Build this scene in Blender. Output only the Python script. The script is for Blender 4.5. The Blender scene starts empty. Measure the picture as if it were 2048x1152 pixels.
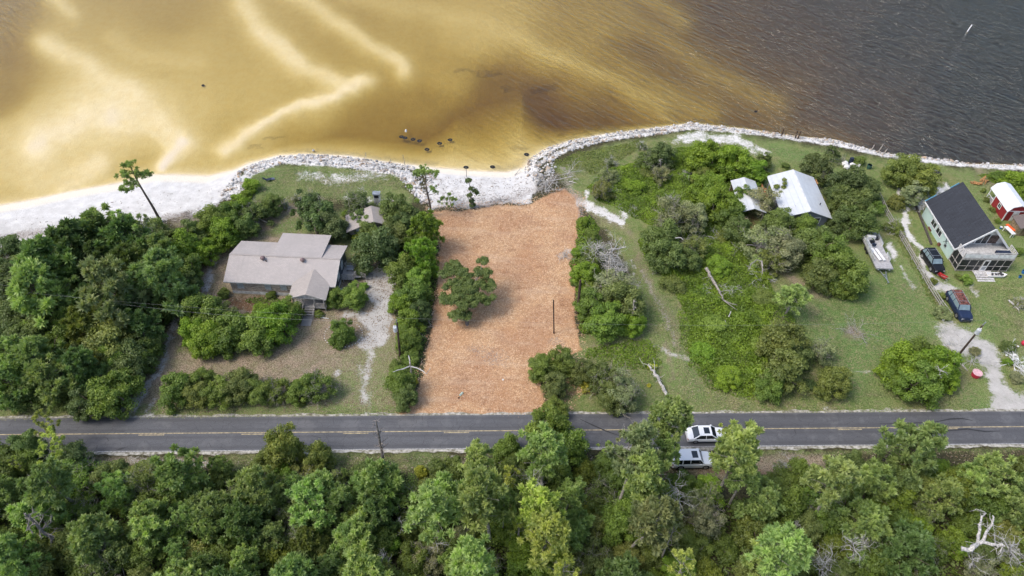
import bpy, bmesh, math, random
import numpy as np
from mathutils import Vector, Matrix

# ---------------------------------------------------------------- camera, sky, sun, exposure
W_PX, H_PX = 2048.0, 1152.0
FOC, NADX, NADY = 1450.0, 975.0, 1980.0          # focal length and nadir point of the drone photo, in its pixels
_d = np.array([(NADX-1024)/FOC, -(NADY-576)/FOC, -1.0]); _d /= np.linalg.norm(_d)
_Z = -_d; _fw = np.array([0, 0, -1.0]); _Y = _fw-_fw.dot(_Z)*_Z; _Y /= np.linalg.norm(_Y); _X = np.cross(_Y, _Z)
RW = np.array([_X, _Y, _Z])
CAMH = 76.93
scene = bpy.context.scene
C = scene.collection
cam_d = bpy.data.cameras.new("camera"); cam = bpy.data.objects.new("camera", cam_d); C.objects.link(cam)
M4 = Matrix([list(RW[i])+[0.0] for i in range(3)]+[[0, 0, 0, 1]]); M4.translation = Vector((0, 0, CAMH))
cam.matrix_world = M4
cam_d.sensor_width = 36.0; cam_d.lens = 36.0*FOC/W_PX; cam_d.clip_start = 1.0; cam_d.clip_end = 6000.0
scene.camera = cam

SUN_EL, SUN_DIR = math.radians(55), (-0.93, -0.30)
world = bpy.data.worlds.new("World"); scene.world = world; world.use_nodes = True
wn = world.node_tree; bg = wn.nodes["Background"]
sky = wn.nodes.new("ShaderNodeTexSky"); sky.sky_type = 'NISHITA'; sky.sun_disc = False
sky.sun_elevation = SUN_EL; sky.sun_rotation = math.atan2(SUN_DIR[0], SUN_DIR[1])
sky.dust_density = 3.0; sky.air_density = 1.0; sky.ozone_density = 1.0
wn.links.new(sky.outputs[0], bg.inputs[0]); bg.inputs[1].default_value = 0.15
sd = bpy.data.lights.new("sun", 'SUN'); sd.energy = 1.1; sd.angle = math.radians(20); sd.color = (1.0, 0.95, 0.87)
so = bpy.data.objects.new("sun", sd); C.objects.link(so)
_sv = Vector((SUN_DIR[0]*math.cos(SUN_EL), SUN_DIR[1]*math.cos(SUN_EL), math.sin(SUN_EL)))
so.rotation_euler = _sv.to_track_quat('Z', 'Y').to_euler(); so.location = (0, 0, 100)
scene.view_settings.view_transform = 'Standard'; scene.view_settings.look = 'None'
scene.view_settings.exposure = 0.70; scene.view_settings.gamma = 1.0
scene.cycles.transparent_max_bounces = 16
scene.cycles.volume_bounces = 0

rng = np.random.default_rng(7); random.seed(7)
WL = -0.8                                           # water level; the lots lie at z = 0

# ---------------------------------------------------------------- survey helpers (ground plan of the place)
def G(px, py, z=0.0):
    r = RW @ np.array([(px-1024)/FOC, (576-py)/FOC, -1.0]); t = (z-CAMH)/r[2]
    return np.array([r[0]*t, r[1]*t, z])
def PIX(x, y, z):
    w = np.stack([np.asarray(x, float), np.asarray(y, float), np.asarray(z, float)+0*np.asarray(x, float)-CAMH])
    c = np.tensordot(RW.T, w, 1); dep = np.maximum(-c[2], 2.0)
    return 1024+FOC*c[0]/dep, 576-FOC*c[1]/dep, dep
def px_per_m(x, y, z): return FOC/float(PIX(np.array([x]), np.array([y]), np.array([z]))[2][0])

SHORE = [(-400, 500), (-100, 425), (0, 411), (69, 399), (146, 382), (229, 368), (305, 350), (344, 349), (417, 352), (469, 340), (497, 327), (556, 311),
         (608, 308), (700, 312), (752, 321), (811, 328), (867, 335), (943, 342), (1012, 345), (1047, 336), (1061, 319), (1089, 299), (1134, 283),
         (1203, 269), (1273, 260), (1360, 249), (1383, 246), (1442, 252), (1504, 259), (1563, 269), (1626, 275), (1671, 279), (1723, 293),
         (1765, 305), (1834, 314), (1904, 321), (1938, 328), (1990, 328), (2048, 330), (2200, 335), (2600, 350)]
SH = np.array([G(a, b, WL)[:2] for a, b in SHORE])
SH = np.vstack([[-2000, SH[0, 1]-10], SH, [2000, SH[-1, 1]+40]])
def seg_dist(x, y, pts, closed=False):
    d = np.full(np.shape(x), 1e9); n = len(pts)
    for i in range(n if closed else n-1):
        a, b = pts[i], pts[(i+1) % n]; ax, ay = a[0], a[1]; dx, dy = b[0]-ax, b[1]-ay
        L = dx*dx+dy*dy+1e-9; t = np.clip(((x-ax)*dx+(y-ay)*dy)/L, 0, 1)
        d = np.minimum(d, np.hypot(x-ax-t*dx, y-ay-t*dy))
    return d
def inside(x, y, pts):
    r = np.zeros(np.shape(x), bool); n = len(pts)
    for i in range(n):
        (x0, y0), (x1, y1) = pts[i], pts[(i+1) % n]
        if y0 == y1: continue
        c = ((y0 > y) != (y1 > y)) & (x < (x1-x0)*(y-y0)/(y1-y0)+x0); r ^= c
    return r
def sst(a, b, v):
    t = np.clip((v-a)/(b-a), 0, 1); return t*t*(3-2*t)
def softpoly(u, v, pts, fe):
    out = np.zeros(np.shape(u)); p = np.array(pts, float); lo, hi = p.min(0)-fe, p.max(0)+fe
    m = (u > lo[0]) & (u < hi[0]) & (v > lo[1]) & (v < hi[1])
    if m.any():
        um, vm = u[m], v[m]; d = seg_dist(um, vm, pts, True); d = np.where(inside(um, vm, pts), d, -d)
        out[m] = sst(-fe, fe, d)
    return out
def softline(u, v, pts, w):
    pts = [(a, b) for a, b in pts]; d = seg_dist(u, v, [(a, b) for a, b in pts]); return np.exp(-(d/(0.62*w))**2)
def wave_noise(x, y, sc, seed):
    r = np.random.default_rng(seed); o = np.zeros(np.shape(x))
    for k in range(9):
        a = r.uniform(0, 6.28); f = sc*r.uniform(.5, 1.7); o += np.sin((x*math.cos(a)+y*math.sin(a))*f+r.uniform(0, 6.28))
    return o/4.5
def shore_sd(x, y):
    d = seg_dist(x, y, SH); ys = np.interp(x, SH[:, 0], SH[:, 1]); return np.where(y < ys, d, -d)
DEPTHS = [(0, 30, 0.75), (0, 180, 0.8), (30, 100, 0.85), (120, 80, 0.5), (200, 200, 0.24), (100, 240, 0.28), (20, 300, 0.28), (60, 330, 0.24), (0, 390, 0.35), (150, 350, 0.3), (300, 120, 0.5), (300, 200, 0.35), (400, 100, 0.45), (400, 200, 0.4), (350, 30, 0.6), (480, 60, 0.5), (500, 180, 0.45), (480, 260, 0.55), (620, 220, 0.55), (600, 290, 0.75), (430, 320, 0.5), (520, 310, 0.45), (250, 300, 0.4), (290, 330, 0.6), (700, 280, 1.15), (640, 300, 0.85), (760, 240, 1.05), (750, 300, 1.2), (850, 200, 0.95), (850, 280, 1.35), (900, 330, 0.5), (1000, 335, 0.38), (960, 320, 0.5), (1030, 300, 0.9), (1100, 285, 1.5), (900, 150, 0.65), (1000, 230, 1.8), (930, 250, 1.5), (1080, 190, 1.7), (1000, 170, 1.3), (1100, 230, 1.9), (1200, 250, 1.6), (950, 60, 0.45), (1000, 40, 0.48), (800, 30, 0.6), (740, 30, 0.7), (1100, 100, 0.7), (1150, 160, 1.1), (1250, 130, 1.4), (1200, 30, 0.7), (1350, 30, 1.3), (1300, 150, 1.4), (1400, 110, 1.5), (1450, 30, 1.7), (1330, 200, 1.1), (1400, 215, 1.1), (1500, 230, 1.55), (1550, 150, 1.8), (1650, 250, 2.2), (1600, 60, 2.1), (1750, 200, 2.7), (1800, 60, 3.2), (1900, 280, 3.8), (2000, 150, 4.2), (2048, 0, 5), (1700, 0, 2.5), (-200, 200, 0.8), (-100, 400, 0.5), (2300, 200, 5)]
BARS = [([(490, 0), (520, 60), (560, 100), (640, 145), (705, 168), (730, 162)], 40, .16, 1.0), ([(715, 165), (640, 195), (560, 228), (490, 268), (445, 296)], 27, .07, 1.0), ([(520, 60), (600, 118)], 22, .10, .8),
        ([(585, -20), (650, 30), (730, 78), (800, 122), (800, 138)], 42, .20, 1.0), ([(790, 118), (812, 130)], 26, .14, .8), ([(680, -20), (880, 26), (1000, 56), (1090, 92), (1200, 140), (1330, 200)], 44, .34, .8),
        ([(90, 90), (160, 122), (225, 170), (262, 205)], 52, .15, 1.0), ([(262, 190), (252, 215), (222, 240)], 62, .05, 1.0), ([(222, 228), (224, 244), (250, 250)], 22, -.03, 1.0),
        ([(250, 200), (310, 240), (365, 285)], 70, .10, 1.0), ([(375, 280), (345, 312), (325, 335)], 27, .0, 1.0), ([(70, 300), (92, 268), (180, 230)], 60, .07, 1.0), ([(68, 300), (90, 285)], 22, .03, .9),
        ([(130, 385), (160, 345), (195, 318)], 48, .10, 1.0), ([(60, 372), (150, 350)], 30, .18, .7), ([(225, 70), (280, 108), (395, 124)], 30, .30, .8), ([(105, -20), (140, 18)], 40, .2, 1.0), ([(240, 250), (300, 264), (345, 288)], 22, .12, .9),
        ([(1210, -5), (1350, 85), (1440, 140), (1560, 200)], 55, .75, .85), ([(1130, 60), (1230, 110), (1350, 190), (1420, 226)], 40, .72, .8), ([(1300, -20), (1360, 30)], 34, .55, .8), ([(1320, 200), (1340, 225)], 24, .62, .7),
        ([(1560, 225), (1700, 270)], 40, 1.4, .7)]
WEEDS = [([(1062, 182), (1085, 176), (1100, 184), (1115, 172)], 8), ([(915, 150), (930, 140), (1000, 150)], 6), ([(1000, 172), (1030, 180)], 5), ([(1150, 268), (1200, 258), (1240, 256)], 7),
         ([(1030, 300), (1050, 296)], 8), ([(1120, 270), (1130, 266)], 7), ([(1370, 246), (1430, 240), (1460, 246)], 5), ([(530, 278), (570, 275)], 5), ([(490, 297), (520, 293)], 5)]
def seabed_depth(u, v):
    num = np.zeros(np.shape(u)); den = np.full(np.shape(u), 1e-9)
    for a, b, dd in DEPTHS:
        w = 1.0/(((u-a)**2+(1.3*(v-b))**2)/900.0+1.0)**2; num += w*math.log(dd); den += w
    D = np.exp(num/den)
    wx = 9*np.sin(u/61+v/37)+6*np.sin(u/23-v/31+1)+3*np.sin(u/11+v/9); wy = 6*np.sin(u/47-v/41+2)+4*np.sin(u/19+v/27)+2*np.sin(u/8-v/12)
    for pts, w, db, st in BARS:
        d = seg_dist(u+wx*.6, v+wy*.6, pts); k = st/(1+(d/(.50*w))**2.6); D = D*(1-k)+db*k
    return D
def beach_w(x):
    return np.interp(x, [G(a, 330, WL)[0] for a in (430, 480, 800, 860, 1030, 1070, 1700, 1900)], [9, 3.2, 3.2, 7, 7, 2.6, 2.6, 1.8])
def SLP(x): return np.interp(x, [G(q, 330, WL)[0] for q in (430, 520, 830, 900, 1040, 1120, 1400, 1800)], [.07, .12, .12, .06, .06, .22, .35, .6])
def land_z(x, y, s=None):
    x = np.asarray(x, float); y = np.asarray(y, float)
    if s is None: s = shore_sd(x, y)
    return WL+0.8*sst(0, 1, s/beach_w(x))+0.05*wave_noise(x, y, .35, 3)*sst(4, 9, s)
def ground_z(x, y, s=None):
    x = np.asarray(x, float); y = np.asarray(y, float)
    if s is None: s = shore_sd(x, y)
    u, v, dep = PIX(x, y, WL); D = seabed_depth(u, v); off = np.maximum(-s, 0)
    far = np.minimum(np.abs(y)/400.0, 1.0)
    D = np.where(D > 0, np.minimum(D, SLP(x)*off+0.10*np.minimum(off, 1.2)), D*np.exp(-off*0))
    D = D+0.02*wave_noise(x, y, 1.2, 5)*np.clip(D, 0, 1)
    return np.where(s > 0, land_z(x, y, s), WL-D)
def GT(px, py, h=0.0):
    p = G(px, py, 0)
    for _ in range(4): p = G(px, py, float(land_z(p[0:1], p[1:2])[0])+h)
    return np.array([p[0], p[1], p[2]-h])
def gz(x, y): return float(land_z(np.array([x]), np.array([y]))[0])

# ---------------------------------------------------------------- object helpers
def tag(o, label=None, cat=None, group=None, kind=None):
    if label: o["label"] = label
    if cat: o["category"] = cat
    if group: o["group"] = group
    if kind: o["kind"] = kind
    return o
def empty(name, loc=(0, 0, 0), rz=0.0, label=None, cat=None, group=None):
    o = bpy.data.objects.new(name, None); C.objects.link(o); o.location = loc; o.rotation_euler = (0, 0, rz)
    o.empty_display_size = .3
    return tag(o, label, cat, group)
class MB:
    def __init__(s): s.v = []; s.f = []
    def add(s, vs, fs):
        n = len(s.v); s.v += [tuple(map(float, p)) for p in vs]; s.f += [tuple(n+i for i in f) for f in fs]; return s
    def box(s, x0, x1, y0, y1, z0, z1):
        return s.add([(x0, y0, z0), (x1, y0, z0), (x1, y1, z0), (x0, y1, z0), (x0, y0, z1), (x1, y0, z1), (x1, y1, z1), (x0, y1, z1)],
                     [(0, 3, 2, 1), (4, 5, 6, 7), (0, 1, 5, 4), (1, 2, 6, 5), (2, 3, 7, 6), (3, 0, 4, 7)])
    def bar(s, p, q, w, h=None, up=(0, 0, 1)):
        h = h or w; p = Vector(p); q = Vector(q); d = (q-p).normalized(); u = Vector(up)
        if abs(d.dot(u)) > .95: u = Vector((0, 1, 0))
        a = d.cross(u).normalized()*w/2; b = a.cross(d).normalized()*h/2
        vs = [p-a-b, p+a-b, p+a+b, p-a+b, q-a-b, q+a-b, q+a+b, q-a+b]
        return s.add(vs, [(0, 1, 2, 3), (7, 6, 5, 4), (0, 4, 5, 1), (1, 5, 6, 2), (2, 6, 7, 3), (3, 7, 4, 0)])
    def slab(s, pts, t, down=True):          # thick sheet from a polygon of 3D points, thickness t along -z
        n = len(pts); top = [tuple(p) for p in pts]; bot = [(p[0], p[1], p[2]-t) for p in pts]
        return s.add(top+bot, [tuple(range(n)), tuple(range(2*n-1, n-1, -1))]+[(i, i+n, (i+1) % n+n, (i+1) % n) for i in range(n)])
    def tube(s, pts, rad, n=6, cap=True):
        pts = [Vector(p) for p in pts]; m = len(pts)
        if not hasattr(rad, '__len__'): rad = [rad]*m
        vs = []; ref = Vector((0.3, 0.1, 1))
        for i, p in enumerate(pts):
            d = (pts[min(i+1, m-1)]-pts[max(i-1, 0)]);
            d = d.normalized() if d.length > 1e-6 else Vector((0, 0, 1))
            r = ref if abs(d.dot(ref.normalized())) < .93 else Vector((1, 0, 0))
            a = d.cross(r).normalized(); b = d.cross(a)
            for k in range(n):
                t = 2*math.pi*k/n; vs.append(p+(a*math.cos(t)+b*math.sin(t))*rad[i])
        fs = [(i*n+k, i*n+(k+1) % n, (i+1)*n+(k+1) % n, (i+1)*n+k) for i in range(m-1) for k in range(n)]
        if cap: fs += [tuple(range(n-1, -1, -1)), tuple((m-1)*n+k for k in range(n))]
        return s.add(vs, fs)
    def lathe(s, cx, cy, prof, n=14):        # prof = [(r, z), ...]
        return s.tube([(cx, cy, z) for r, z in prof], [max(r, .002) for r, z in prof], n)
    def xf(s, M):
        s.v = [tuple(M @ Vector(p)) for p in s.v]; return s
    def build(s, name, mat, parent=None, smooth=False, bevel=0, loc=None):
        me = bpy.data.meshes.new(name); me.from_pydata(s.v, [], s.f)
        if smooth: me.polygons.foreach_set('use_smooth', [True]*len(me.polygons))
        me.materials.append(mat); o = bpy.data.objects.new(name, me); C.objects.link(o)
        if parent: o.parent = parent
        if loc: o.location = loc
        if bevel:
            b = o.modifiers.new("bevel", 'BEVEL'); b.width = bevel; b.segments = 2; b.limit_method = 'ANGLE'
        return o
def np_mesh(name, V, Fq, mat, attrs=None, smooth=False):
    me = bpy.data.meshes.new(name); V = np.asarray(V, np.float32); Fq = np.asarray(Fq, np.int32); k = Fq.shape[1]
    me.vertices.add(len(V)); me.vertices.foreach_set('co', V.ravel())
    me.loops.add(Fq.size); me.loops.foreach_set('vertex_index', Fq.ravel())
    me.polygons.add(len(Fq)); me.polygons.foreach_set('loop_start', np.arange(0, Fq.size, k, dtype=np.int32))
    me.polygons.foreach_set('loop_total', np.full(len(Fq), k, np.int32))
    if smooth: me.polygons.foreach_set('use_smooth', np.ones(len(Fq), bool))
    me.update(calc_edges=True)
    for n, a in (attrs or {}).items():
        a = np.asarray(a, np.float32)
        if a.ndim == 1:
            at = me.attributes.new(n, 'FLOAT', 'POINT'); at.data.foreach_set('value', a)
        else:
            at = me.attributes.new(n, 'FLOAT_COLOR', 'POINT'); at.data.foreach_set('color', a.ravel())
    if mat: me.materials.append(mat)
    return me
def link(name, me, parent=None):
    o = bpy.data.objects.new(name, me); C.objects.link(o)
    if parent: o.parent = parent
    return o

# ---------------------------------------------------------------- materials
class NT:
    def __init__(s, name):
        s.m = bpy.data.materials.new(name); s.m.use_nodes = True; s.t = s.m.node_tree
        s.b = s.t.nodes["Principled BSDF"]; s.out = s.t.nodes["Material Output"]
    def n(s, ty, **kw):
        nd = s.t.nodes.new(ty)
        for k, v in kw.items():
            if k.startswith('i_'):
                key = k[2:]; key = int(key) if key.isdigit() else key.replace('_', ' ')
                s.set(nd.inputs[key], v)
            else: setattr(nd, k, v)
        return nd
    def set(s, inp, v):
        if hasattr(v, 'links') or isinstance(v, bpy.types.NodeSocket): s.t.links.new(v, inp)
        elif isinstance(v, (tuple, list)) and len(v) == 3 and inp.type == 'RGBA': inp.default_value = (*v, 1)
        else: inp.default_value = v
    def pos(s, scale=None, rot=0.0):
        g = s.n("ShaderNodeNewGeometry").outputs['Position']
        return s.mapping(g, scale, rot)
    def obj(s, scale=None, rot=0.0):
        return s.mapping(s.n("ShaderNodeTexCoord").outputs['Object'], scale, rot)
    def mapping(s, v, scale, rot):
        if scale is None and rot == 0: return v
        mp = s.n("ShaderNodeMapping"); s.set(mp.inputs[0], v); mp.inputs['Rotation'].default_value = (0, 0, rot)
        if scale: mp.inputs['Scale'].default_value = scale
        return mp.outputs[0]
    def noise(s, v, sc, det=3, rough=.55):
        nd = s.n("ShaderNodeTexNoise"); s.set(nd.inputs['Vector'], v); nd.inputs['Scale'].default_value = sc
        nd.inputs['Detail'].default_value = det; nd.inputs['Roughness'].default_value = rough; return nd.outputs[0]
    def math(s, op, a, b=None, c=None, clamp=False):
        nd = s.n("ShaderNodeMath", operation=op, use_clamp=clamp); s.set(nd.inputs[0], a)
        if b is not None: s.set(nd.inputs[1], b)
        if c is not None: s.set(nd.inputs[2], c)
        return nd.outputs[0]
    def ramp(s, v, a, b, lo=0.0, hi=1.0):
        nd = s.n("ShaderNodeMapRange"); s.set(nd.inputs[0], v); nd.inputs[1].default_value = a; nd.inputs[2].default_value = b
        nd.inputs[3].default_value = lo; nd.inputs[4].default_value = hi; nd.interpolation_type = 'SMOOTHSTEP'; return nd.outputs[0]
    def mix(s, f, a, b, mode='MIX'):
        nd = s.n("ShaderNodeMix", data_type='RGBA', blend_type=mode); s.set(nd.inputs[0], f); s.set(nd.inputs[6], a); s.set(nd.inputs[7], b); return nd.outputs[2]
    def attr(s, name): return s.n("ShaderNodeAttribute", attribute_name=name)
    def bump(s, h, dist, strength=1.0):
        nd = s.n("ShaderNodeBump"); s.set(nd.inputs['Height'], h); nd.inputs['Distance'].default_value = dist; s.set(nd.inputs['Strength'], strength)
        s.t.links.new(nd.outputs[0], s.b.inputs['Normal']); return nd.outputs[0]
    def col(s, c): s.set(s.b.inputs['Base Color'], c); return s
def simple(name, c, rough=.6, metal=0.0, var=.12, sc=3.0, bump=0.0, c2=None, stretch=None, spec=.4):
    t = NT(name); v = t.obj(stretch) if stretch else t.obj()
    n1 = t.noise(v, sc, 4); dark = c2 or tuple(x*(1-var*2.2) for x in c); lite = tuple(min(1, x*(1+var)) for x in c)
    t.col(t.mix(t.ramp(n1, .3, .7), dark, lite)); t.b.inputs['Roughness'].default_value = rough; t.b.inputs['Metallic'].default_value = metal
    t.b.inputs['Specular IOR Level'].default_value = spec
    if bump: t.bump(t.noise(v, sc*4, 3), bump)
    return t.m
def mat_foliage(name):
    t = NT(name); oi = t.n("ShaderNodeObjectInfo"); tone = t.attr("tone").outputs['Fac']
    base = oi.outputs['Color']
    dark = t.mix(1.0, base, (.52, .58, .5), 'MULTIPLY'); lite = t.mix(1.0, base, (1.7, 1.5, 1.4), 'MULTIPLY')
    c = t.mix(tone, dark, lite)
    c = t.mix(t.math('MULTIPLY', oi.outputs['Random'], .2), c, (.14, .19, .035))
    t.t.nodes.remove(t.b)
    df = t.n("ShaderNodeBsdfDiffuse"); t.set(df.inputs[0], c)
    tr = t.n("ShaderNodeBsdfTranslucent"); t.set(tr.inputs[0], t.mix(1.0, c, (1.12, 1.22, .7), 'MULTIPLY'))
    gl = t.n("ShaderNodeBsdfGlossy"); gl.inputs['Roughness'].default_value = .55; t.set(gl.inputs[0], (.6, .65, .6))
    m1 = t.n("ShaderNodeMixShader"); m1.inputs[0].default_value = .36; t.t.links.new(df.outputs[0], m1.inputs[1]); t.t.links.new(tr.outputs[0], m1.inputs[2])
    m2 = t.n("ShaderNodeMixShader"); m2.inputs[0].default_value = .05; t.t.links.new(m1.outputs[0], m2.inputs[1]); t.t.links.new(gl.outputs[0], m2.inputs[2])
    t.t.links.new(m2.outputs[0], t.out.inputs[0]); return t.m
FOL = mat_foliage("foliage")
BARK = simple("bark", (.17, .13, .105), .9, var=.25, sc=6, bump=.03)
BARK_PALE = simple("pale_bark", (.34, .31, .27), .9, var=.22, sc=5)
DEADWOOD = simple("bleached_wood", (.50, .48, .45), .85, var=.2, sc=5)
ROCKM = None
def mat_rock():
    t = NT("limestone"); oi = t.n("ShaderNodeObjectInfo"); v = t.pos()
    n = t.noise(v, 2.5, 4); n = t.math('ADD', t.math('MULTIPLY', n, .6), t.math('MULTIPLY', oi.outputs['Random'], .4)); c = t.mix(t.ramp(n, .25, .75), (.27, .26, .25), (.57, .56, .54))
    c = t.mix(t.ramp(t.noise(v, .9, 2), .50, .66), c, (.40, .30, .21)); zz = t.n('ShaderNodeSeparateXYZ'); t.set(zz.inputs[0], v); c = t.mix(t.ramp(zz.outputs['Z'], WL-.05, WL+.30, .75, 0), c, (.15, .12, .085)); t.col(c); t.b.inputs['Roughness'].default_value = .9
    t.bump(t.noise(v, 7, 4), .06); return t.m
ROCKM = mat_rock()

# ---------------------------------------------------------------- terrain
def axis(lo, hi, st, far):
    a = np.arange(lo, hi+1e-6, st); g = [st]; p = 0
    out = []
    k = st
    while p < far: k *= 1.5; p += k; out.append(p)
    return np.concatenate([lo-np.array(out[::-1]), a, hi+np.array(out)])
XS = axis(-150, 158, .45, 1600); YS = np.concatenate([-np.array([1500, 900, 500, 250, 120, 60, 20.]), np.arange(0, 20, 2.), np.arange(20, 128, .42), np.arange(128, 215, .6), 215+np.array([1, 3, 8, 20, 50, 120, 300, 700, 1500.])])
XX, YY = np.meshgrid(XS, YS); sh = XX.shape; xf, yf = XX.ravel(), YY.ravel()
S = shore_sd(xf, yf); ZZ = ground_z(xf, yf, S)
U, V, DEP = PIX(xf, yf, ZZ); V = np.where(DEP <= 3, 5000, V); U = np.where(DEP <= 3, 1024, U)
V = np.where(yf < 8, 3000, V)
_wa = 1.0*wave_noise(xf, yf, .7, 21)+.8*wave_noise(xf, yf, 1.9, 22)+.5*wave_noise(xf, yf, 4.0, 25); _wb = 1.0*wave_noise(xf, yf, .7, 23)+.8*wave_noise(xf, yf, 1.9, 24)+.5*wave_noise(xf, yf, 4.0, 26)
UW, VW = U+_wa*5.0, V+_wb*3.6
def poly(p, fe=5): return softpoly(UW, VW, p, fe*1.9)
def line(p, w): return softline(UW, VW, p, w*1.15)
land = S > -1
sand = np.maximum.reduce([
    poly([(-300, 380), (0, 380), (300, 330), (480, 320), (480, 385), (430, 410), (370, 432), (300, 452), (200, 470), (90, 482), (0, 500), (-300, 560)], 6),
    poly([(850, 330), (1060, 320), (1080, 350), (1062, 402), (960, 412), (862, 418)], 5),
    .68*poly([(1385, 262), (1480, 270), (1530, 300), (1545, 330), (1500, 300), (1440, 285), (1390, 285), (1330, 282)], 6),
    poly([(727, 560), (760, 530), (787, 540), (790, 590), (785, 640), (770, 690), (742, 700), (712, 690), (735, 660), (716, 640), (680, 632), (690, 622), (735, 630), (752, 610), (735, 590)], 7),
    .60*line([(745, 700), (735, 745), (728, 800)], 17), .40*line([(715, 735), (735, 790), (735, 835)], 24), .9*line([(674, 745), (678, 743)], 7), .66*line([(345, 640), (330, 715), (300, 765), (235, 825)], 14), .9*line([(290, 780), (262, 825)], 10), .85*line([(305, 800), (298, 832)], 7), .85*line([(235, 820), (250, 832)], 11),
    .82*line([(425, 520), (408, 580)], 13), .7*line([(455, 480), (430, 520)], 9), .6*line([(350, 650), (352, 620)], 10),
    .9*line([(1165, 405), (1210, 425), (1245, 450)], 13), .72*line([(1172, 385), (1178, 420)], 9), .68*line([(1240, 400), (1250, 440)], 10), .75*line([(1120, 515), (1138, 500)], 11), .65*line([(1140, 565), (1155, 570)], 7),
    .78*line([(1345, 390), (1330, 410)], 9),
    .85*poly([(1872, 555), (1920, 575), (1935, 600), (1905, 590), (1880, 575)], 6), .85*poly([(1875, 650), (1905, 645), (1955, 665), (1995, 690), (2000, 740), (2020, 780), (2100, 800), (2100, 835), (1965, 832), (1985, 790), (1965, 735), (1945, 700), (1920, 690), (1890, 690)], 8),
    .78*poly([(1870, 655), (1960, 660), (1960, 700), (1930, 715), (1890, 690)], 9), .75*line([(1920, 820), (1965, 828), (2040, 828)], 10), .66*line([(1650, 822), (1760, 826), (1900, 822)], 7), .6*line([(1680, 745), (1745, 742)], 5),
    .8*line([(1800, 385), (1812, 440)], 12), .85*line([(1835, 415), (1860, 385), (1890, 375)], 12), .85*line([(1805, 440), (1815, 470), (1845, 505), (1850, 540), (1875, 570)], 11), .8*line([(1775, 490), (1790, 515)], 12), .6*line([(1800, 535), (1825, 580)], 7),
    .9*line([(2048, 590), (2030, 700)], 6)*0, .72*line([(1945, 575), (1960, 590)], 9), .55*line([(260, 920), (420, 928)], 13), .75*line([(1555, 935), (1600, 932)], 7), .7*line([(905, 915), (915, 925)], 9), .64*line([(1690, 385), (1715, 340)], 9),
    .6*line([(600, 350), (700, 360), (760, 350)], 20), .55*line([(690, 395), (800, 400)], 10), .6*line([(1300, 690), (1385, 720)], 10), .6*line([(1270, 520), (1275, 580)], 7)])
sand = np.maximum(sand, 1.0*(S < 1.5)*(S > -400))
sand = np.maximum.reduce([sand, softline(U, V, [(455, 392), (475, 372), (500, 345), (560, 320), (640, 322), (740, 334), (815, 350), (845, 395)], 15), softline(U, V, [(1060, 345), (1090, 320), (1140, 296), (1200, 280), (1290, 268), (1385, 255), (1500, 264), (1600, 278), (1700, 293), (1762, 309), (1834, 319), (1904, 328), (2048, 337), (2200, 345)], 9)*.75])
strip = sst(800, 815, V)*(1-sst(860, 880, V))
dirt = np.maximum.reduce([
    poly([(330, 440), (560, 400), (690, 440), (860, 430), (800, 560), (800, 840), (210, 840), (300, 740), (345, 640), (380, 560), (430, 480)], 9),
    .8*poly([(1150, 395), (1240, 420), (1310, 500), (1330, 580), (1420, 740), (1340, 760), (1280, 700), (1150, 700), (1270, 560), (1220, 460)], 8),
    .7*poly([(1580, 560), (1650, 600), (1660, 640), (1580, 640)], 12), .9*line([(1800, 470), (1845, 545), (1880, 610)], 10), .9*line([(1560, 540), (1650, 600)], 18), .85*line([(1700, 560), (1660, 540)], 14),
    .95*line([(1706, 665), (1708, 668)], 30), .8*line([(1760, 745), (1720, 790)], 20)*0, .9*line([(180, 925), (420, 925)], 14), .85*poly([(1385, 915), (1660, 905), (1640, 945), (1440, 960), (1380, 945)], 8), .8*line([(870, 920), (930, 930)], 14),
    .85*line([(1190, 930), (1240, 935)], 12), .55*strip*sst(1750, 1350, U), .7*line([(1860, 720), (1930, 760)], 14), .8*line([(2020, 600), (2048, 700)], 14), .75*line([(1960, 340), (1980, 370)], 18), .7*line([(1120, 690), (1250, 690), (1300, 665)], 7), .8*line([(1335, 690), (1340, 760)], 8), .7*line([(1480, 798), (1550, 796)], 6)])
grass = np.maximum.reduce([
    poly([(480, 350), (520, 335), (600, 328), (790, 345), (830, 400), (800, 420), (700, 400), (600, 400), (500, 400)], 7),
    poly([(520, 470), (580, 435), (700, 425), (740, 480), (740, 560), (700, 560), (650, 470), (560, 470)], 8),
    poly([(1100, 330), (1220, 290), (1380, 262), (1440, 262), (1760, 318), (2048, 345), (2300, 345), (2300, 830), (1100, 830), (1150, 690), (1270, 560), (1210, 460), (1140, 380)], 8),
    .75*strip, .6*poly([(640, 760), (760, 640), (800, 700), (800, 840), (640, 840)], 16), .55*line([(240, 830), (800, 822)], 10), .6*poly([(430, 905), (900, 900), (900, 945), (430, 945)], 9), .7*line([(360, 700), (470, 710), (560, 690)], 12),
    .6*line([(1500, 905), (2048, 900)], 9), .5*line([(0, 830), (220, 830)], 14)])
bare = np.maximum.reduce([1.0*softline(UW, VW, [(1704, 665), (1712, 668)], 34), .85*line([(1800, 470), (1845, 545), (1880, 610)], 10), .9*line([(1560, 540), (1640, 590), (1700, 560)], 20), .7*line([(1180, 420), (1260, 470), (1330, 620), (1360, 700)], 14), .8*line([(1335, 690), (1340, 760)], 10), .7*line([(1120, 690), (1250, 690), (1300, 665)], 8), .6*line([(1600, 600), (1660, 640)], 16), .7*line([(1960, 340), (1980, 370)], 22), .6*line([(1480, 798), (1550, 796)], 7), .6*line([(1880, 720), (1930, 760)], 16), .5*line([(1740, 790), (1900, 800)], 14), .6*line([(2020, 600), (2048, 700)], 18)])
grass = grass*(1-.75*bare); dirt = np.maximum(dirt, bare)
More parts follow.
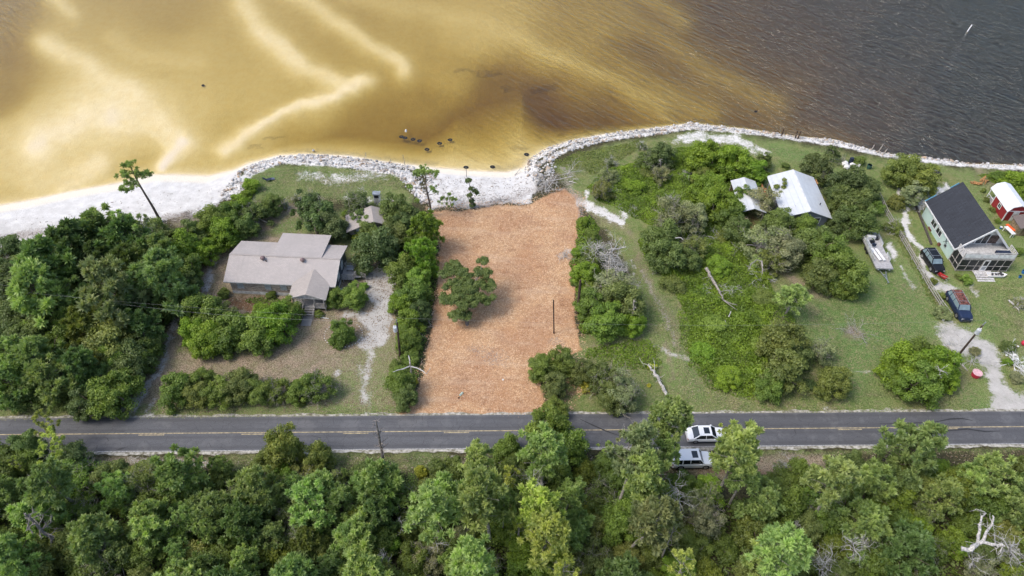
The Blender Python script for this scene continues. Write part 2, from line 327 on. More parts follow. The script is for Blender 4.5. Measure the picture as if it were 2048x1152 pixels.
mulch = softpoly(U+_wa*2.6, V+_wb*2.2, [(858, 422), (905, 424), (960, 415), (1060, 408), (1108, 385), (1130, 378), (1158, 392), (1160, 430), (1150, 500), (1150, 640), (1162, 700), (1125, 712), (1075, 740), (1095, 832), (790, 837), (828, 800), (845, 740), (862, 660), (878, 560), (880, 490), (868, 450)], 6)
mulch = np.maximum(mulch, .7*line([(1140, 780), (1190, 790)], 9))
debris = np.maximum.reduce([.62*line([(880, 412), (980, 407), (1060, 385), (1110, 355)], 12), .75*line([(0, 478), (120, 458), (250, 448), (390, 430)], 10), .45*line([(870, 398), (1000, 395), (1060, 380)], 8), .8*line([(1130, 365), (1165, 400), (1160, 440)], 10)*.8, .8*line([(1125, 335), (1135, 355)], 8),
    .7*line([(1108, 682), (1120, 690)], 14), .6*line([(960, 700), (1010, 720)], 24), .7*line([(1290, 545), (1330, 640), (1350, 690)], 7), .7*line([(765, 560), (790, 620)], 8), .6*line([(730, 560), (770, 570)], 9)])
redleaf = np.maximum.reduce([.9*poly([(455, 598), (530, 592), (545, 610), (500, 628), (460, 615)], 8), .85*line([(765, 600), (768, 612)], 9), .6*line([(1385, 925), (1440, 945), (1530, 940)], 14), .8*line([(1703, 662), (1704, 663)], 8), .5*line([(1500, 435), (1500, 455)], 22), .55*line([(900, 440), (940, 430)], 12), .5*line([(1095, 545), (1140, 620)], 20)])
weed = np.zeros(len(U))
for p, w in WEEDS: weed = np.maximum(weed, .62*softline(U+_wa*8, V+_wb*5, p, w*1.3))
weed = np.maximum(weed, .42*np.exp(-((np.maximum(-S, 0)-1.0)/1.6)**2)*(S < 0)*(U > 560)*(wave_noise(xf, yf, .5, 11) > -.2))
lush = np.maximum.reduce([.8*poly([(1560, 590), (1840, 560), (1880, 660), (1800, 700), (1740, 760), (1690, 800), (1650, 700)], 24), .8*line([(1960, 620), (1990, 650)], 22), .6*line([(1960, 820), (1930, 790)], 18), .6*line([(1740, 480), (1760, 520)], 14), .6*line([(1540, 300), (1640, 320)], 14), .5*line([(1290, 520), (1340, 640), (1400, 790)], 14), .5*line([(560, 340), (520, 370), (560, 400)], 16), .6*line([(560, 460), (640, 440)], 15)])
m1 = np.stack([sand, grass, mulch, dirt], 1)*1.0; m2 = np.stack([debris, redleaf, lush, weed], 1)
for m in (m1, m2): m[V > 2500] = 0
nr, nc = sh; idx = np.arange(nr*nc).reshape(sh)
Fq = np.stack([idx[:-1, :-1], idx[:-1, 1:], idx[1:, 1:], idx[1:, :-1]], -1).reshape(-1, 4)

def mat_ground():
    t = NT("ground"); p = t.pos(); A = t.attr("m1"); B = t.attr("m2")
    sa = t.n("ShaderNodeSeparateColor"); t.set(sa.inputs[0], A.outputs['Color']); sb = t.n("ShaderNodeSeparateColor"); t.set(sb.inputs[0], B.outputs['Color'])
    n_big = t.noise(p, .12, 3); n_mid = t.noise(p, .6, 4, .65); n_fine = t.noise(p, 3.2, 4, .7); n_px = t.noise(p, 9, 2, .7)
    def fac(mask, k, sharp, n=None):
        m = t.math('ADD', mask, t.math('MULTIPLY', t.math('SUBTRACT', n if n is not None else n_mid2, .5), k*2.3))
        return t.math('MULTIPLY', t.math('MULTIPLY_ADD', t.math('SUBTRACT', m, .5), sharp*.38, .5, clamp=True), t.ramp(mask, .03, .3))
    n_mid2 = t.math('ADD', t.math('MULTIPLY', n_mid, .5), t.math('MULTIPLY', n_fine, .5))
    c = t.mix(t.ramp(n_fine, .35, .65), (.045, .040, .024), (.10, .095, .045))
    d = t.mix(t.ramp(n_mid, .38, .62), (.33, .26, .19), (.255, .225, .14)); d = t.mix(t.ramp(n_px, .35, .68), t.mix(1.0, d, (.55, .55, .5), 'MULTIPLY'), t.mix(1.0, d, (1.5, 1.5, 1.5), 'MULTIPLY'))
    c = t.mix(fac(A.outputs['Alpha'], .9, 5), c, d)
    g = t.mix(t.ramp(n_mid, .36, .64), (.125, .185, .05), (.215, .225, .09)); g = t.mix(t.ramp(n_big, .42, .6), g, (.16, .22, .07)); g = t.mix(t.ramp(n_fine, .55, .72, 0, .5), g, (.28, .28, .16))
    g = t.mix(fac(sb.outputs['Blue'], .7, 2.5), g, (.115, .205, .06))
    g = t.mix(t.ramp(t.noise(p, 1.4, 4, .75), .45, .62, 0, .5), g, (.25, .24, .12)); g = t.mix(t.ramp(n_px, .33, .67), t.mix(1.0, g, (.55, .58, .5), 'MULTIPLY'), t.mix(1.0, g, (1.5, 1.45, 1.5), 'MULTIPLY'))
    c = t.mix(fac(sa.outputs['Green'], .8, 4), c, g)
    rl = t.mix(t.ramp(n_px, .4, .6), (.10, .045, .025), (.22, .11, .06))
    c = t.mix(t.math('MULTIPLY', fac(sb.outputs['Green'], 1.1, 5), .8), c, rl)
    ms = t.noise(t.pos((1, 1, 1)), 7.0, 3, .75)
    mu = t.mix(t.ramp(ms, .30, .66), (.42, .225, .12), (.64, .40, .215)); mu = t.mix(t.ramp(n_px, .55, .72, 0, .7), mu, (.72, .50, .32))
    mu = t.mix(t.ramp(n_big, .42, .60, 0, .5), mu, t.mix(1.0, mu, (.72, .62, .62), 'MULTIPLY'))
    mu = t.mix(t.ramp(n_mid, .50, .72, 0, .5), mu, t.mix(1.0, mu, (.62, .52, .5), 'MULTIPLY')); mu = t.mix(t.ramp(t.noise(t.pos((.25, 1.2, 1), .3), .5, 3), .5, .7, 0, .35), mu, (.62, .47, .34))
    mu = t.mix(t.math('MULTIPLY', fac(sb.outputs['Green'], 1.0, 3), .6), mu, (.20, .09, .055))
    c = t.mix(fac(sa.outputs['Blue'], .7, 6), c, mu)
    s1 = t.mix(t.ramp(n_mid, .35, .7), (.62, .60, .57), (.76, .74, .71)); wet = t.n("ShaderNodeSeparateXYZ"); t.set(wet.inputs[0], p); z = wet.outputs['Z']; inl = t.ramp(wet.outputs['Y'], 80, 92, 1, .12)
    s1 = t.mix(t.math('MULTIPLY', t.ramp(n_fine, .54, .70, 0, .45), inl), s1, (.46, .42, .38)); s1 = t.mix(t.math('MULTIPLY', t.ramp(n_px, .52, .70, 0, .45), inl), s1, (.36, .33, .29))
    s1 = t.mix(t.ramp(z, WL+.03, WL+.18, 1, 0), s1, (.80, .73, .60))
    s1 = t.mix(t.ramp(wet.outputs['Y'], 78, 88, 1, 0), s1, t.mix(1.0, s1, (.76, .75, .73), 'MULTIPLY'))
    c = t.mix(fac(sa.outputs['Red'], 1.0, 7), c, s1)
    db = t.mix(t.ramp(n_px, .35, .65), (.20, .16, .13), (.50, .45, .41))
    c = t.mix(t.math('MULTIPLY', fac(sb.outputs['Red'], 1.3, 5, n_fine), .85), c, db)
    rip = t.noise(t.pos((1, .35, 1), .5), 1.6, 3)
    bed = t.mix(t.ramp(n_mid, .3, .7), (.86, .77, .56), (.90, .83, .66)); bed = t.mix(t.ramp(rip, .4, .7, 0, .14), bed, (.62, .52, .32))
    bed = t.mix(t.ramp(n_fine, .66, .74, 0, .5), bed, (.3, .22, .12)); bed = t.mix(t.math('MULTIPLY', fac(B.outputs['Alpha'], .9, 3), .55), bed, (.22, .18, .10))
    c = t.mix(t.ramp(z, WL-.10, WL+.0, 1, 0), c, bed)
    t.col(c); t.b.inputs['Roughness'].default_value = .95; t.b.inputs['Specular IOR Level'].default_value = .15
    t.bump(t.math('ADD', n_px, t.math('MULTIPLY', n_fine, 1.5)), .10, .8); return t.m
ter = link("ground", np_mesh("ground", np.stack([xf, yf, ZZ], 1), Fq, mat_ground(), {"m1": m1, "m2": m2}, True)); tag(ter, kind="structure")

# ---------------------------------------------------------------- water: clear tea-coloured body over the sand bed
def mat_water():
    t = NT("water"); t.t.nodes.remove(t.b)
    a, b = G(1348, 130, WL), G(1500, 200, WL); ang = math.atan2(b[1]-a[1], b[0]-a[0])
    g = t.n("ShaderNodeNewGeometry").outputs['Position']
    mp = t.n("ShaderNodeVectorRotate", rotation_type='Z_AXIS'); t.set(mp.inputs['Vector'], g); mp.inputs['Angle'].default_value = -ang
    sc = t.n("ShaderNodeMapping"); t.set(sc.inputs[0], mp.outputs[0]); sc.inputs['Scale'].default_value = (.17, 1.0, 1)
    warp = t.noise(g, .12, 2); wv = t.n("ShaderNodeVectorMath", operation='ADD'); t.set(wv.inputs[0], sc.outputs[0])
    cb = t.n("ShaderNodeCombineXYZ"); t.set(cb.inputs[1], t.math('MULTIPLY', warp, 1.0)); t.set(wv.inputs[1], cb.outputs[0])
    n1 = t.noise(wv.outputs[0], 1.05, 4, .6); n2 = t.noise(sc.outputs[0], 2.4, 3, .6)
    x = t.n("ShaderNodeSeparateXYZ"); t.set(x.inputs[0], g)
    right = t.ramp(x.outputs['X'], -25, 75, .08, 1.5)
    left = t.ramp(x.outputs['X'], -125, -95, .55, 0.0)
    amp = t.math('MAXIMUM', right, left)
    sharp = t.math('POWER', n1, 2.2)
    h = t.math('ADD', t.math('MULTIPLY', sharp, 1.5), t.math('MULTIPLY', n2, .22))
    bp = t.n("ShaderNodeBump"); t.set(bp.inputs['Height'], t.math('MULTIPLY', h, t.math('MULTIPLY', amp, 1.2))); bp.inputs['Distance'].default_value = .38; bp.inputs['Strength'].default_value = 1.0
    fr = t.n("ShaderNodeFresnel"); fr.inputs[0].default_value = 1.42; t.set(fr.inputs['Normal'], bp.outputs[0])
    gl = t.n("ShaderNodeBsdfGlossy"); gl.inputs['Roughness'].default_value = .12; t.set(gl.inputs['Normal'], bp.outputs[0]); t.set(gl.inputs[0], (1, 1, 1))
    tr = t.n("ShaderNodeBsdfTransparent"); mx = t.n("ShaderNodeMixShader"); t.set(mx.inputs[0], fr.outputs[0])
    t.t.links.new(tr.outputs[0], mx.inputs[1]); t.t.links.new(gl.outputs[0], mx.inputs[2]); t.t.links.new(mx.outputs[0], t.out.inputs['Surface'])
    va = t.n("ShaderNodeVolumeAbsorption"); va.inputs[0].default_value = (.735, .642, .07, 1); va.inputs['Density'].default_value = 1.25
    t.t.links.new(va.outputs[0], t.out.inputs['Volume']); return t.m
wtr = MB().box(-1700, 1700, 20, 1700, -14, WL).build("water", mat_water()); tag(wtr, kind="structure")

# ---------------------------------------------------------------- road
RD = np.array([.9988, .0499]); RD /= np.linalg.norm(RD); RN = np.array([-RD[1], RD[0]]); RO = np.array([-.87, 49.71])     # centre line
def rp(s, n, z=0): q = RO+RD*s+RN*n; return (q[0], q[1], z)
def strip_mb(s0, s1, n0, n1, z, wob=0, step=1.0, th=0.03):
    m = MB(); ns = max(2, int((s1-s0)/step)); vs = []
    for i in range(ns+1):
        s = s0+(s1-s0)*i/ns; a = wob*(math.sin(s*1.7)+math.sin(s*.63+1)+.7*math.sin(s*4.1)); b = wob*(math.sin(s*1.3+2)+math.sin(s*.71)+.7*math.sin(s*3.7))
        vs += [rp(s, n0+a, z), rp(s, n1+b, z), rp(s, n0+a, z-th), rp(s, n1+b, z-th)]
    fs = []
    for i in range(ns):
        k = i*4; fs += [(k, k+4, k+5, k+1), (k, k+2, k+6, k+4), (k+1, k+5, k+7, k+3)]
    return m.add(vs, fs)
def mat_road():
    t = NT("asphalt"); p = t.pos(); n = t.noise(p, 12, 3, .8); nb = t.noise(t.pos((.15, 1, 1)), .8, 3)
    c = t.mix(t.ramp(n, .3, .7), (.078, .080, .086), (.15, .153, .165)); c = t.mix(t.ramp(nb, .35, .65, 0, .35), c, (.075, .077, .083))
    x = t.n("ShaderNodeSeparateXYZ"); t.set(x.inputs[0], p)
    c = t.mix(t.ramp(x.outputs['X'], -10, 15, 0, .35), c, (.068, .068, .072)); c = t.mix(t.ramp(t.noise(p, .35, 4, .7), .48, .66, 0, .6), c, (.155, .155, .16)); sy = t.math('SUBTRACT', x.outputs['Y'], t.math('MULTIPLY_ADD', x.outputs['X'], .04996, 49.753)); ay = t.math('ABSOLUTE', t.math('SUBTRACT', t.math('ABSOLUTE', sy), 1.25)); wp = t.ramp(t.math('ABSOLUTE', t.math('SUBTRACT', ay, .72)), .0, .35, .38, 0); c = t.mix(wp, c, (.062, .062, .066)); ed = t.ramp(t.math('ADD', t.math('ABSOLUTE', sy), t.math('MULTIPLY', nb, .7)), 2.62, 2.9, 0, .55); c = t.mix(ed, c, (.26, .245, .22)); vo = t.n('ShaderNodeTexVoronoi', feature='DISTANCE_TO_EDGE'); t.set(vo.inputs['Vector'], t.mapping(p, (.12, .35, 1), 0)); c = t.mix(t.ramp(vo.outputs['Distance'], .004, .014, .65, 0), c, (.03, .03, .032))
    t.col(c); t.b.inputs['Roughness'].default_value = .85; t.bump(n, .02); return t.m
strip_mb(-420, 420, -2.50, 2.42, .075, .02, 1.5, .12).build("road", mat_road())
tag(bpy.data.objects["road"], kind="structure")
edgem = simple("edge_line_paint", (.44, .44, .43), .7, var=.25, sc=5, c2=(.22, .22, .22)); yel = simple("yellow_paint", (.44, .36, .21), .7, var=.3, sc=3, c2=(.24, .20, .12))
shoulder = simple("shoulder_sand", (.42, .40, .36), .95, var=.3, sc=2, c2=(.16, .15, .10))
def struct(o): return tag(o, kind="structure")
struct(strip_mb(-420, 420, -2.86, 2.76, .055, .085, .5, .09).build("road_shoulder", shoulder))
struct(strip_mb(-420, 420, -2.47, -2.37, .079, 0, 4, .003).build("road_edge_line", edgem))
struct(strip_mb(-420, 420, .02, .13, .079, 0, 4, .003).build("road_centre_line", yel))
m = MB()
for k in range(-30, 31):
    s = G(469, 874)[0]-.4+12.35*k+3.5; q = strip_mb(s-1.55, s+1.55, -.20, -.09, .079, 0, 4, .003); m.add(q.v, q.f)
struct(m.build("road_dashes", yel))
tyre = simple("tyre_rubber_marks", (.035, .035, .037), .7, sc=4)
m = MB()
def ribbon(m, pts, w, z):
    P = [G(a, b, z) for a, b in pts]; vs = []
    for i, p in enumerate(P):
        d = P[min(i+1, len(P)-1)]-P[max(i-1, 0)]; n = np.array([-d[1], d[0], 0]); n /= np.linalg.norm(n)+1e-9; ww = w*(.35 if i in (0, len(P)-1) else 1); vs += [p+n*ww/2, p-n*ww/2]
    m.add(vs, [(2*i, 2*i+1, 2*i+3, 2*i+2) for i in range(len(P)-1)])
ribbon(m, [(1160, 838), (1185, 850), (1212, 862), (1240, 872)], .18, .083); ribbon(m, [(1870, 844), (1900, 838), (1925, 837), (1945, 841)], .2, .083); ribbon(m, [(1880, 862), (1910, 860), (1935, 858), (1970, 863), (2000, 862)], .2, .083); ribbon(m, [(1760, 847), (1830, 846), (1875, 843)], .12, .083)
struct(m.build("tyre_marks", tyre))

# ---------------------------------------------------------------- leaf geometry
def leaf_quads(c, nrm, size, aspect, tone, r):
    n = len(c); t = r.normal(size=(n, 3)); nrm = nrm/np.linalg.norm(nrm, axis=1, keepdims=True)
    t -= (t*nrm).sum(1, keepdims=True)*nrm; t /= np.linalg.norm(t, axis=1, keepdims=True); b = np.cross(nrm, t)
    s = size[:, None]; a = s*aspect
    V = np.stack([c+t*s, c+b*a, c-t*s, c-b*a], 1).reshape(-1, 3); Fq = np.arange(4*n).reshape(-1, 4)
    return V, Fq, np.repeat(tone, 4)
def clumps(cen, rad, per, size, r, flat=.75, tone_c=None, up=.6):
    n = len(cen)*per; ci = np.repeat(np.arange(len(cen)), per)
    d = r.normal(size=(n, 3)); d /= np.linalg.norm(d, axis=1, keepdims=True); d[:, 2] = np.where(d[:, 2] < -.35, -d[:, 2], d[:, 2])
    rr = rad[ci]*(r.random(n)**.33)*r.uniform(.75, 1.12, n)
    p = cen[ci]+d*rr[:, None]*np.array([1, 1, flat])
    nrm = d+r.normal(size=(n, 3))*.75+np.array([0, 0, up])
    tc = (r.random(len(cen))*.55+.05) if tone_c is None else tone_c
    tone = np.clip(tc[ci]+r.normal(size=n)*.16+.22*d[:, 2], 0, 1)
    return leaf_quads(p, nrm, size*r.uniform(.6, 1.35, n), .62, tone, r)
def needles(cen, rad, per, r, tone_c=None, w=.075):
    n = len(cen)*per; ci = np.repeat(np.arange(len(cen)), per)
    d = r.normal(size=(n, 3)); d[:, 2] += .55; d /= np.linalg.norm(d, axis=1, keepdims=True)
    L = rad[ci]*r.uniform(.7, 1.1, n); c = cen[ci]+d*(L*.56)[:, None]; t = d+r.normal(size=(n, 3))*.12; t /= np.linalg.norm(t, axis=1, keepdims=True)
    b = np.cross(t, r.normal(size=(n, 3))); b /= np.linalg.norm(b, axis=1, keepdims=True)
    hl = (L*.48)[:, None]; tc = (r.random(len(cen))*.55+.05) if tone_c is None else tone_c
    tone = np.clip(tc[ci]+r.normal(size=n)*.12+.30*d[:, 2], 0, 1); ww = w*rad[ci][:, None]/.5  # light puff tops put into the colour: tone rises with upward direction
    V = np.stack([c+t*hl, c+b*ww, c-t*hl, c-b*ww], 1).reshape(-1, 3)
    return V, np.arange(4*n).reshape(-1, 4), np.repeat(tone, 4)
def limb(mb, p, q, r0, r1, r, sag=.12, n=5, k=5):
    p = Vector(p); q = Vector(q); L = (q-p).length; pts = []
    o = Vector(r.normal(size=3))*L*sag; o.z = abs(o.z)*.6*(1 if r.random() < .5 else -1)
    for i in range(k+1):
        t = i/k; pts.append(p.lerp(q, t)+o*math.sin(math.pi*t)+Vector(r.normal(size=3))*L*.02*(0 < i < k))
    mb.tube(pts, [r0+(r1-r0)*i/k for i in range(k+1)], n, False); return pts
def twigs(mb, p, d, L, rad, dep, r, spread=.7, k=2):
    p = Vector(p); d = Vector(d).normalized(); pts = [p]; cur = p.copy(); dd = d.copy()
    for i in range(3):
        dd = (dd+Vector(r.normal(size=3))*.22).normalized(); cur = cur+dd*L/3; pts.append(cur.copy())
    mb.tube(pts, [rad, rad*.8, rad*.6, rad*.42], 4 if dep < 2 else 5, False)
    if dep > 0:
        for j in range(k+(r.random() < .5)):
            a = pts[r.integers(1, 4)]; nd = (dd+Vector(r.normal(size=3))*spread).normalized(); twigs(mb, a, nd, L*r.uniform(.55, .85), rad*.58, dep-1, r, spread, k)
PROTO = {}
def finish(kind, mb_t, leafV, bark, R, hc, H):
    tm = None
    if mb_t.v:
        tm = bpy.data.meshes.new("trunk"); tm.from_pydata(mb_t.v, [], mb_t.f); tm.materials.append(bark)
    V = np.concatenate([a[0] for a in leafV]); n = 0; Fs = []
    for a in leafV: Fs.append(a[1]+n); n += len(a[0])
    cm = np_mesh("crown", V, np.concatenate(Fs), FOL, {"tone": np.concatenate([a[2] for a in leafV])})
    PROTO.setdefault(kind, []).append((tm, cm, R, hc, H))
def make_oak(kind, seed, R=3.0, H=5.2, ncl=46, per=210, leaf=.15, gap=.0, twig=0, bark=BARK, squash=.62, low=.12, rc=(.5, 1.0)):
    r = np.random.default_rng(seed); cen = []; lob = r.uniform(.72, 1.12, 7); ph = r.uniform(0, 6.28)
    while len(cen) < ncl:
        a = r.uniform(0, 2*math.pi); e = math.asin(r.uniform(-.12, 1)); k = lob[int((a+ph)/6.283*7) % 7]
        rr = (r.random()**.28)*(R-.55)*k
        p = np.array([math.cos(a)*math.cos(e)*rr, math.sin(a)*math.cos(e)*rr, H*low+(H*(1-low)-.5)*(.18+.82*math.sin(max(e, 0))*rr/(R*.9)+.15*r.normal())])
        if gap and r.random() < gap and abs(p[0]) < R*.6: continue
        p[2] = np.clip(p[2], H*low, H); cen.append(p)
    cen = np.array(cen); rad = r.uniform(rc[0], rc[1], ncl)
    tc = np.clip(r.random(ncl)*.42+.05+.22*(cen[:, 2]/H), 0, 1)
    mb = MB(); base = Vector((0, 0, -.3)); fork = Vector((r.normal()*.2, r.normal()*.2, H*.28)); limb(mb, base, fork, .06*R+.05, .045*R+.04, r, .05, 7)
    for c in cen[::2]: limb(mb, fork, c, .028*R+.02, .02, r, .14, 4, 4)
    for _ in range(twig):
        c = cen[r.integers(ncl)]; d = Vector(c-np.array([0, 0, H*.2])).normalized(); twigs(mb, Vector(c)*.8, d, R*.42, .035, 3, r)
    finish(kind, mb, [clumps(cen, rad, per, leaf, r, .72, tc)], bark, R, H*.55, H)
def make_pine(kind, seed, R=2.6, H=9, z0=.25, npuff=150, per=46, prad=.52, bark=BARK, nb=9, flat=False, sparse=0, irregular=.25):
    r = np.random.default_rng(seed); mb = MB(); lean = Vector((r.normal()*.25, r.normal()*.25, 0)); top = Vector((lean.x, lean.y, H-.4))
    tp = [Vector((0, 0, -.3)).lerp(top, i/6)+Vector((r.normal()*.05*H/9, r.normal()*.05*H/9, 0))*(0 < i < 6) for i in range(7)]
    mb.tube(tp, [(.014*H+.03)*(1-.80*i/6) for i in range(7)], 7, False)
    cen = []; boughs = []
    for i in range(nb*3):
        f = (i+.5)/(nb*3); z = H*(z0+(1-z0)*f*.97)
        prof = math.sin(math.pi*min(1, (.22+.78*f)))**.55 if not flat else (.55+.45*f)
        if f > .9: prof *= .55
        L = R*prof*r.uniform(1-irregular*1.6, 1.05); a = i*2.4+r.normal()*.5
        p0 = Vector((0, 0, 0)).lerp(top, max(.05, z/H-.03)); p1 = Vector((p0.x+math.cos(a)*L, p0.y+math.sin(a)*L, z+L*.16)); boughs.append((p0, p1))
    per_b = max(2, npuff//len(boughs))
    for p0, p1 in boughs:
        if r.random() < sparse: 
            twigs(mb, p0, p1-p0, (p1-p0).length*.7, .03, 2, r); continue
        limb(mb, p0, p1, .045, .02, r, .05, 4, 3)
        for j in range(per_b):
            t = r.uniform(.35, 1.0)**.7; sp = .55+.25*(1-t); c = p0.lerp(p1, t)+Vector((r.normal()*sp, r.normal()*sp, r.normal()*.28+.1)); cen.append(c)
    cen.append(top+Vector((0, 0, .1))); cen = np.array([list(c) for c in cen]); rad = r.uniform(.75, 1.15, len(cen))*prad
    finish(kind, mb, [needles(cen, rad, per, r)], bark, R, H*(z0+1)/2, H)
for i in range(4): make_oak("oak", 100+i, 3.0, 5.4, 66, 250, .118)
for i in range(3): make_oak("spread_oak", 120+i, 3.2, 5.8, 40, 190, .14, gap=.3, twig=5, bark=BARK_PALE, low=.3, rc=(.4, .85))
for i in range(3): make_oak("grey_oak", 140+i, 3.0, 5.2, 44, 150, .125, twig=22, bark=BARK_PALE, rc=(.45, .9))
for i in range(4): make_oak("shrub", 160+i, 2.0, 2.7, 46, 210, .095, low=.05, rc=(.4, .75))
for i in range(2): make_oak("grey_shrub", 180+i, 1.8, 2.2, 22, 100, .10, twig=26, bark=DEADWOOD, low=.08, rc=(.3, .6))
make_oak("round_bush", 190, 2.4, 3.2, 90, 170, .11, low=.03, rc=(.45, .7))
for i in range(4): make_pine("young_pine", 200+i, 2.6, 8.0, .12, 130, 62, .70)
for i in range(4): make_pine("tall_pine", 220+i, 2.9, 14.5, .50, 100, 60, .72, BARK_PALE, 8, irregular=.35, sparse=.04)
for i in range(2): make_pine("open_pine", 240+i, 3.0, 14.0, .45, 62, 56, .66, BARK_PALE, 7, irregular=.5, sparse=.25)
COL = dict(oak=(0.147, 0.209, 0.057), oakd=(0.109, 0.161, 0.053), grey=(0.256, 0.294, 0.149), pineb=(0.164, 0.268, 0.088), pinel=(0.365, 0.482, 0.165), piney=(0.425, 0.492, 0.132), pineg=(0.294, 0.407, 0.138),
           vine=(0.191, 0.305, 0.026), shrub=(0.164, 0.251, 0.042), olive=(0.196, 0.246, 0.057), yellow=(0.436, 0.482, 0.055), bright=(0.218, 0.353, 0.055), under=(0.125, 0.187, 0.031), undery=(0.185, 0.251, 0.029))
NAMES = dict(oak="oak_tree", spread_oak="oak_tree", grey_oak="oak_tree", shrub="shrub", grey_shrub="shrub", round_bush="shrub", young_pine="pine_tree", tall_pine="pine_tree", open_pine="pine_tree")
CATS = dict(oak_tree="tree", shrub="shrub", pine_tree="tree")
def spawn(kind, loc, sc, color, label, group=None, rz=None, tilt=(0, 0), var=None, sz=None):
    P = PROTO[kind]; tm, cm, R, hc, H = P[(var if var is not None else random.randrange(len(P))) % len(P)]
    nm = NAMES[kind]; e = empty(nm, loc, random.uniform(0, 6.28) if rz is None else rz, label, CATS[nm], group)
    e.scale = (sc, sc, sc*(sz or 1)); e.rotation_euler[0], e.rotation_euler[1] = tilt
    j = [random.uniform(.86, 1.14) for _ in range(3)]; b = random.uniform(.88, 1.14)
    cl = link("crown", cm, e); cl.color = tuple(min(1, color[i]*(1+(j[i]-1)*.5)*b) for i in range(3))+(1,)
    if tm: link("trunk", tm, e)
    return e
def tree(kind, cx, cy, wpx, color, label, group=None, var=None, tilt=(0, 0), sz=1.0, base=None):
    P = PROTO[kind]; v = var if var is not None else random.randrange(len(P)); R, hc = P[v % len(P)][2:4]; sc = 1.0; p = G(cx, cy, 0)
    wpx = wpx*1.14 if kind in ('tall_pine', 'open_pine') else wpx*1.12 if 'oak' in kind else wpx
    for _ in range(5):
        p = G(cx, cy, hc*sc*sz); sc = wpx/px_per_m(*p)/(2*R*.97)
    if base is not None:
        b = GT(*base); d = Vector((p[0]-b[0], p[1]-b[1], p[2]-b[2])); L = d.length; q = Vector((0, 0, 1)).rotation_difference(d)
        e = spawn(kind, (b[0], b[1], b[2]), sc, COL[color], label, group, None, (0, 0), v, (L/hc)/sc); rz = e.rotation_euler[2]
        e.rotation_mode = 'QUATERNION'; e.rotation_quaternion = q @ Matrix.Rotation(rz, 3, 'Z').to_quaternion(); return e
    return spawn(kind, (p[0], p[1], gz(p[0], p[1])), sc, COL[color], label, group, None, tilt, v, sz)

# ==== TREES ====
def T(rows, group=None):
    for r_ in rows:
        k, x, y, w, c, lab = r_[:6]; kw = r_[6] if len(r_) > 6 else {}
        tree(k, x, y, w, c, lab, group, **kw)
# wood left of the cabin
g = "pines in the wood left of the cabin"
T([("young_pine", 148, 492, 92, "pineb", "broad blue-green pine at the beach side of the left wood"),
   ("young_pine", 203, 468, 80, "pineg", "mid green pine at the beach edge between two lower pines"),
   ("open_pine", 256, 456, 58, "pineg", "slim green pine by the sand, left of the lone leaning pine"),
   ("open_pine", 292, 462, 52, "grey", "thin greyish pine just below the lone leaning pine"),
   ("young_pine", 260, 497, 88, "pineb", "tall-crowned pine in the upper middle of the left wood"),
   ("young_pine", 322, 512, 72, "pineg", "pine at the right shoulder of the left wood above the cabin path"),
   ("young_pine", 198, 528, 74, "oakd", "dark olive pine inside the left wood"),
   ("young_pine", 256, 540, 86, "oak", "dark pine in the centre of the left wood"),
   ("young_pine", 104, 549, 104, "pineb", "large blue-green pine on the left half of the left wood"),
   ("young_pine", 329, 560, 104, "pineg", "large round pine nearest the cabin wall in the left wood"),
   ("young_pine", 219, 586, 106, "grey", "pale grey-green wide pine in the middle of the left wood", dict(sz=1.15)),
   ("young_pine", 76, 596, 104, "pinel", "bright green pine on the left flank of the left wood", dict(sz=1.1)),
   ("young_pine", 126, 606, 78, "pineg", "round pine right of the bright green pine in the left wood"),
   ("young_pine", 270, 588, 66, "pineb", "small blue pine tucked right of the pale grey-green pine"),
   ("young_pine", 228, 630, 66, "pineg", "round-topped pine below the pale grey-green pine"),
   ("young_pine", 264, 618, 44, "pineb", "little blue-green pine tip above the sandy track"),
   ("young_pine", 180, 658, 74, "olive", "olive yellowish pine in the lower left wood"),
   ("young_pine", 288, 655, 62, "pineb", "dark green pine touching the power line beside the track"),
   ("young_pine", 16, 720, 72, "pinel", "yellow-green pine at the photo's left margin above the road"),
   ("young_pine", 86, 724, 88, "pineg", "broad pine near the road on the left, second from the margin"),
   ("young_pine", 157, 740, 76, "pineb", "blue-green pine near the road above the little dead twigs"),
   ("young_pine", 24, 770, 76, "pineg", "low pine by the road at the left margin"),
   ("young_pine", 100, 765, 78, "pineg", "pine at the road edge below the broad pine"),
   ("young_pine", 50, 745, 50, "pinel", "narrow light green pine between the two roadside pines")], g)
g = "oaks and bushes in the wood left of the cabin"
T([("oak", 219, 684, 112, "olive", "olive oak at the lower right of the left wood beside the track"),
   ("oak", 262, 716, 84, "oak", "dark oak leaning over the shaded part of the sandy track"),
   ("oak", 222, 780, 96, "shrub", "bright green oak shrub at the sandy track mouth by the road"),
   ("oak", 172, 800, 72, "oakd", "dark bush at the road edge left of the sandy track"),
   ("oak", 268, 665, 60, "shrub", "green oak overhanging the track under the power line"),
   ("oak", 24, 566, 96, "oakd", "dark oak at the photo's left margin behind the beach scrub"),
   ("oak", 36, 622, 84, "oakd", "dark oak at the left margin beside the bright green pine"),
   ("oak", 16, 676, 80, "oakd", "darkest oak on the left margin above the yellow-green pine"),
   ("oak", 62, 662, 84, "oak", "shaded oak below the bright green pine"),
   ("oak", 128, 690, 80, "under", "low olive oak in the heart of the lower left wood"),
   ("oak", 66, 520, 80, "oak", "dark oak scrub behind the grey beach bushes"),
   ("oak", 160, 585, 70, "olive", "olive oak showing between pines in the left wood"),
   ("oak", 320, 470, 56, "grey", "grey-green bush at the foot of the lone leaning pine"),
   ("oak", 338, 482, 62, "oak", "oak bush right of the lone pine's foot"),
   ("oak", 200, 745, 60, "pineb", "green crown between pine and track near the road")], g)
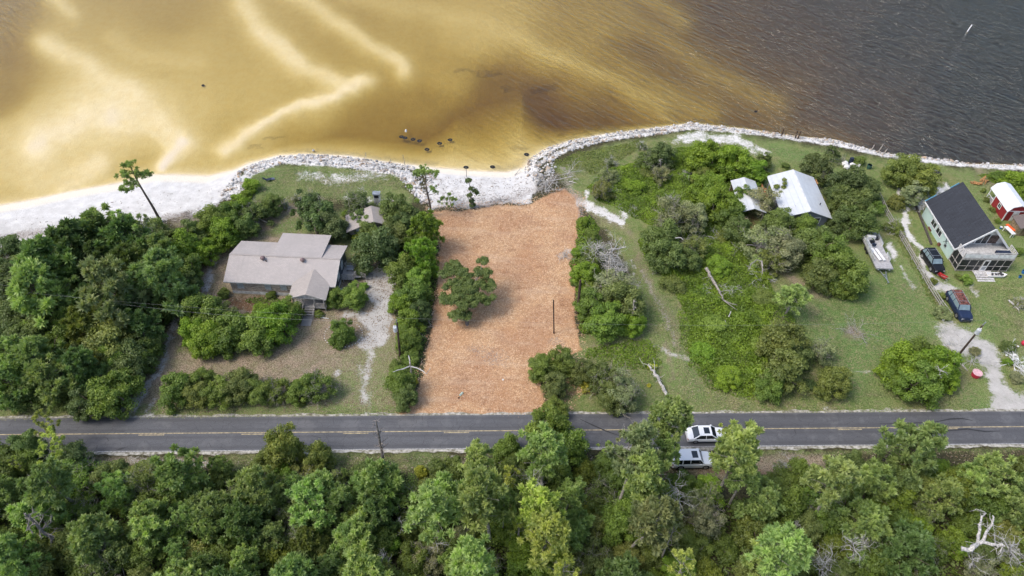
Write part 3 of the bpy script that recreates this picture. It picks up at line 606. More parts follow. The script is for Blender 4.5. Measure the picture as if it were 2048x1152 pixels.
T([("grey_shrub", 15, 510, 62, "grey", "grey twiggy scrub at the left margin on the back of the beach"),
   ("grey_shrub", 62, 495, 58, "grey", "grey twiggy scrub along the beach left of the pines"),
   ("grey_shrub", 105, 490, 42, "olive", "olive twiggy scrub touching the broad blue-green pine"),
   ("grey_shrub", 198, 778, 26, "grey", "small dead-twigged shrub at the road side of the left wood")], "grey scrub behind the beach")
# hedge of oaks between wood and cabin, along the beach
T([("oak", 362, 497, 84, "vine", "bright green oak on the upper left side of the cabin lot"),
   ("oak", 384, 470, 66, "oak", "mid green oak in the row running up to the beach"),
   ("oak", 366, 532, 74, "shrub", "green oak left of the cabin beside the bare sand"),
   ("oak", 376, 560, 56, "oakd", "dark low oak left of the cabin at the end of the row"),
   ("oak", 408, 498, 56, "vine", "bright round oak facing the cabin's upper left corner"),
   ("oak", 424, 440, 72, "shrub", "green oak in the beach row above the bright round oak"),
   ("oak", 446, 462, 70, "vine", "bright oak in the beach row with its foot on the dry lawn"),
   ("oak", 458, 424, 60, "shrub", "oak at the beach side beside the riprap"),
   ("oak", 484, 448, 56, "oak", "dark small oak at the right foot of the beach row"),
   ("oak", 476, 414, 58, "vine", "bright oak crown near the end of the riprap"),
   ("grey_oak", 508, 420, 62, "oak", "half bare oak at the top of the beach row by the lawn"),
   ("oak", 540, 408, 50, "oak", "dark oak ending the beach row on the lawn"),
   ("grey_shrub", 568, 410, 26, "grey", "small grey shrub right of the beach row"),
   ("shrub", 500, 366, 46, "vine", "bright yellow-green bush at the riprap's left end by the lawn chair"),
   ("shrub", 490, 388, 30, "vine", "small bright bush under the yellow-green bush")], "oaks along the beach above the cabin")
T([("spread_oak", 613, 410, 66, "oakd", "dark spreading oak reaching up onto the lawn"),
   ("spread_oak", 632, 432, 82, "oakd", "large dark oak between lawn and cabin roof"),
   ("oak", 660, 448, 66, "oakd", "dense dark oak over the cabin's back roof corner"),
   ("grey_shrub", 592, 396, 24, "grey", "tiny grey shrub above the dark spreading oak"),
   ("grey_oak", 716, 402, 62, "oakd", "dark twiggy oak behind the back cottage"),
   ("shrub", 694, 423, 26, "vine", "yellow-green bush left of the back cottage"),
   ("spread_oak", 728, 437, 38, "oakd", "small oak reaching over the back cottage roof"),
   ("oak", 755, 492, 92, "oakd", "biggest dark oak in front of the back cottage"),
   ("spread_oak", 720, 440, 50, "oak", "spreading oak limb over the back cottage's left roof"), ("oak", 738, 464, 56, "oak", "oak hiding the middle of the back cottage"), ("oak", 806, 444, 56, "oakd", "dark oak against the back cottage's right eave"), ("oak", 790, 466, 62, "oak", "green oak at the right of the biggest dark oak"),
   ("oak", 792, 420, 70, "oak", "green oak right of the back cottage roof"),
   ("oak", 822, 432, 52, "oakd", "dark low oak at the mulch lot's upper left corner"),
   ("young_pine", 847, 464, 62, "bright", "bright green pine at the mulch lot's upper left edge"),
   ("young_pine", 849, 512, 62, "bright", "bright green pine bulging over the mulch's left edge"),
   ("shrub", 714, 473, 28, "yellow", "yellow-green bush beside the back cottage's front wall"),
   ("shrub", 733, 458, 24, "oak", "small dark bush on the cottage corner"),
   ("oak", 805, 535, 62, "shrub", "green oak in the hedgerow left of the mulch, upper part"),
   ("oak", 838, 550, 52, "bright", "bright oak in the hedgerow left of the mulch"),
   ("oak", 826, 586, 66, "shrub", "green oak in the hedgerow behind the utility pole top"),
   ("oak", 803, 604, 50, "vine", "bright green oak on the driveway side of the hedgerow"),
   ("oak", 842, 622, 46, "oakd", "dark oak on the mulch side of the hedgerow"),
   ("shrub", 846, 636, 24, "yellow", "yellow-leaved shrub in the hedgerow beside the mulch"),
   ("oak", 818, 642, 56, "vine", "bright oak in the hedgerow just right of the utility pole"),
   ("oak", 818, 676, 50, "shrub", "green oak at the foot of the utility pole"),
   ("shrub", 722, 535, 44, "oakd", "low dark bush at the cabin's right end above the deck"),
   ("oak", 670, 594, 44, "shrub", "olive green shrub tree right of the cabin porch"),
   ("oak", 706, 588, 54, "bright", "bright green shrub tree in front of the side deck"),
   ("shrub", 727, 570, 24, "bright", "small bright bush at the side deck ramp"),
   ("round_bush", 684, 661, 62, "shrub", "round clipped evergreen bush ringed with stones", dict(sz=1.2)),
   ("shrub", 447, 583, 30, "olive", "yellow-green bush at the cabin's front left corner"),
   ("shrub", 541, 588, 26, "shrub", "small bush against the cabin's front wall under the windows"),
   ("shrub", 655, 606, 26, "olive", "low bush beside the porch rail"),
   ("shrub", 637, 626, 24, "olive", "tiny bush under the porch rail right of the steps")], "trees round the cabin")
T([("oak", 400, 618, 84, "shrub", "big bush left of the cabin's front bed"), ("oak", 386, 655, 62, "vine", "bright bush at the left end of the front mound"),
   ("oak", 416, 674, 76, "vine", "rounded low bush bulging onto the dry lawn, front mound"), ("oak", 466, 660, 80, "shrub", "green bush in the middle of the front mound"),
   ("oak", 512, 664, 76, "shrub", "bush on the lower edge of the front mound"), ("oak", 548, 640, 84, "vine", "bright bush left of the porch steps"),
   ("oak", 576, 620, 58, "shrub", "tall bush touching the porch corner"), ("shrub", 488, 640, 60, "olive", "olive bush on top of the front mound"), ("oak", 450, 630, 56, "oak", "mid green bush behind the front mound"),
   ("oak", 526, 622, 44, "vine", "small bright bush under the cabin windows")], "bushes on the front mound of the cabin")
T([("oak", 352, 776, 72, "shrub", "leftmost bush of the roadside hedge"), ("oak", 386, 782, 62, "olive", "olive bush second in the roadside hedge"), ("oak", 398, 760, 56, "shrub", "back bush third in the roadside hedge"),
   ("oak", 436, 782, 66, "shrub", "bush left of centre in the roadside hedge"), ("oak", 480, 768, 74, "oak", "dark tall bush at the centre of the roadside hedge"), ("oak", 512, 780, 56, "shrub", "bush right of the dark hedge bush"),
   ("grey_oak", 550, 778, 60, "shrub", "greyish bush in the right half of the roadside hedge"), ("oak", 598, 776, 54, "shrub", "dark gap bush before the hedge's end"), ("grey_oak", 632, 770, 68, "shrub", "twiggy bush ending the roadside hedge"),
   ("shrub", 603, 806, 20, "olive", "tiny bush round the red stump")], "bushes of the roadside hedge")
T([("oak", 798, 762, 62, "shrub", "bush below the pale dead tree at the mulch corner"), ("oak", 808, 790, 52, "oak", "dark bush tip at the mulch corner near the road"), ("shrub", 820, 712, 44, "shrub", "low bush between pole and dead tree"), ("shrub", 790, 732, 40, "olive", "olive bush left of the pale dead tree"), ("shrub", 824, 762, 26, "yellow", "yellowish shrub under the pale dead tree")], "bushes at the mulch corner")
# trees right of the mulch
T([("oak", 1082, 734, 58, "shrub", "left oak of the roadside clump at the mulch's lower corner"), ("oak", 1122, 722, 60, "shrub", "rear oak of the roadside clump beside the mulch"), ("oak", 1112, 768, 56, "oak", "middle oak of the roadside clump"),
   ("oak", 1112, 812, 46, "shrub", "oak overhanging the road's far edge"), ("oak", 1168, 744, 52, "oak", "narrow oak in the middle of the roadside clump"), ("grey_oak", 1206, 748, 80, "oak", "grey-green oak of the roadside clump"),
   ("grey_oak", 1244, 782, 82, "grey", "palest oak at the right end of the roadside clump"), ("oak", 1222, 790, 60, "oak", "low oak under the palest roadside oak"), ("shrub", 1172, 770, 34, "yellow", "yellow-green shrub in the shade of the roadside clump"), ("shrub", 1305, 732, 24, "yellow", "yellow shrub at the broken log's top"), ("shrub", 1298, 770, 11, "yellow", "tiny yellow shrub left of the log")], "roadside clump right of the mulch")
T([("oak", 1188, 606, 72, "shrub", "left oak of the dense pair right of the brown trunk"), ("oak", 1242, 596, 90, "oak", "big dense oak right of the mulch"), ("oak", 1212, 636, 80, "shrub", "low front oak of the dense group"), ("oak", 1268, 640, 56, "vine", "bright oak beside the peeled trunk"), ("grey_oak", 1226, 566, 84, "grey", "grey-topped oak at the rear of the dense group"),
   ("grey_oak", 1196, 505, 64, "oak", "half dead oak under bare silver branches"), ("oak", 1172, 540, 52, "vine", "bright bush at the mulch's right edge"), ("shrub", 1158, 500, 36, "vine", "small bright bush above the brown trunk"), ("shrub", 1166, 440, 32, "vine", "bright bush at the mulch's upper right edge"), ("shrub", 1184, 468, 38, "shrub", "green bush near the upper right edge of the mulch"), ("shrub", 1152, 560, 30, "shrub", "bush behind the brown trunk"), ("shrub", 1187, 572, 44, "shrub", "bush between brown trunk and dense oak")], "trees along the right edge of the mulch")
T([("grey_shrub", 1284, 290, 26, "oak", "spindly small tree at the riprap crest"), ("oak", 1322, 306, 56, "oakd", "dark round oak below the riprap"), ("grey_oak", 1296, 318, 44, "oak", "dark grey oak left of the round dark oak"), ("grey_oak", 1216, 352, 42, "grey", "grey low scrub at the upper left of the thicket"), ("grey_oak", 1205, 376, 48, "olive", "olive scrub by the sandy edge of the thicket"),
   ("grey_oak", 1324, 346, 40, "grey", "grey weathered bush inside the thicket"), ("grey_shrub", 1222, 322, 30, "grey", "small grey bush on the grassy point"),
   ("grey_oak", 1346, 430, 88, "grey", "big grey-green oak left in the middle thicket"), ("oak", 1386, 426, 66, "grey", "round grey-green oak beside the big grey oak"), ("oak", 1326, 472, 78, "oak", "dark oak under the big grey oak"), ("oak", 1330, 505, 76, "oak", "dark round oak above the fallen trunk's left"), ("grey_oak", 1390, 492, 62, "olive", "olive oak with one white dead branch"), ("oak", 1378, 515, 50, "oak", "small oak below the olive oak"),
   ("oak", 1418, 372, 70, "vine", "bright yellowish oak in the thicket"), ("oak", 1440, 402, 74, "vine", "bright oak left of the small metal roof"), ("oak", 1464, 424, 62, "shrub", "oak hiding the front of the small metal roof"), ("oak", 1405, 350, 40, "olive", "pale little oak at the top of the thicket"), ("oak", 1476, 458, 56, "oak", "dark oak below the small metal roof"),
   ("oak", 1506, 336, 58, "vine", "round bright oak behind the small metal roof"), ("oak", 1466, 318, 74, "vine", "bright oak at the sandy strip of the thicket"), ("oak", 1408, 308, 72, "vine", "bright oak nearest the riprap in the thicket"), ("oak", 1530, 322, 34, "oak", "dark small oak at the thicket's sandy end"), ("shrub", 1572, 328, 20, "oak", "tiny dark bush on the grass behind the white roof"),
   ("oak", 1488, 392, 44, "shrub", "green oak draped over the carport's middle"), ("grey_oak", 1500, 378, 34, "grey", "grey tuft over the carport's ridge"), ("grey_oak", 1522, 396, 66, "grey", "grey oak between the two metal roofs"), ("spread_oak", 1560, 382, 48, "olive", "gappy oak spreading over the white metal roof, upper", dict(var=1)), ("spread_oak", 1600, 402, 36, "olive", "gappy oak limb over the white metal roof, middle", dict(var=2)), ("spread_oak", 1632, 408, 26, "olive", "gappy oak tuft over the white metal roof, right", dict(var=0)), ("grey_oak", 1590, 424, 50, "grey", "silvery oak at the white roof's front edge"),
   ("oak", 1556, 442, 62, "oak", "dark oak before the white house's hidden corner"), ("oak", 1610, 452, 56, "shrub", "oak left of the white house's window"), ("grey_oak", 1526, 478, 86, "grey", "silver-grey oak above the thicket"), ("oak", 1574, 494, 80, "grey", "grey-green oak right of the silver-grey oak"), ("grey_oak", 1545, 512, 60, "olive", "olive oak with pale trunk over bare soil"), ("oak", 1518, 520, 36, "pineg", "light green small crown on a pale trunk"),
   ("oak", 1636, 482, 84, "oak", "olive oak below the white house's window"), ("oak", 1662, 506, 80, "shrub", "green oak left of the pontoon boat"), ("oak", 1690, 540, 92, "shrub", "large green oak hiding the boat's left side"), ("oak", 1648, 542, 74, "oak", "dark oak left of the large green oak"), ("oak", 1694, 572, 50, "shrub", "low front of oaks near the trailer tongue"),
   ("oak", 1640, 330, 62, "oakd", "dark oak behind the white house"), ("spread_oak", 1668, 306, 36, "oakd", "small dark oak spreading toward the rocks"), ("grey_oak", 1640, 350, 44, "oak", "grey oak at the back corner of the white house"),
   ("oak", 1700, 362, 72, "oakd", "dark oak over the white junk pile"), ("oak", 1702, 404, 88, "oak", "big oak right of the white house"), ("oak", 1734, 376, 58, "oakd", "dark oak beside the green lawn strip"), ("oak", 1718, 436, 76, "oak", "oak between the white house and the boat"), ("oak", 1672, 388, 44, "oakd", "dark oak against the white roof's right eave"), ("oak", 1684, 440, 56, "oakd", "dark low oak at the white house's right wall"), ("shrub", 1752, 410, 44, "shrub", "bush at the fence's far end"), ("shrub", 1720, 318, 32, "olive", "feathery olive shrub near the white junk"),
   ("shrub", 1796, 400, 46, "olive", "olive shrub left of the bare sand patch"), ("oak", 1812, 336, 72, "olive", "ragged oak left part between the rocks and dark roof"), ("oak", 1846, 352, 70, "olive", "ragged oak right part near the barrel"), ("spread_oak", 1832, 385, 56, "grey", "pale branchy oak dipping towards the dark roof"), ("grey_shrub", 1798, 452, 44, "olive", "grass-like shrub on the fence by the yard"), ("shrub", 1776, 452, 26, "oak", "dark shrub at the fence rail's far end"),
   ("oak", 1566, 676, 92, "olive", "olive oak at the lawn's left edge"), ("oak", 1574, 738, 88, "olive", "broad olive oak by the road beside the lawn"), ("oak", 1600, 705, 60, "oak", "oak filling between the two olive oaks"), ("grey_oak", 1648, 700, 58, "grey", "pale oak behind the rightmost roadside oak"), ("oak", 1668, 758, 70, "olive", "rightmost round oak by the road on the lawn"), ("shrub", 1620, 765, 34, "oakd", "dark bush between the roadside oaks"), ("oak", 1540, 770, 60, "shrub", "dark oak at the thicket's road end"),
   ("tall_pine", 1588, 590, 56, "pinel", "light green pine alone above the olive oaks", dict(sz=.55)),
   ("oak", 1812, 722, 92, "vine", "left half of the huge round oak by the driveway"), ("oak", 1872, 722, 92, "vine", "right half of the huge round oak by the driveway"), ("oak", 1844, 762, 90, "shrub", "front of the huge round oak by the driveway"), ("oak", 1842, 704, 70, "shrub", "top of the huge round oak by the driveway"), ("oak", 1792, 748, 56, "shrub", "lower left lobe bush at the huge oak by the driveway"), ("oak", 1896, 752, 56, "vine", "lower right lobe bush at the huge oak by the driveway"),
   ("shrub", 1888, 622, 40, "grey", "spiky grey-green shrub at the fence end beside the van"), ("shrub", 1884, 590, 22, "olive", "small shrub growing through the fence"), ("shrub", 1868, 560, 20, "olive", "yellowish weed clump by the dark car"), ("shrub", 1952, 700, 26, "grey", "grass clump at the utility pole by the driveway"), ("shrub", 1935, 556, 30, "bright", "bright bush before the screened porch"), ("shrub", 1918, 552, 18, "olive", "olive bush before the porch's left corner"),
   ("shrub", 2030, 352, 60, "vine", "green bush behind the red barn shed"), ("shrub", 2050, 385, 50, "vine", "green bush at the right margin behind the barn shed"), ("shrub", 2000, 348, 34, "shrub", "bush between the rocks and the timber stack"), ("shrub", 1974, 398, 16, "olive", "small bush between dark roof and barn shed"), ("shrub", 1986, 418, 16, "olive", "bush against the barn shed's red wall"), ("shrub", 1997, 440, 15, "shrub", "dark bush at the barn shed's front corner"), ("shrub", 1968, 380, 14, "olive", "dry bush beside the dark roof's ridge"),
   ("shrub", 2040, 500, 24, "shrub", "bush at the right margin beside the porch"), ("grey_shrub", 2042, 605, 34, "grey", "grey bush at the right margin by the board"), ("shrub", 2020, 690, 36, "oak", "low bush round the buoys at the right margin"), ("shrub", 2018, 722, 22, "vine", "green cushion bush in front of the buoys"), ("shrub", 2036, 752, 32, "grey", "grey-green bush by the debris at the right margin")], "trees of the right-hand lots")
# wood along the bottom: tall pines near the road
g = "pines of the wood below the road"
T([("tall_pine", 951, 919, 62, "pinel", "light pine reaching over the road's near edge, left of the dark oaks"), ("tall_pine", 1091, 905, 84, "pinel", "bright pine against the dark oak at the road", dict(var=1)), ("open_pine", 1019, 957, 50, "piney", "sparse yellow-green pine behind the roadside dark bush"), ("tall_pine", 862, 1015, 92, "pinel", "broad light pine with a visible grey trunk, left of centre", dict(base=(878, 1088))),
   ("tall_pine", 958, 991, 98, "pinel", "broad light pine at the centre with a straight trunk", dict(base=(983, 1088), var=2)), ("tall_pine", 1008, 1013, 56, "pinel", "narrow light pine right of the straight trunk"), ("tall_pine", 1142, 991, 58, "pineg", "small round pine standing apart over dark brush", dict(base=(1128, 1030), var=3)), ("tall_pine", 1078, 1016, 84, "piney", "yellow-green pine with tangled dead limbs"), ("tall_pine", 1092, 1074, 88, "piney", "brightest yellow-green pine at bottom centre", dict(var=0)),
   ("open_pine", 1037, 1044, 50, "piney", "small yellow-green pine tuft left of the brightest pine"), ("tall_pine", 944, 1124, 88, "pinel", "large light pine cut by the bottom edge left of centre"), ("open_pine", 1128, 1142, 68, "piney", "yellow-green pine cut by the bottom edge"),
   ("young_pine", 763, 976, 86, "pineg", "round mid green pine below the snag by the road"), ("young_pine", 730, 970, 56, "pineg", "round pine left of the pine below the snag"), ("young_pine", 684, 1011, 66, "pineg", "mid green pine in the row left of centre"), ("young_pine", 750, 1034, 76, "pineb", "blue-green pine in the middle row left of centre"), ("young_pine", 701, 1073, 66, "pineg", "upright pine in the lower row left of centre"), ("young_pine", 688, 950, 24, "pineg", "tiny pine at the grass edge"), ("young_pine", 667, 1138, 56, "pineb", "pine tip at the bottom edge left of centre"),
   ("tall_pine", 1338, 846, 80, "pinel", "tall pine whose top covers the far edge line beside the white car", dict(var=0)), ("tall_pine", 1330, 906, 58, "pinel", "pine limb crown over the white car's tail", dict(var=1)), ("tall_pine", 1274, 899, 84, "grey", "grey-green tall pine on a leaning grey trunk", dict(base=(1227, 1030), var=1)), ("tall_pine", 1288, 950, 84, "pineg", "lower crown of pine beside the grey leaning trunk", dict(var=2)), ("open_pine", 1215, 900, 36, "pinel", "small pine tuft over the near edge line"), ("open_pine", 1319, 941, 30, "pinel", "tiny light pine tuft left of the white cars"),
   ("tall_pine", 1476, 900, 88, "pinel", "big light pine right of the two white cars", dict(var=3)), ("open_pine", 1452, 870, 40, "piney", "pine tip at the white car's nose"), ("tall_pine", 1488, 950, 60, "pineg", "lower crown of pine right of the parked cars"), ("tall_pine", 1310, 1044, 84, "grey", "greyish pine on a long slanting trunk", dict(base=(1254, 1108), var=0)), ("open_pine", 1340, 1075, 60, "grey", "thin greyish pine right of the slanting trunk"),
   ("tall_pine", 1674, 962, 88, "pineg", "full round pine on a white-barked slanting trunk", dict(base=(1625, 1034), var=1)), ("young_pine", 1834, 898, 98, "pineg", "dense pine overlapping the road on the right", dict(sz=1.1)), ("young_pine", 1972, 952, 82, "pineg", "dense pine in the upper right of the bottom wood"), ("young_pine", 2035, 1022, 60, "pineg", "pine at the right margin above the white snag"), ("tall_pine", 1560, 1110, 98, "pinel", "large light pine with red-brown limbs at the bottom right of centre", dict(var=0)), ("open_pine", 1366, 1134, 62, "piney", "yellow-green pine at the bottom edge under the grey oak"),
   ("young_pine", 1758, 1126, 40, "pineg", "small pine at the bottom edge under dead twigs"), ("young_pine", 1716, 1118, 38, "pineg", "small pine left of the bottom-edge pine"),
   ("open_pine", 99, 888, 54, "piney", "light yellow-green crown over the road at the left", dict(base=(106, 945))), ("open_pine", 90, 846, 48, "piney", "feathery top of the leaning pine over the road at the left"), ("tall_pine", 98, 967, 80, "pineg", "leaning pine with thick grey trunk at the left", dict(base=(157, 1012), var=2)), ("open_pine", 34, 926, 30, "piney", "little yellow-green pine at the left margin"), ("young_pine", 12, 986, 60, "pineg", "pine at the left margin below the road"), ("young_pine", 34, 1118, 88, "pinel", "big light pine in the bottom left corner", dict(sz=1.2)),
   ("young_pine", 301, 1027, 66, "pinel", "upright light pine left of the round pine"), ("young_pine", 379, 1035, 58, "pineg", "round pine in the middle of the left bottom wood"), ("young_pine", 441, 938, 42, "pineg", "small pine by the gravel verge"), ("young_pine", 420, 1060, 58, "pineg", "pine below the small verge pine"), ("young_pine", 489, 1044, 82, "pineb", "wide blue-green pine in the left bottom wood"), ("young_pine", 410, 1130, 58, "pineb", "blue pine at the bottom edge left"), ("young_pine", 492, 1122, 58, "pinel", "light pine near the bottom edge left"), ("young_pine", 656, 1140, 40, "pineb", "small blue pine at the very bottom"),
   ("young_pine", 359, 1106, 46, "pineg", "narrow pine in the bottom left wood"), ("young_pine", 636, 976, 66, "pinel", "light pine below the pair of roadside oaks"), ("young_pine", 586, 976, 46, "pineg", "pine below the big roadside oak"), ("young_pine", 600, 1010, 50, "pineg", "mid green pine under the light pine"), ("young_pine", 545, 1075, 50, "pineg", "mid green pine lower left of centre"), ("young_pine", 610, 1085, 54, "olive", "olive pine lower left of centre")], g)
T([("oak", 562, 890, 78, "olive", "tall olive oak standing over the road, left", dict(sz=1.7)), ("oak", 636, 912, 60, "olive", "smaller olive oak right of the tall one over the road", dict(sz=1.4)), ("oak", 1096, 862, 92, "shrub", "dark green oak covering the road, centre", dict(sz=1.3)), ("oak", 1142, 888, 80, "shrub", "right lobe oak of the dark road-covering group", dict(sz=1.2)), ("oak", 1014, 894, 64, "shrub", "dark low oak left of the bright pine at the road"),
   ("oak", 50, 890, 66, "pineb", "green oak overlapping the road at the left margin", dict(sz=1.3)), ("oak", 150, 918, 74, "oakd", "dark oak at the road edge, left"), ("grey_oak", 307, 955, 92, "olive", "olive oak below the gravel verge"), ("oak", 218, 950, 74, "oak", "dark olive oak left of the verge oak"), ("grey_oak", 548, 962, 66, "olive", "olive oak at the foot of the tall olive oak"), ("oak", 1790, 972, 84, "oak", "dark round oak in the right of the bottom wood"), ("oak", 1752, 950, 62, "oak", "dark oak left of the dark round oak"), ("oak", 1705, 925, 60, "oak", "oak by the verge right of centre"),
   ("grey_oak", 1390, 1002, 64, "grey", "pale grey oak with contorted white limbs", dict(sz=1.3)), ("grey_oak", 1416, 1040, 78, "grey", "larger pale oak with white limbs below the cars", dict(sz=1.3)), ("grey_oak", 855, 1120, 76, "grey", "grey oak with white twigs at the bottom centre-left"), ("grey_oak", 930, 1072, 54, "grey", "small grey oak between two light pines"), ("grey_oak", 1322, 985, 50, "grey", "grey oak left of the pale contorted oaks"),
   ("shrub", 780, 1083, 54, "bright", "bright green bush in the lower row left of centre", dict(sz=1.6)), ("shrub", 843, 940, 34, "yellow", "yellow bush at the grass edge right of the snag", dict(sz=1.4)), ("shrub", 776, 945, 38, "shrub", "bush at the foot of the snag", dict(sz=1.4)), ("shrub", 1187, 1022, 50, "undery", "yellow-green bush right of the small round pine", dict(sz=1.5)), ("oak", 1837, 1055, 56, "vine", "bright yellow-green oak in the right of the bottom wood"), ("oak", 1905, 1082, 60, "vine", "bright oak left of the big white snag"), ("grey_oak", 1962, 1134, 56, "grey", "grey-green oak under the big white snag"), ("grey_oak", 2012, 1108, 62, "grey", "silver-limbed oak in the bottom right corner"), ("grey_shrub", 1724, 1078, 60, "grey", "shrub of silver dead twigs right of centre", dict(sz=2.0)), ("grey_shrub", 1640, 1120, 50, "grey", "brown dead-twigged shrub by the large light pine", dict(sz=2.0)), ("grey_shrub", 1590, 1060, 40, "grey", "grey twiggy shrub above the large light pine", dict(sz=2.0)),
   ("grey_shrub", 1560, 930, 34, "grey", "dead grey brush on the verge beside the sand")], "oaks and bushes of the wood below the road")
# undergrowth filling the woods
def fill(n_max, sp, test, zone, kinds, cols, wr, label, group, szr=(1.0, 1.4)):
    r = random.Random(41); pts = []; k = 0
    for _ in range(60000):
        x, y = r.uniform(zone[0], zone[1]), r.uniform(zone[2], zone[3])
        if not test(x, y): continue
        if any((x-a)**2+(y-b)**2 < sp*sp for a, b in pts): continue
        pts.append((x, y)); k += 1
        kd = r.choice(kinds); R = PROTO[kd][0][2]; sc = r.uniform(*wr)/(2*R)
        spawn(kd, (x, y, gz(x, y)-.1), sc, COL[r.choice(cols)], label, group, None, (0, 0), None, r.uniform(*szr))
        if k >= n_max: break
def road_y(x): return RO[1]+(x-RO[0])*RD[1]/RD[0]
def in_bottom(x, y):
    u, v, d_ = PIX(np.array([x]), np.array([y]), np.array([1.0])); u, v = u[0], v[0]
    lim = np.interp(u, [0, 190, 230, 440, 520, 720, 820, 920, 960, 1160, 1260, 1330, 1530, 1640, 1700, 2048], [925, 932, 948, 950, 935, 945, 955, 950, 925, 935, 945, 975, 985, 955, 935, 925])
    return v > lim and v < 1290 and -90 < u < 2140
fill(250, 2.75, in_bottom, (-62, 68, 24, 47), ["oak", "oak", "shrub", "shrub", "grey_oak"], ["under", "under", "under", "shrub", "undery", "oak", "olive", "vine"], (3.6, 5.6), "dense green undergrowth bush filling the wood below the road", "undergrowth bushes below the road", (.7, 1.15))
def in_pines(x, y):
    u, v, d_ = PIX(np.array([x]), np.array([y]), np.array([0.0])); u, v = u[0], v[0]
    if not in_bottom(x, y) or 1290 < u < 1480 or (u > 1830 and v > 1040) or v < 985: return False
    return True
fill(30, 4.6, in_pines, (-60, 62, 26, 44), ["young_pine", "young_pine", "young_pine"], ["pineg", "pineg", "pineb", "pinel"], (3.6, 5.2), "mid green pine standing among the undergrowth below the road", "scattered pines below the road", (.9, 1.1))
LW = [(0, 528), (60, 500), (130, 490), (200, 470), (330, 480), (345, 560), (345, 625), (300, 690), (290, 730), (235, 790), (150, 805), (0, 800), (-80, 800), (-80, 540)]
def in_left(x, y):
    u, v, d_ = PIX(np.array([x]), np.array([y]), np.array([1.0])); return bool(inside(u, v, LW)[0])
fill(150, 2.9, in_left, (-90, -30, 45, 90), ["oak", "oak", "shrub"], ["under", "oakd", "oak", "shrub"], (3.4, 5.0), "dark undergrowth bush between the pines of the left wood", "undergrowth bushes of the left wood")

TH = [(1185, 375), (1240, 335), (1300, 322), (1390, 300), (1500, 325), (1530, 345), (1500, 400), (1480, 450), (1510, 500), (1535, 560), (1550, 600), (1530, 660), (1535, 740), (1560, 780), (1500, 785), (1440, 768), (1400, 730), (1385, 640), (1350, 580), (1320, 540), (1300, 500), (1310, 450), (1260, 420)]
def in_th(x, y):
    u, v, d_ = PIX(np.array([x]), np.array([y]), np.array([1.0])); return bool(inside(u, v, TH)[0])
fill(32, 3.9, in_th, (14, 52, 55, 112), ["shrub", "shrub", "oak", "grey_shrub"], ["vine", "vine", "shrub", "bright", "olive", "vine"], (2.6, 5.2), "bright green scrub mound rising out of the vines left of the white-roofed house", "scrub mounds in the vine thicket", (.45, .75))
# ground-hugging vines and brush
def thicket(label, P, dens, hmax, col, size=.15, seed=1, blotch=.5):
    r = np.random.default_rng(seed); W = np.array([G(a, b, .4)[:2] for a, b in P]); lo, hi = W.min(0), W.max(0)
    n = int(dens*(hi[0]-lo[0])*(hi[1]-lo[1])); x = r.uniform(lo[0], hi[0], n); y = r.uniform(lo[1], hi[1], n)
    e = seg_dist(x, y, W, True); k = inside(x, y, [tuple(q) for q in W]) & (e > .25+.35*wave_noise(x, y, 2.2, seed+3)); x, y, e = x[k], y[k], e[k]
    h = hmax*sst(0, 1.3, e)*(.45+.35*wave_noise(x, y, .9, seed)+.25*wave_noise(x, y, 2.4, seed+1)); h = np.clip(h, .08, None)
    z = land_z(x, y)+h*(.55+.5*r.random(len(x))**.4); c = np.stack([x, y, z], 1)
    nr_ = r.normal(size=(len(x), 3))*.8+np.array([0, 0, 1.1]); tone = np.clip(.42+blotch*.35*wave_noise(x, y, 1.3, seed+5)+.25*(h/hmax-.5)+r.normal(size=len(x))*.15, 0, 1)
    V_, F_, t_ = leaf_quads(c, nr_, size*r.uniform(.6, 1.4, len(x)), .65, tone, r)
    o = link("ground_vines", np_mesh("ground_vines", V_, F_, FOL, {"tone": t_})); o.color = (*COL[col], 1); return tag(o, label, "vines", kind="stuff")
thicket("dense bright green vines covering the ground between the sandy path and the white-roofed house", [(1172, 372), (1200, 340), (1235, 330), (1290, 312), (1360, 290), (1400, 284), (1450, 290), (1515, 315), (1545, 345), (1510, 400), (1490, 450), (1520, 500), (1545, 560), (1560, 600), (1540, 660), (1540, 740), (1575, 790), (1500, 792), (1440, 778), (1400, 740), (1372, 690), (1378, 640), (1345, 585), (1320, 550), (1285, 510), (1275, 475), (1305, 450), (1260, 430), (1215, 405), (1185, 395)], 105, 1.5, "vine", .125, 5, .9)
thicket("vine patch on the rise below the dense oaks", [(1170, 690), (1230, 680), (1290, 668), (1320, 690), (1325, 725), (1300, 740), (1240, 735), (1170, 715)], 60, .5, "vine", .13, 6)
thicket("green vines at the mulch's right edge under the half dead oak", [(1152, 440), (1180, 425), (1200, 450), (1210, 500), (1230, 560), (1290, 600), (1290, 660), (1160, 670), (1152, 600), (1140, 560), (1135, 520), (1150, 500)], 70, .7, "vine", .14, 8)
thicket("low creepers before the cabin windows", [(452, 594), (560, 590), (600, 640), (560, 690), (420, 706), (360, 690), (350, 640), (380, 595), (440, 610), (490, 628), (520, 612)], 60, .55, "shrub", .13, 9)
thicket("olive weeds on the grassy point behind the riprap", [(1105, 318), (1150, 300), (1210, 290), (1280, 275), (1290, 290), (1240, 320), (1210, 345), (1190, 350), (1150, 335), (1120, 330)], 40, .4, "olive", .12, 10)
thicket("weeds beside the rocks at the right margin", [(1940, 345), (2000, 340), (2090, 345), (2090, 420), (2030, 380), (1990, 365)], 50, .6, "vine", .13, 11)
thicket("grass-like weeds along the split rail fence", [(1775, 425), (1795, 440), (1825, 500), (1870, 580), (1905, 632), (1885, 640), (1850, 580), (1810, 510), (1780, 455)], 34, .45, "olive", .11, 12)
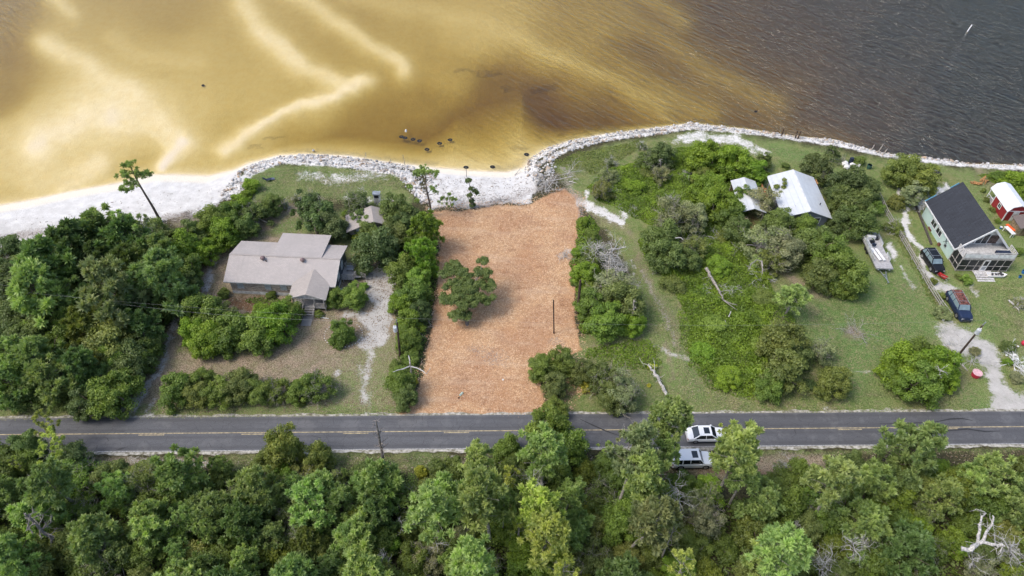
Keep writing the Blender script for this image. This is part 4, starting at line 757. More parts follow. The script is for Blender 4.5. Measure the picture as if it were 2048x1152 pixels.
thicket("weeds below the hedgerow at the mulch's left edge", [(790, 480), (860, 440), (880, 520), (868, 620), (850, 700), (838, 760), (800, 790), (785, 760), (790, 640), (780, 560)], 50, .7, "shrub", .13, 13)
thicket("brush behind the beach between the left wood and the riprap", [(330, 500), (400, 440), (470, 405), (560, 400), (545, 425), (470, 470), (400, 530), (370, 580), (340, 570)], 50, .7, "shrub", .13, 14)
thicket("low brush floor of the wood below the road", [(-40, 930), (190, 938), (240, 955), (440, 955), (620, 945), (720, 955), (900, 960), (1180, 945), (1330, 985), (1530, 990), (1640, 962), (2100, 930), (2160, 1270), (-100, 1270)], 26, 1.1, "under", .17, 15)
thicket("low brush floor of the left wood", [(-60, 545), (60, 515), (130, 500), (200, 480), (330, 490), (345, 560), (345, 630), (295, 700), (280, 740), (225, 800), (140, 812), (-60, 805)], 26, .9, "under", .15, 16)
thicket("green ground plants under the oaks between the white-roofed house and the boat", [(1545, 470), (1600, 455), (1660, 470), (1710, 520), (1715, 590), (1690, 600), (1640, 570), (1560, 530)], 30, .6, "oak", .14, 17)

thicket("vine mass thinning out between the olive oaks and the sandy path", [(1372, 560), (1400, 560), (1560, 590), (1600, 640), (1590, 700), (1560, 790), (1500, 800), (1420, 780), (1372, 720), (1352, 640)], 50, 1.3, "vine", .125, 25, .9)
tree("open_pine", 1262, 872, 44, "grey", "airy grey-green pine tip reaching over the road left of the cars", "pines of the wood below the road")
tree("open_pine", 1420, 985, 46, "grey", "thin pale pine just below the parked cars", "pines of the wood below the road")

# ==== THINGS ====
# ---------- materials of built things
def mat_shingle(name, c, row=.16, var=.25, rot=0.0):
    t = NT(name); v = t.obj(None, rot); br = t.n("ShaderNodeTexBrick"); t.set(br.inputs['Vector'], v)
    br.inputs['Scale'].default_value = 1.0; br.inputs['Brick Width'].default_value = row*2.2; br.inputs['Row Height'].default_value = row; br.inputs['Mortar Size'].default_value = .012
    br.inputs['Color1'].default_value = (*c, 1); br.inputs['Color2'].default_value = (*[x*(1-var*.5) for x in c], 1); br.inputs['Mortar'].default_value = (*[x*(1-var*1.5) for x in c], 1)
    n = t.noise(v, .5, 4, .65); c2 = t.mix(t.ramp(n, .35, .7, 0, .8), br.outputs[0], tuple(x*.80 for x in c)); c2 = t.mix(t.ramp(t.noise(v, 6, 3, .8), .45, .75, 0, .35), c2, tuple(x*.6 for x in c)); st_ = t.noise(t.obj((2.2, .25, .25), rot), 1.0, 3); c2 = t.mix(t.ramp(st_, .55, .75, 0, .4), c2, tuple(x*.7 for x in c)); t.col(c2); t.b.inputs['Roughness'].default_value = .9; t.bump(br.outputs[1], -.02); return t.m
def mat_lines(name, c, c2, axis_, period, width=.1, rough=.6, metal=0.0, var=.1, dist=.02):
    t = NT(name); v = t.obj(); s = t.n("ShaderNodeSeparateXYZ"); t.set(s.inputs[0], v); f = t.math('FRACT', t.math('MULTIPLY', s.outputs[axis_], 1.0/period))
    k = t.math('LESS_THAN', f, width); n = t.noise(v, 1.3, 4); base = t.mix(t.ramp(n, .3, .7), tuple(x*(1-var) for x in c), c); t.col(t.mix(k, base, c2))
    t.b.inputs['Roughness'].default_value = rough; t.b.inputs['Metallic'].default_value = metal; t.bump(t.math('SUBTRACT', 1.0, k), dist); return t.m
def mat_planks(name, period=.16):
    t = NT(name); v = t.obj((.35, .35, 1/period)); s = t.n("ShaderNodeSeparateXYZ"); t.set(s.inputs[0], v); fl = t.math('FLOOR', s.outputs['Z']); cb = t.n("ShaderNodeCombineXYZ"); t.set(cb.inputs[0], s.outputs['X']); t.set(cb.inputs[1], s.outputs['Y']); t.set(cb.inputs[2], t.math('MULTIPLY', fl, 3.7))
    n = t.noise(cb.outputs[0], 2.2, 4, .7); c = t.mix(t.ramp(n, .33, .55), (.24, .20, .17), (.52, .44, .37)); c = t.mix(t.ramp(n, .52, .68), c, (.74, .66, .55))
    k = t.math('LESS_THAN', t.math('FRACT', s.outputs['Z']), .1); t.col(t.mix(k, c, (.05, .04, .035))); t.b.inputs['Roughness'].default_value = .85; return t.m
ROOF = mat_shingle("taupe_shingles", (.55, .495, .46)); ROOFB = mat_shingle("charcoal_shingles", (.040, .045, .058), .30, .7); ROOFC = mat_shingle("tan_shingles", (.49, .435, .395))
METR = mat_lines("white_metal_roofing", (.68, .70, .715), (.58, .60, .62), 'X', .9, .05, .38, .15, .08, .03); BARNR = mat_lines("barn_roof_metal", (.78, .80, .83), (.66, .68, .71), 'Y', 1.0, .04, .4, .1, .05, .02)
PLANK = mat_planks("weathered_planks"); WHITEP = simple("white_paint", (.74, .74, .73), .55, var=.1, sc=1.5); TRIM = simple("cream_trim", (.62, .59, .56), .7); GLASS = simple("window_glass", (.035, .042, .052), .12, var=.3, sc=1, spec=.8); BLIND = simple("window_blind", (.42, .47, .50), .4, sc=2)
GREYW = mat_lines("grey_blue_siding", (.20, .22, .25), (.10, .11, .13), 'Z', .18, .1); DARKW = mat_lines("shaded_siding", (.085, .10, .125), (.04, .05, .06), 'Z', .18, .1); MINT = mat_lines("mint_siding", (.50, .64, .60), (.40, .52, .49), 'Z', .2, .07, .6, 0, .06, .01); DECKW = mat_lines("grey_deck_boards", (.44, .42, .40), (.10, .09, .085), 'X', .15, .12); DECKY = mat_lines("grey_deck_treads", (.36, .34, .32), (.12, .11, .1), 'X', .15, .12)
GREYWOOD = simple("grey_wood", (.42, .39, .36), .85, sc=6, var=.25); BROWNWOOD = simple("brown_post_wood", (.075, .05, .038), .85, sc=5, var=.3); TANW = simple("tan_plywood", (.26, .21, .13), .85, sc=2, var=.25); REDW = mat_lines("barn_red_siding", (.30, .022, .028), (.16, .012, .016), 'Y', .3, .06); BLACKS = simple("black_screen", (.022, .024, .028), .4, sc=3); CONC = simple("painted_block", (.70, .71, .70), .8, sc=2, var=.15)
BLUEW = simple("house_wrap_blue", (.20, .48, .66), .6); ORANGE = simple("orange_cloth", (.80, .13, .03), .7, var=.1); RUST = simple("rusty_metal", (.20, .075, .055), .7, sc=4, var=.4); VENTM = simple("vent_metal", (.22, .15, .145), .5); METAL = simple("galvanised_metal", (.42, .45, .48), .4, .5, sc=2); WIREM = simple("wire_metal", (.34, .34, .34), .5)
BROWNT = simple("brown_tarp", (.14, .10, .09), .7, sc=3, var=.3); NAVY = simple("navy_cloth", (.02, .03, .06), .7); RUBBER = simple("rubber", (.022, .022, .024), .8); ALU = simple("pontoon_grey", (.60, .62, .63), .45, .2, sc=1.5, var=.15); DECKG = simple("boat_carpet", (.42, .41, .41), .9, sc=3, var=.1); VINYL = simple("white_vinyl", (.80, .79, .77), .5, var=.06); TEAL = simple("teal_tarp", (.03, .22, .20), .6)
def part(mb, name, mat, parent, **k): return mb.build(name, mat, parent, **k)
def window_y(parent, x0, x1, z0, z1, y, glass=GLASS, fr=WHITEP, cols=1, rows=1, out=-1, label=None):   # window in a wall facing -y (out=-1) or +y
    f = MB(); w = .09; ya, yb = (y-.05, y+.02) if out < 0 else (y-.02, y+.05)
    f.box(x0-w, x1+w, ya, yb, z1, z1+w).box(x0-w, x1+w, ya-.03 if out < 0 else ya, yb if out < 0 else yb+.03, z0-w, z0).box(x0-w, x0, ya, yb, z0, z1).box(x1, x1+w, ya, yb, z0, z1)
    for i in range(1, cols): xm = x0+(x1-x0)*i/cols; f.box(xm-.03, xm+.03, ya+.012, yb-.004, z0, z1)
    for i in range(1, rows): zm = z0+(z1-z0)*i/rows; f.box(x0, x1, ya+.016, yb-.008, zm-.025, zm+.025)
    o = f.build("window", fr, parent); ym = y-.022 if out < 0 else y+.022
    MB().box(x0, x1, ym-.005, ym+.005, z0, z1).build("pane", glass, o); return o
def window_x(parent, y0, y1, z0, z1, x, glass=GLASS, fr=WHITEP, cols=1, rows=1, out=-1):
    f = MB(); w = .10; xa, xb = (x-.05, x+.02) if out < 0 else (x-.02, x+.05)
    f.box(xa, xb, y0-w, y1+w, z1, z1+w).box(xa, xb, y0-w, y1+w, z0-w, z0).box(xa, xb, y0-w, y0, z0, z1).box(xa, xb, y1, y1+w, z0, z1)
    for i in range(1, cols): ym = y0+(y1-y0)*i/cols; f.box(xa+.012, xb-.004, ym-.03, ym+.03, z0, z1)
    for i in range(1, rows): zm = z0+(z1-z0)*i/rows; f.box(xa+.016, xb-.008, y0, y1, zm-.03, zm+.03)
    o = f.build("window", fr, parent); xm = x-.022 if out < 0 else x+.022
    MB().box(xm-.005, xm+.005, y0, y1, z0, z1).build("pane", glass, o); return o
def rail(m, p, q, h=.95, gap=1.2, rows=3, w=.08):
    p = Vector(p); q = Vector(q); L = (q-p).length; n = max(1, round(L/gap))
    for i in range(n+1): a = p.lerp(q, i/n); m.bar(a, a+Vector((0, 0, h)), w)
    for k in range(rows): z = Vector((0, 0, h*(k+1)/rows-.03)); m.bar(p+z, q+z, w*.55, w*(1.2 if k == rows-1 else .9))
    return m

# ---------- cabin with the big taupe roof
cb = empty("cabin", (-40.3, 71.5, gz(-35, 75)), math.radians(-.9), "weathered plank cabin with wide taupe shingle roof and gabled front porch", "house")
W_, D_ = 15.0, 7.5; ez, rz_ = 2.9, 4.2
part(MB().box(0, W_, 0, D_, 0, .55), "foundation", CONC, cb)
part(MB().box(.02, W_-.04, .02, .2, .55, 2.95).box(.02, .2, .2, D_-.05, .55, 2.95).box(.2, W_-.2, D_-.2, D_-.02, .55, 2.95), "wall", PLANK, cb)
mg = MB(); mg.add([(W_-.2, .0, .5), (W_, .0, .5), (W_, D_, .5), (W_-.2, D_, .5), (W_-.2, .0, 2.9), (W_, .0, 2.9), (W_, D_/2, 4.0), (W_, D_, 2.9), (W_-.2, D_, 2.9), (W_-.2, D_/2, 4.0)], [(0, 1, 6, 9, 4), (1, 2, 3, 0), (1, 2, 7, 6, 5)]); mg.box(W_-.2, W_-.005, 0, D_, .56, 2.88)
part(mg, "end_wall", DARKW, cb)  # shade on the right-hand walls is put into this dark siding colour
part(MB().box(5.6, 12.3, D_, 9.4, .0, 2.95), "wing_wall", DARKW, cb)
rf = MB(); y0, ym, y1, x0, x1 = -.5, D_/2, D_+.55, -.55, W_+.35
rf.slab([(x0, y0, ez), (x1, y0, ez), (x1, ym, rz_), (x0-.1, ym, rz_)], .12).slab([(x0-.1, ym, rz_+.002), (x1, ym, rz_+.002), (x1, y1, ez), (x0, y1, ez)], .12)
rf.slab([(5.3, ym+.15, rz_+.02), (12.65, ym+.15, rz_+.02), (12.65, 9.85, 3.22), (5.3, 9.85, 3.22)], .12)
ro = part(rf, "roof", ROOF, cb)
part(MB().bar((x0-.1, ym, rz_+.02), (x1, ym, rz_+.02), .28, .05), "ridge_cap", ROOFC, ro)
fa = MB(); fa.box(x0, x1, y0-.04, y0, ez-.2, ez-.01).box(x1, x1+.03, y0, y0+.1, ez-.2, ez); fa.bar((x1+.015, y0, ez-.08), (x1+.015, ym, rz_-.08), .04, .18).bar((x1+.015, ym, rz_-.08), (x1+.015, y1, ez-.08), .04, .18); part(fa, "fascia", TRIM, ro)
for vx in (4.35, 10.1):
    vz = ez+(rz_-ez)*((3.1-y0)/(ym-y0)); vm = MB().lathe(vx, 3.1, [(.12, vz-.1), (.14, vz+.18), (.30, vz+.24), (.36, vz+.38), (.28, vz+.54), (.1, vz+.62), (.01, vz+.63)], 14); part(vm, "turbine_vent", VENTM, ro, smooth=True)
part(MB().lathe(4.85, 2.85, [(.08, 3.9), (.09, 4.25), (.01, 4.26)], 8), "vent_pipe", BROWNWOOD, ro)
pg = MB(); px0, px1, pxm, py, pe = 9.25, 14.55, 11.9, -3.0, 2.72
pg.slab([(px0, py, pe), (pxm, py-.05, 3.72), (pxm, 1.9, 3.80), (px0, -.2, 2.96)], .10).slab([(pxm, py-.05, 3.722), (px1, py, pe), (px1, -.2, 2.96), (pxm, 1.9, 3.802)], .10)
po = part(pg, "porch_roof", ROOFC, cb)
gb = MB(); gb.add([(px0+.35, py+.35, pe+.02), (px1-.35, py+.35, pe+.02), (pxm, py+.35, 3.55), (px0+.35, py+.45, pe+.02), (px1-.35, py+.45, pe+.02), (pxm, py+.45, 3.55)], [(0, 1, 2), (5, 4, 3), (0, 3, 4, 1), (1, 4, 5, 2), (2, 5, 3, 0)]); gb.bar((px0+.1, py+.02, pe-.02), (pxm, py, 3.62), .06, .16).bar((pxm, py, 3.62), (px1-.1, py+.02, pe-.02), .06, .16).box(px0+.3, px1-.3, py+.28, py+.45, 2.45, 2.68); part(gb, "porch_gable", TRIM, cb)
for qx in (px0+.5, 11.1, 12.7, px1-.5): part(MB().box(qx-.07, qx+.07, py+.3, py+.44, .8, 2.5), "porch_post", GREYWOOD, cb)
part(MB().box(px0+.3, px1-.3, py+.2, 0, .68, .80).box(px0+.4, px0+.5, py+.3, py+.4, 0, .68).box(px1-.5, px1-.4, py+.3, py+.4, 0, .68), "porch_deck", DECKW, cb)
rl = MB(); rail(rl, (px0+.4, py+.25, .8), (11.1, py+.25, .8), .9, 1.0); rail(rl, (12.7, py+.25, .8), (px1-.4, py+.25, .8), .9, 1.0); rail(rl, (px1-.4, py+.25, .8), (px1-.4, -.1, .8), .9, 1.2); rail(rl, (px0+.4, py+.25, .8), (px0+.4, -.1, .8), .9, 1.2)
rl.bar((11.15, py+.2, 1.65), (11.15, py-1.2, .95), .08).bar((12.65, py+.2, 1.65), (12.65, py-1.2, .95), .08).bar((11.15, py-1.2, 0), (11.15, py-1.2, .95), .09).bar((12.65, py-1.2, 0), (12.65, py-1.2, .95), .09); part(rl, "porch_railing", GREYWOOD, cb)
st = MB()
for k in range(4): st.box(11.2, 12.6, py-.05-.32*k-.3+.2, py-.05-.32*k+.2, .60-.19*k, .66-.19*k)
st.bar((11.25, py+.2, .6), (11.25, py-1.15, -.02), .06, .2).bar((12.55, py+.2, .6), (12.55, py-1.15, -.02), .06, .2); part(st, "steps", DECKY, cb)
part(MB().box(11.15, 12.55, py-2.6, py-1.2, .03, .09), "landing_slab", DECKY, cb)
part(MB().box(11.6, 12.5, -.06, .02, .8, 2.8), "door", TRIM, cb)
for a, b in ((1.0, 1.9), (5.0, 5.85), (7.2, 8.1)): window_y(cb, a, b, 1.15, 2.4, 0, BLIND, GREYWOOD, 1, 2)
for a in (2.2, 4.6): window_x(cb, a, a+.8, 1.3, 2.3, W_, BLIND, WHITEP, 1, 2, 1)
dk = MB().box(W_+.05, 17.0, 3.2, 5.7, .55, .67); [dk.box(a, a+.12, b, b+.12, 0, .55) for a in (15.3, 16.8) for b in (3.25, 5.5)]
dk.slab([(17.0, 3.6, .66), (17.9, 3.8, .66), (18.0, 5.2, .66), (17.0, 5.3, .66)], .1); part(dk, "side_deck", DECKW, cb)
part(MB().slab([(17.95, 3.9, .62), (19.4, 3.9, .08), (19.4, 5.1, .08), (17.95, 5.1, .62)], .08), "ramp", DECKY, cb)
rl = MB(); rail(rl, (W_+.2, 3.25, .67), (17.0, 3.25, .67), .95, .9); rail(rl, (W_+.2, 5.65, .67), (17.0, 5.65, .67), .95, .9); rail(rl, (17.0, 5.65, .67), (18.0, 5.1, .67), .95, .6); rail(rl, (17.0, 3.25, .67), (17.2, 4.0, .67), .95, .5); rail(rl, (18.0, 3.85, .67), (18.6, 3.85, .4), .9, .6); part(rl, "deck_railing", GREYWOOD, cb)
bn = empty("bench", tuple(cb.matrix_basis @ Vector((16.1, 5.0, .67))), 0, "small grey wooden bench on the cabin's side deck", "bench")
part(MB().box(-.5, .5, -.2, .2, .38, .44), "seat", METAL, bn); part(MB().box(-.5, .5, .2, .25, .5, .9), "backrest", METAL, bn)
for a in (-.42, .36): part(MB().box(a, a+.06, -.18, .2, 0, .38), "leg", METAL, bn)
ac = empty("cooler_box", tuple(cb.matrix_basis @ Vector((15.5, .9, 0))), 0, "pale blue air conditioner at the cabin's right wall by the bushes", "air conditioner")
part(MB().box(-.4, .4, -.35, .35, 0, .75), "casing", METAL, ac, bevel=.03); part(MB().lathe(0, 0, [(.28, .75), (.28, .80), (.02, .82)], 14), "fan_grille", BLIND, ac)
lg = MB().tube([(-21.1+40.3-40.3, 0, 0), (0, 0, 0)], .01, 3); 
# ---------- back cottage
bc = empty("cottage", (-23.2, 86.0, gz(-23, 86)), math.radians(14), "small back cottage with a lopsided taupe gable roof among dark oaks", "house")
part(MB().box(-2.8, 2.6, -1.4, 1.6, 0, 2.2), "wall", simple("brown_siding", (.21, .19, .175), .8), bc)
m_ = MB(); m_.slab([(-3.2, -2.0, 2.05), (1.1, -1.9, 3.45), (1.1, 2.0, 3.45), (-3.1, 2.0, 2.05)], .12).slab([(1.1, -1.9, 3.452), (3.35, -1.9, 2.35), (3.35, 2.0, 2.35), (1.1, 2.0, 3.452)], .12); part(m_, "roof", ROOFC, bc)
m_ = MB().add([(-2.8, -1.42, 2.2), (2.6, -1.42, 2.2), (1.1, -1.42, 3.3)], [(0, 1, 2)]); part(m_, "gable", PLANK, bc)
window_y(bc, -1.6, -.8, 1.0, 1.9, -1.4, BLIND, WHITEP, 2, 1); part(MB().box(1.2, 2.1, -1.46, -1.38, .1, 2.0), "door", GREYWOOD, bc)
p = GT(755, 410); ch = empty("brick_grill", (p[0], p[1]+.3, p[2]), 0, "grey block chimney grill behind the back cottage", "grill")
part(MB().box(-.5, .5, -.35, .35, 0, 2.2), "stack", CONC, ch, bevel=.03); part(MB().box(-.62, .62, -.45, .45, 2.2, 2.32), "cap", METAL, ch); part(MB().box(-.36, .36, -.37, -.34, 1.5, 2.0), "opening", BLACKS, ch)
p = GT(722, 491); bx = MB().bar((-.9, 0, .12), (.9, .1, .12), .3, .24).build("timber_beam", BROWNWOOD, None, loc=tuple(p)); tag(bx, "dark timber beam lying on the grass below the back cottage", "timber")

# ---------- white metal roofed grey house
wh = empty("grey_house", (43.3, 90.3, gz(47, 95)), math.radians(1.0), "grey-blue house with a white standing seam metal gable roof", "house")
ww, wd = 7.1, 9.8
part(MB().box(0, ww, 0, wd, 0, 2.75).add([(0, -.01, 2.7), (ww, -.01, 2.7), (ww/2, -.01, 4.0), (0, .15, 2.7), (ww, .15, 2.7), (ww/2, .15, 4.0)], [(0, 1, 2), (0, 3, 4, 1), (1, 4, 5, 2), (2, 5, 3, 0), (5, 4, 3)]), "wall", GREYW, wh)
m_ = MB().slab([(-.45, -.55, 2.66), (ww/2, -.6, 4.15), (ww/2, wd+.5, 4.15), (-.45, wd+.5, 2.66)], .10).slab([(ww/2, -.6, 4.152), (ww+.45, -.55, 2.66), (ww+.45, wd+.5, 2.66), (ww/2, wd+.5, 4.152)], .10)
ro2 = part(m_, "roof", METR, wh); part(MB().bar((ww/2, -.6, 4.17), (ww/2, wd+.5, 4.17), .3, .04), "ridge_cap", WHITEP, ro2); part(MB().lathe(ww-1.0, 2.2, [(.07, 3.1), (.08, 3.6), (.01, 3.62)], 8), "vent_pipe", BLACKS, ro2)
window_y(wh, 5.0, 5.85, 1.2, 2.3, 0, GLASS, WHITEP, 1, 2); window_y(wh, 1.4, 2.3, 1.2, 2.3, 0, GLASS, WHITEP, 1, 2); part(MB().box(3.2, 4.1, -.05, .01, .1, 2.1), "door", WHITEP, wh)
part(MB().box(-1.1, 0, 6.5, wd, 0, .5).box(-1.1, -1.0, 6.5, wd, .5, 1.4).box(ww, ww+.8, wd-1.2, wd+.1, .9, 1.0).box(ww+.7, ww+.8, wd-1.2, wd+.1, .9, 2.6), "side_deck", simple("new_lumber", (.48, .24, .10), .8, sc=4, var=.3), wh)
sm = empty("carport", (36.9, 91.3, gz(38, 95)), math.radians(.5), "small open carport with a pale metal gable roof left of the grey house", "carport")
m_ = MB().slab([(-.4, 0, 2.15), (1.7, 0, 2.95), (1.7, 8.3, 2.95), (-.4, 8.3, 2.15)], .08).slab([(1.7, 0, 2.952), (3.8, 0, 2.15), (3.8, 8.3, 2.15), (1.7, 8.3, 2.952)], .08); part(m_, "roof", METR, sm)
for a in (-.2, 3.5):
    for b in (.3, 4, 8.0): part(MB().box(a-.05, a+.05, b-.05, b+.05, 0, 2.2), "post", GREYWOOD, sm)
part(MB().box(-.2, 3.5, 7.9, 8.0, 0, 2.1), "back_wall", TANW, sm)
p = GT(1488, 449); tk = empty("propane_tank", tuple(p), .3, "tan upright propane tank before the carport", "tank")
part(MB().lathe(0, 0, [(.02, .12), (.36, .2), (.44, .4), (.44, 1.2), (.34, 1.42), (.12, 1.5), (.01, 1.52)], 16), "tank_body", simple("tan_tank_paint", (.52, .42, .20), .5, sc=3), tk, smooth=True); part(MB().lathe(0, 0, [(.13, 1.5), (.13, 1.66), (.01, 1.67)], 10), "valve_cap", BROWNWOOD, tk); part(MB().lathe(0, 0, [(.3, 0), (.3, .14)], 12), "foot_ring", RUST, tk)
for i, (a, b, w_, l_) in enumerate([(1478, 462, .3, "pale block lying left on the bare soil before the carport"), (1490, 465, .45, "tan block lying on the bare soil before the carport"), (1502, 463, .3, "small pale block lying right on the bare soil before the carport")]):
    p = GT(a, b); tag(MB().box(-w_, w_, -.12, .12, 0, .2).build("block", [CONC, TANW, CONC][i], None, bevel=.03, loc=tuple(p)), l_, "block"); bpy.data.objects[-1] if False else None

# ---------- mint house with charcoal roof
gh = empty("mint_house", (68.15, 84.05, gz(70, 90)), math.radians(1.2), "mint green house with steep charcoal shingle roof, open balcony and screened porch", "house")
gw, gd, ge, gr = 8.0, 10.6, 2.85, 6.85; hm = gw/2
part(MB().box(0, gw, 0, gd, 0, ge).add([(0, gd-.01, ge), (gw, gd-.01, ge), (hm, gd-.01, gr-.15), (0, gd-.15, ge), (gw, gd-.15, ge), (hm, gd-.15, gr-.15)], [(2, 1, 0), (3, 4, 5), (0, 1, 4, 3), (1, 2, 5, 4), (2, 0, 3, 5)]), "wall", MINT, gh)
ov = .30; slope = (gr-ge)/(hm+ov*0)
m_ = MB(); ezl = ge-ov*slope+.1; m_.slab([(-ov, -.5, ezl), (hm, -.5, gr), (hm, gd+.5, gr), (-ov, gd+.5, ezl)], .14).slab([(hm, -.5, gr+.002), (gw+ov, -.5, ezl), (gw+ov, gd+.5, ezl), (hm, gd+.5, gr+.002)], .14); ro3 = part(m_, "roof", ROOFB, gh)
m_ = MB(); m_.bar((-ov, -.54, ezl-.06), (hm, -.54, gr-.04), .1, .3).bar((hm, -.54, gr-.04), (gw+ov, -.54, ezl-.06), .1, .3).bar((-ov-.04, -.55, ezl-.06), (-ov-.04, gd+.5, ezl-.06), .08, .22).bar((gw+ov+.04, -.55, ezl-.06), (gw+ov+.04, gd+.5, ezl-.06), .08, .22); part(m_, "fascia", WHITEP, ro3)
m_ = MB().bar((-ov, gd+.54, ezl+.0), (1.0, gd+.54, ge+1.1), .06, .34).bar((2.6, gd+.54, ge+2.6), (3.6, gd+.54, gr-.35), .06, .34); part(m_, "wrap_strip", BLUEW, ro3)
# recessed gable wall above the balcony
ry = .75
part(MB().add([(0, ry, ge), (gw, ry, ge), (hm, ry, gr-.2), (0, ry+.12, ge), (gw, ry+.12, ge), (hm, ry+.12, gr-.2)], [(0, 1, 2), (5, 4, 3)]), "gable_wall", WHITEP, gh)
part(MB().add([(hm-.5, ry-.02, ge+3.15), (hm+.5, ry-.02, ge+3.15), (hm, ry-.02, gr-.28)], [(0, 1, 2)]).box(hm-.9, hm+.9, ry-.05, ry-.03, ge+3.02, ge+3.14), "orange_banner", ORANGE, gh)
fm = MB().box(hm-.55, hm+.55, ry-.06, ry-.02, ge+2.1, ge+2.95); part(fm, "fan_panel", WHITEP, gh); part(MB().tube([(hm+math.cos(a)*.3, ry-.08, ge+2.52+math.sin(a)*.3) for a in np.linspace(0, 6.283, 17)], .025, 4), "fan_ring", METAL, gh)
part(MB().box(hm-2.5, hm-1.0, ry-.04, ry-.01, ge+.15, ge+1.75), "left_shade", BROWNT, gh); part(MB().box(hm+1.0, hm+2.4, ry-.04, ry-.01, ge+.15, ge+1.75), "right_shade", BROWNT, gh)
window_y(gh, hm-.85, hm+.85, ge+.08, ge+1.95, ry, GLASS, WHITEP, 2, 1)
# balcony deck and screened porch below it
pd = 2.55
part(MB().box(.05, gw-.05, -pd, ry, ge-.12, ge+.02), "balcony_floor", simple("balcony_boards", (.55, .54, .52), .7, sc=4), gh)
m_ = MB(); rail(m_, (.08, -pd+.06, ge), (gw-.08, -pd+.06, ge), 1.0, 2.0, 4, .09); rail(m_, (.08, -pd+.06, ge), (.08, -.5, ge), 1.0, 1.0, 4, .09); rail(m_, (gw-.08, -pd+.06, ge), (gw-.08, -.5, ge), 1.0, 1.0, 4, .09); part(m_, "balcony_railing", TRIM, gh)
m_ = MB()
for i in range(3):
    a, b = .15+i*2.6, .15+(i+1)*2.6-.12; m_.box(a, b, -pd-.02, -pd+.0, ge+.05, ge+.72)
part(m_, "railing_banner", WHITEP, gh)
part(MB().box(gw-2.6, gw-.5, -pd+.5, -pd+1.3, ge+.03, ge+.5), "balcony_sofa", NAVY, gh); part(MB().box(gw-2.2, gw-.2, .2, 1.9, ge+.02, ge+.12), "balcony_mat", METAL, gh)
part(MB().box(.1, gw-.1, -pd+.02, -pd+.05, .25, ge-.14).box(.1, .13, -pd+.05, 0, .25, ge-.14).box(gw-.13, gw-.1, -pd+.05, 0, .25, ge-.14), "porch_screen", BLACKS, gh)
m_ = MB()
for a in (.07, 1.4, 2.7, 3.55, 4.55, 5.6, 6.75, gw-.07): m_.box(a-.05, a+.05, -pd-.02, -pd+.04, .1, ge-.12)
for a in (.08, gw-.08):
    for b in (-pd+.1, -1.3, -.08): m_.box(a-.05, a+.05, b-.05, b+.05, .1, ge-.12)
for z in (.2, 1.15): m_.box(.0, gw, -pd-.03, -pd+.035, z, z+.07).box(.03, .1, -pd, 0, z, z+.07).box(gw-.1, gw-.03, -pd, 0, z, z+.07)
m_.box(-.02, gw+.02, -pd-.04, -pd+.045, ge-.4, ge-.1); part(m_, "porch_frame", GREYWOOD, gh)
dd_ = MB().box(3.6, 3.72, -pd-.09, -pd-.03, .3, 2.4).box(4.38, 4.5, -pd-.09, -pd-.03, .3, 2.4).box(3.6, 4.5, -pd-.09, -pd-.03, 2.3, 2.42).box(3.6, 4.5, -pd-.09, -pd-.03, .3, .42).box(3.6, 4.5, -pd-.09, -pd-.03, 1.15, 1.27); do = part(dd_, "porch_door", WHITEP, gh); part(MB().box(3.72, 4.38, -pd-.07, -pd-.06, .42, 1.15), "kick_panel", METAL, do)
m_ = MB().box(2.6, 5.4, -pd-1.0, -pd-.1, .22, .32)
for k in range(3): m_.box(2.65, 5.35, -pd-1.0-.42*(k+1)+.05, -pd-1.0-.42*k-.02, .22-.07*(k+1), .28-.07*(k+1))
part(m_, "steps", simple("white_boards", (.58, .56, .55), .7, sc=5, var=.2), gh)
for a in (6.9, 4.9): window_x(gh, a-.75, a+.75, 1.0, 1.9, 0, GLASS, WHITEP, 2, 1)
window_x(gh, 1.8, 2.3, .9, 1.3, 0, GLASS, METAL, 1, 1)
m_ = MB().bar((-.04, 2.9, 1.2), (-.04, 2.0, 2.1), .06, .05).bar((-.04, 2.6, 2.15), (-.04, 2.25, 1.5), .06, .05).bar((-.04, 2.0, 1.5), (-.04, 2.6, 1.75), .06, .05); part(m_, "wall_ornament", BLACKS, gh)
part(MB().box(-.12, 0, 6.6, 7.6, 0, .3).box(-.3, 0, 3.0, 3.5, 0, .5), "wall_base_boxes", RUST, gh)
p = GT(1990, 553); kb = empty("skiff", tuple(p), math.radians(2), "small white skiff loaded with dark junk beside the porch steps", "boat")
hull = MB(); hp = [(-1.5, -.45), (1.0, -.5), (1.7, 0), (1.0, .5), (-1.5, .45)]; hull.add([(a*.85, b*.6, .05) for a, b in hp]+[(a, b, .5) for a, b in hp]+[(a*.92, b*.82, .5) for a, b in hp]+[(a*.8, b*.5, .18) for a, b in hp], [tuple(range(4, -1, -1))]+[(i, (i+1) % 5, 5+(i+1) % 5, 5+i) for i in range(5)]+[(5+i, 5+(i+1) % 5, 10+(i+1) % 5, 10+i) for i in range(5)]+[(10+i, 10+(i+1) % 5, 15+(i+1) % 5, 15+i) for i in range(5)]+[(15, 16, 17, 18, 19)]); part(hull, "hull", VINYL, kb)
def blob(r, x, y, z, s, n=10):
    bm = bmesh.new(); bmesh.ops.create_icosphere(bm, subdivisions=1, radius=s)
    vs = [(v.co.x*r.uniform(.8, 1.2)+x, v.co.y*r.uniform(.8, 1.2)+y, v.co.z*r.uniform(.6, 1)+z) for v in bm.verts]; fs = [tuple(v.index for v in f.verts) for f in bm.faces]; bm.free(); return vs, fs
rr_ = random.Random(3)
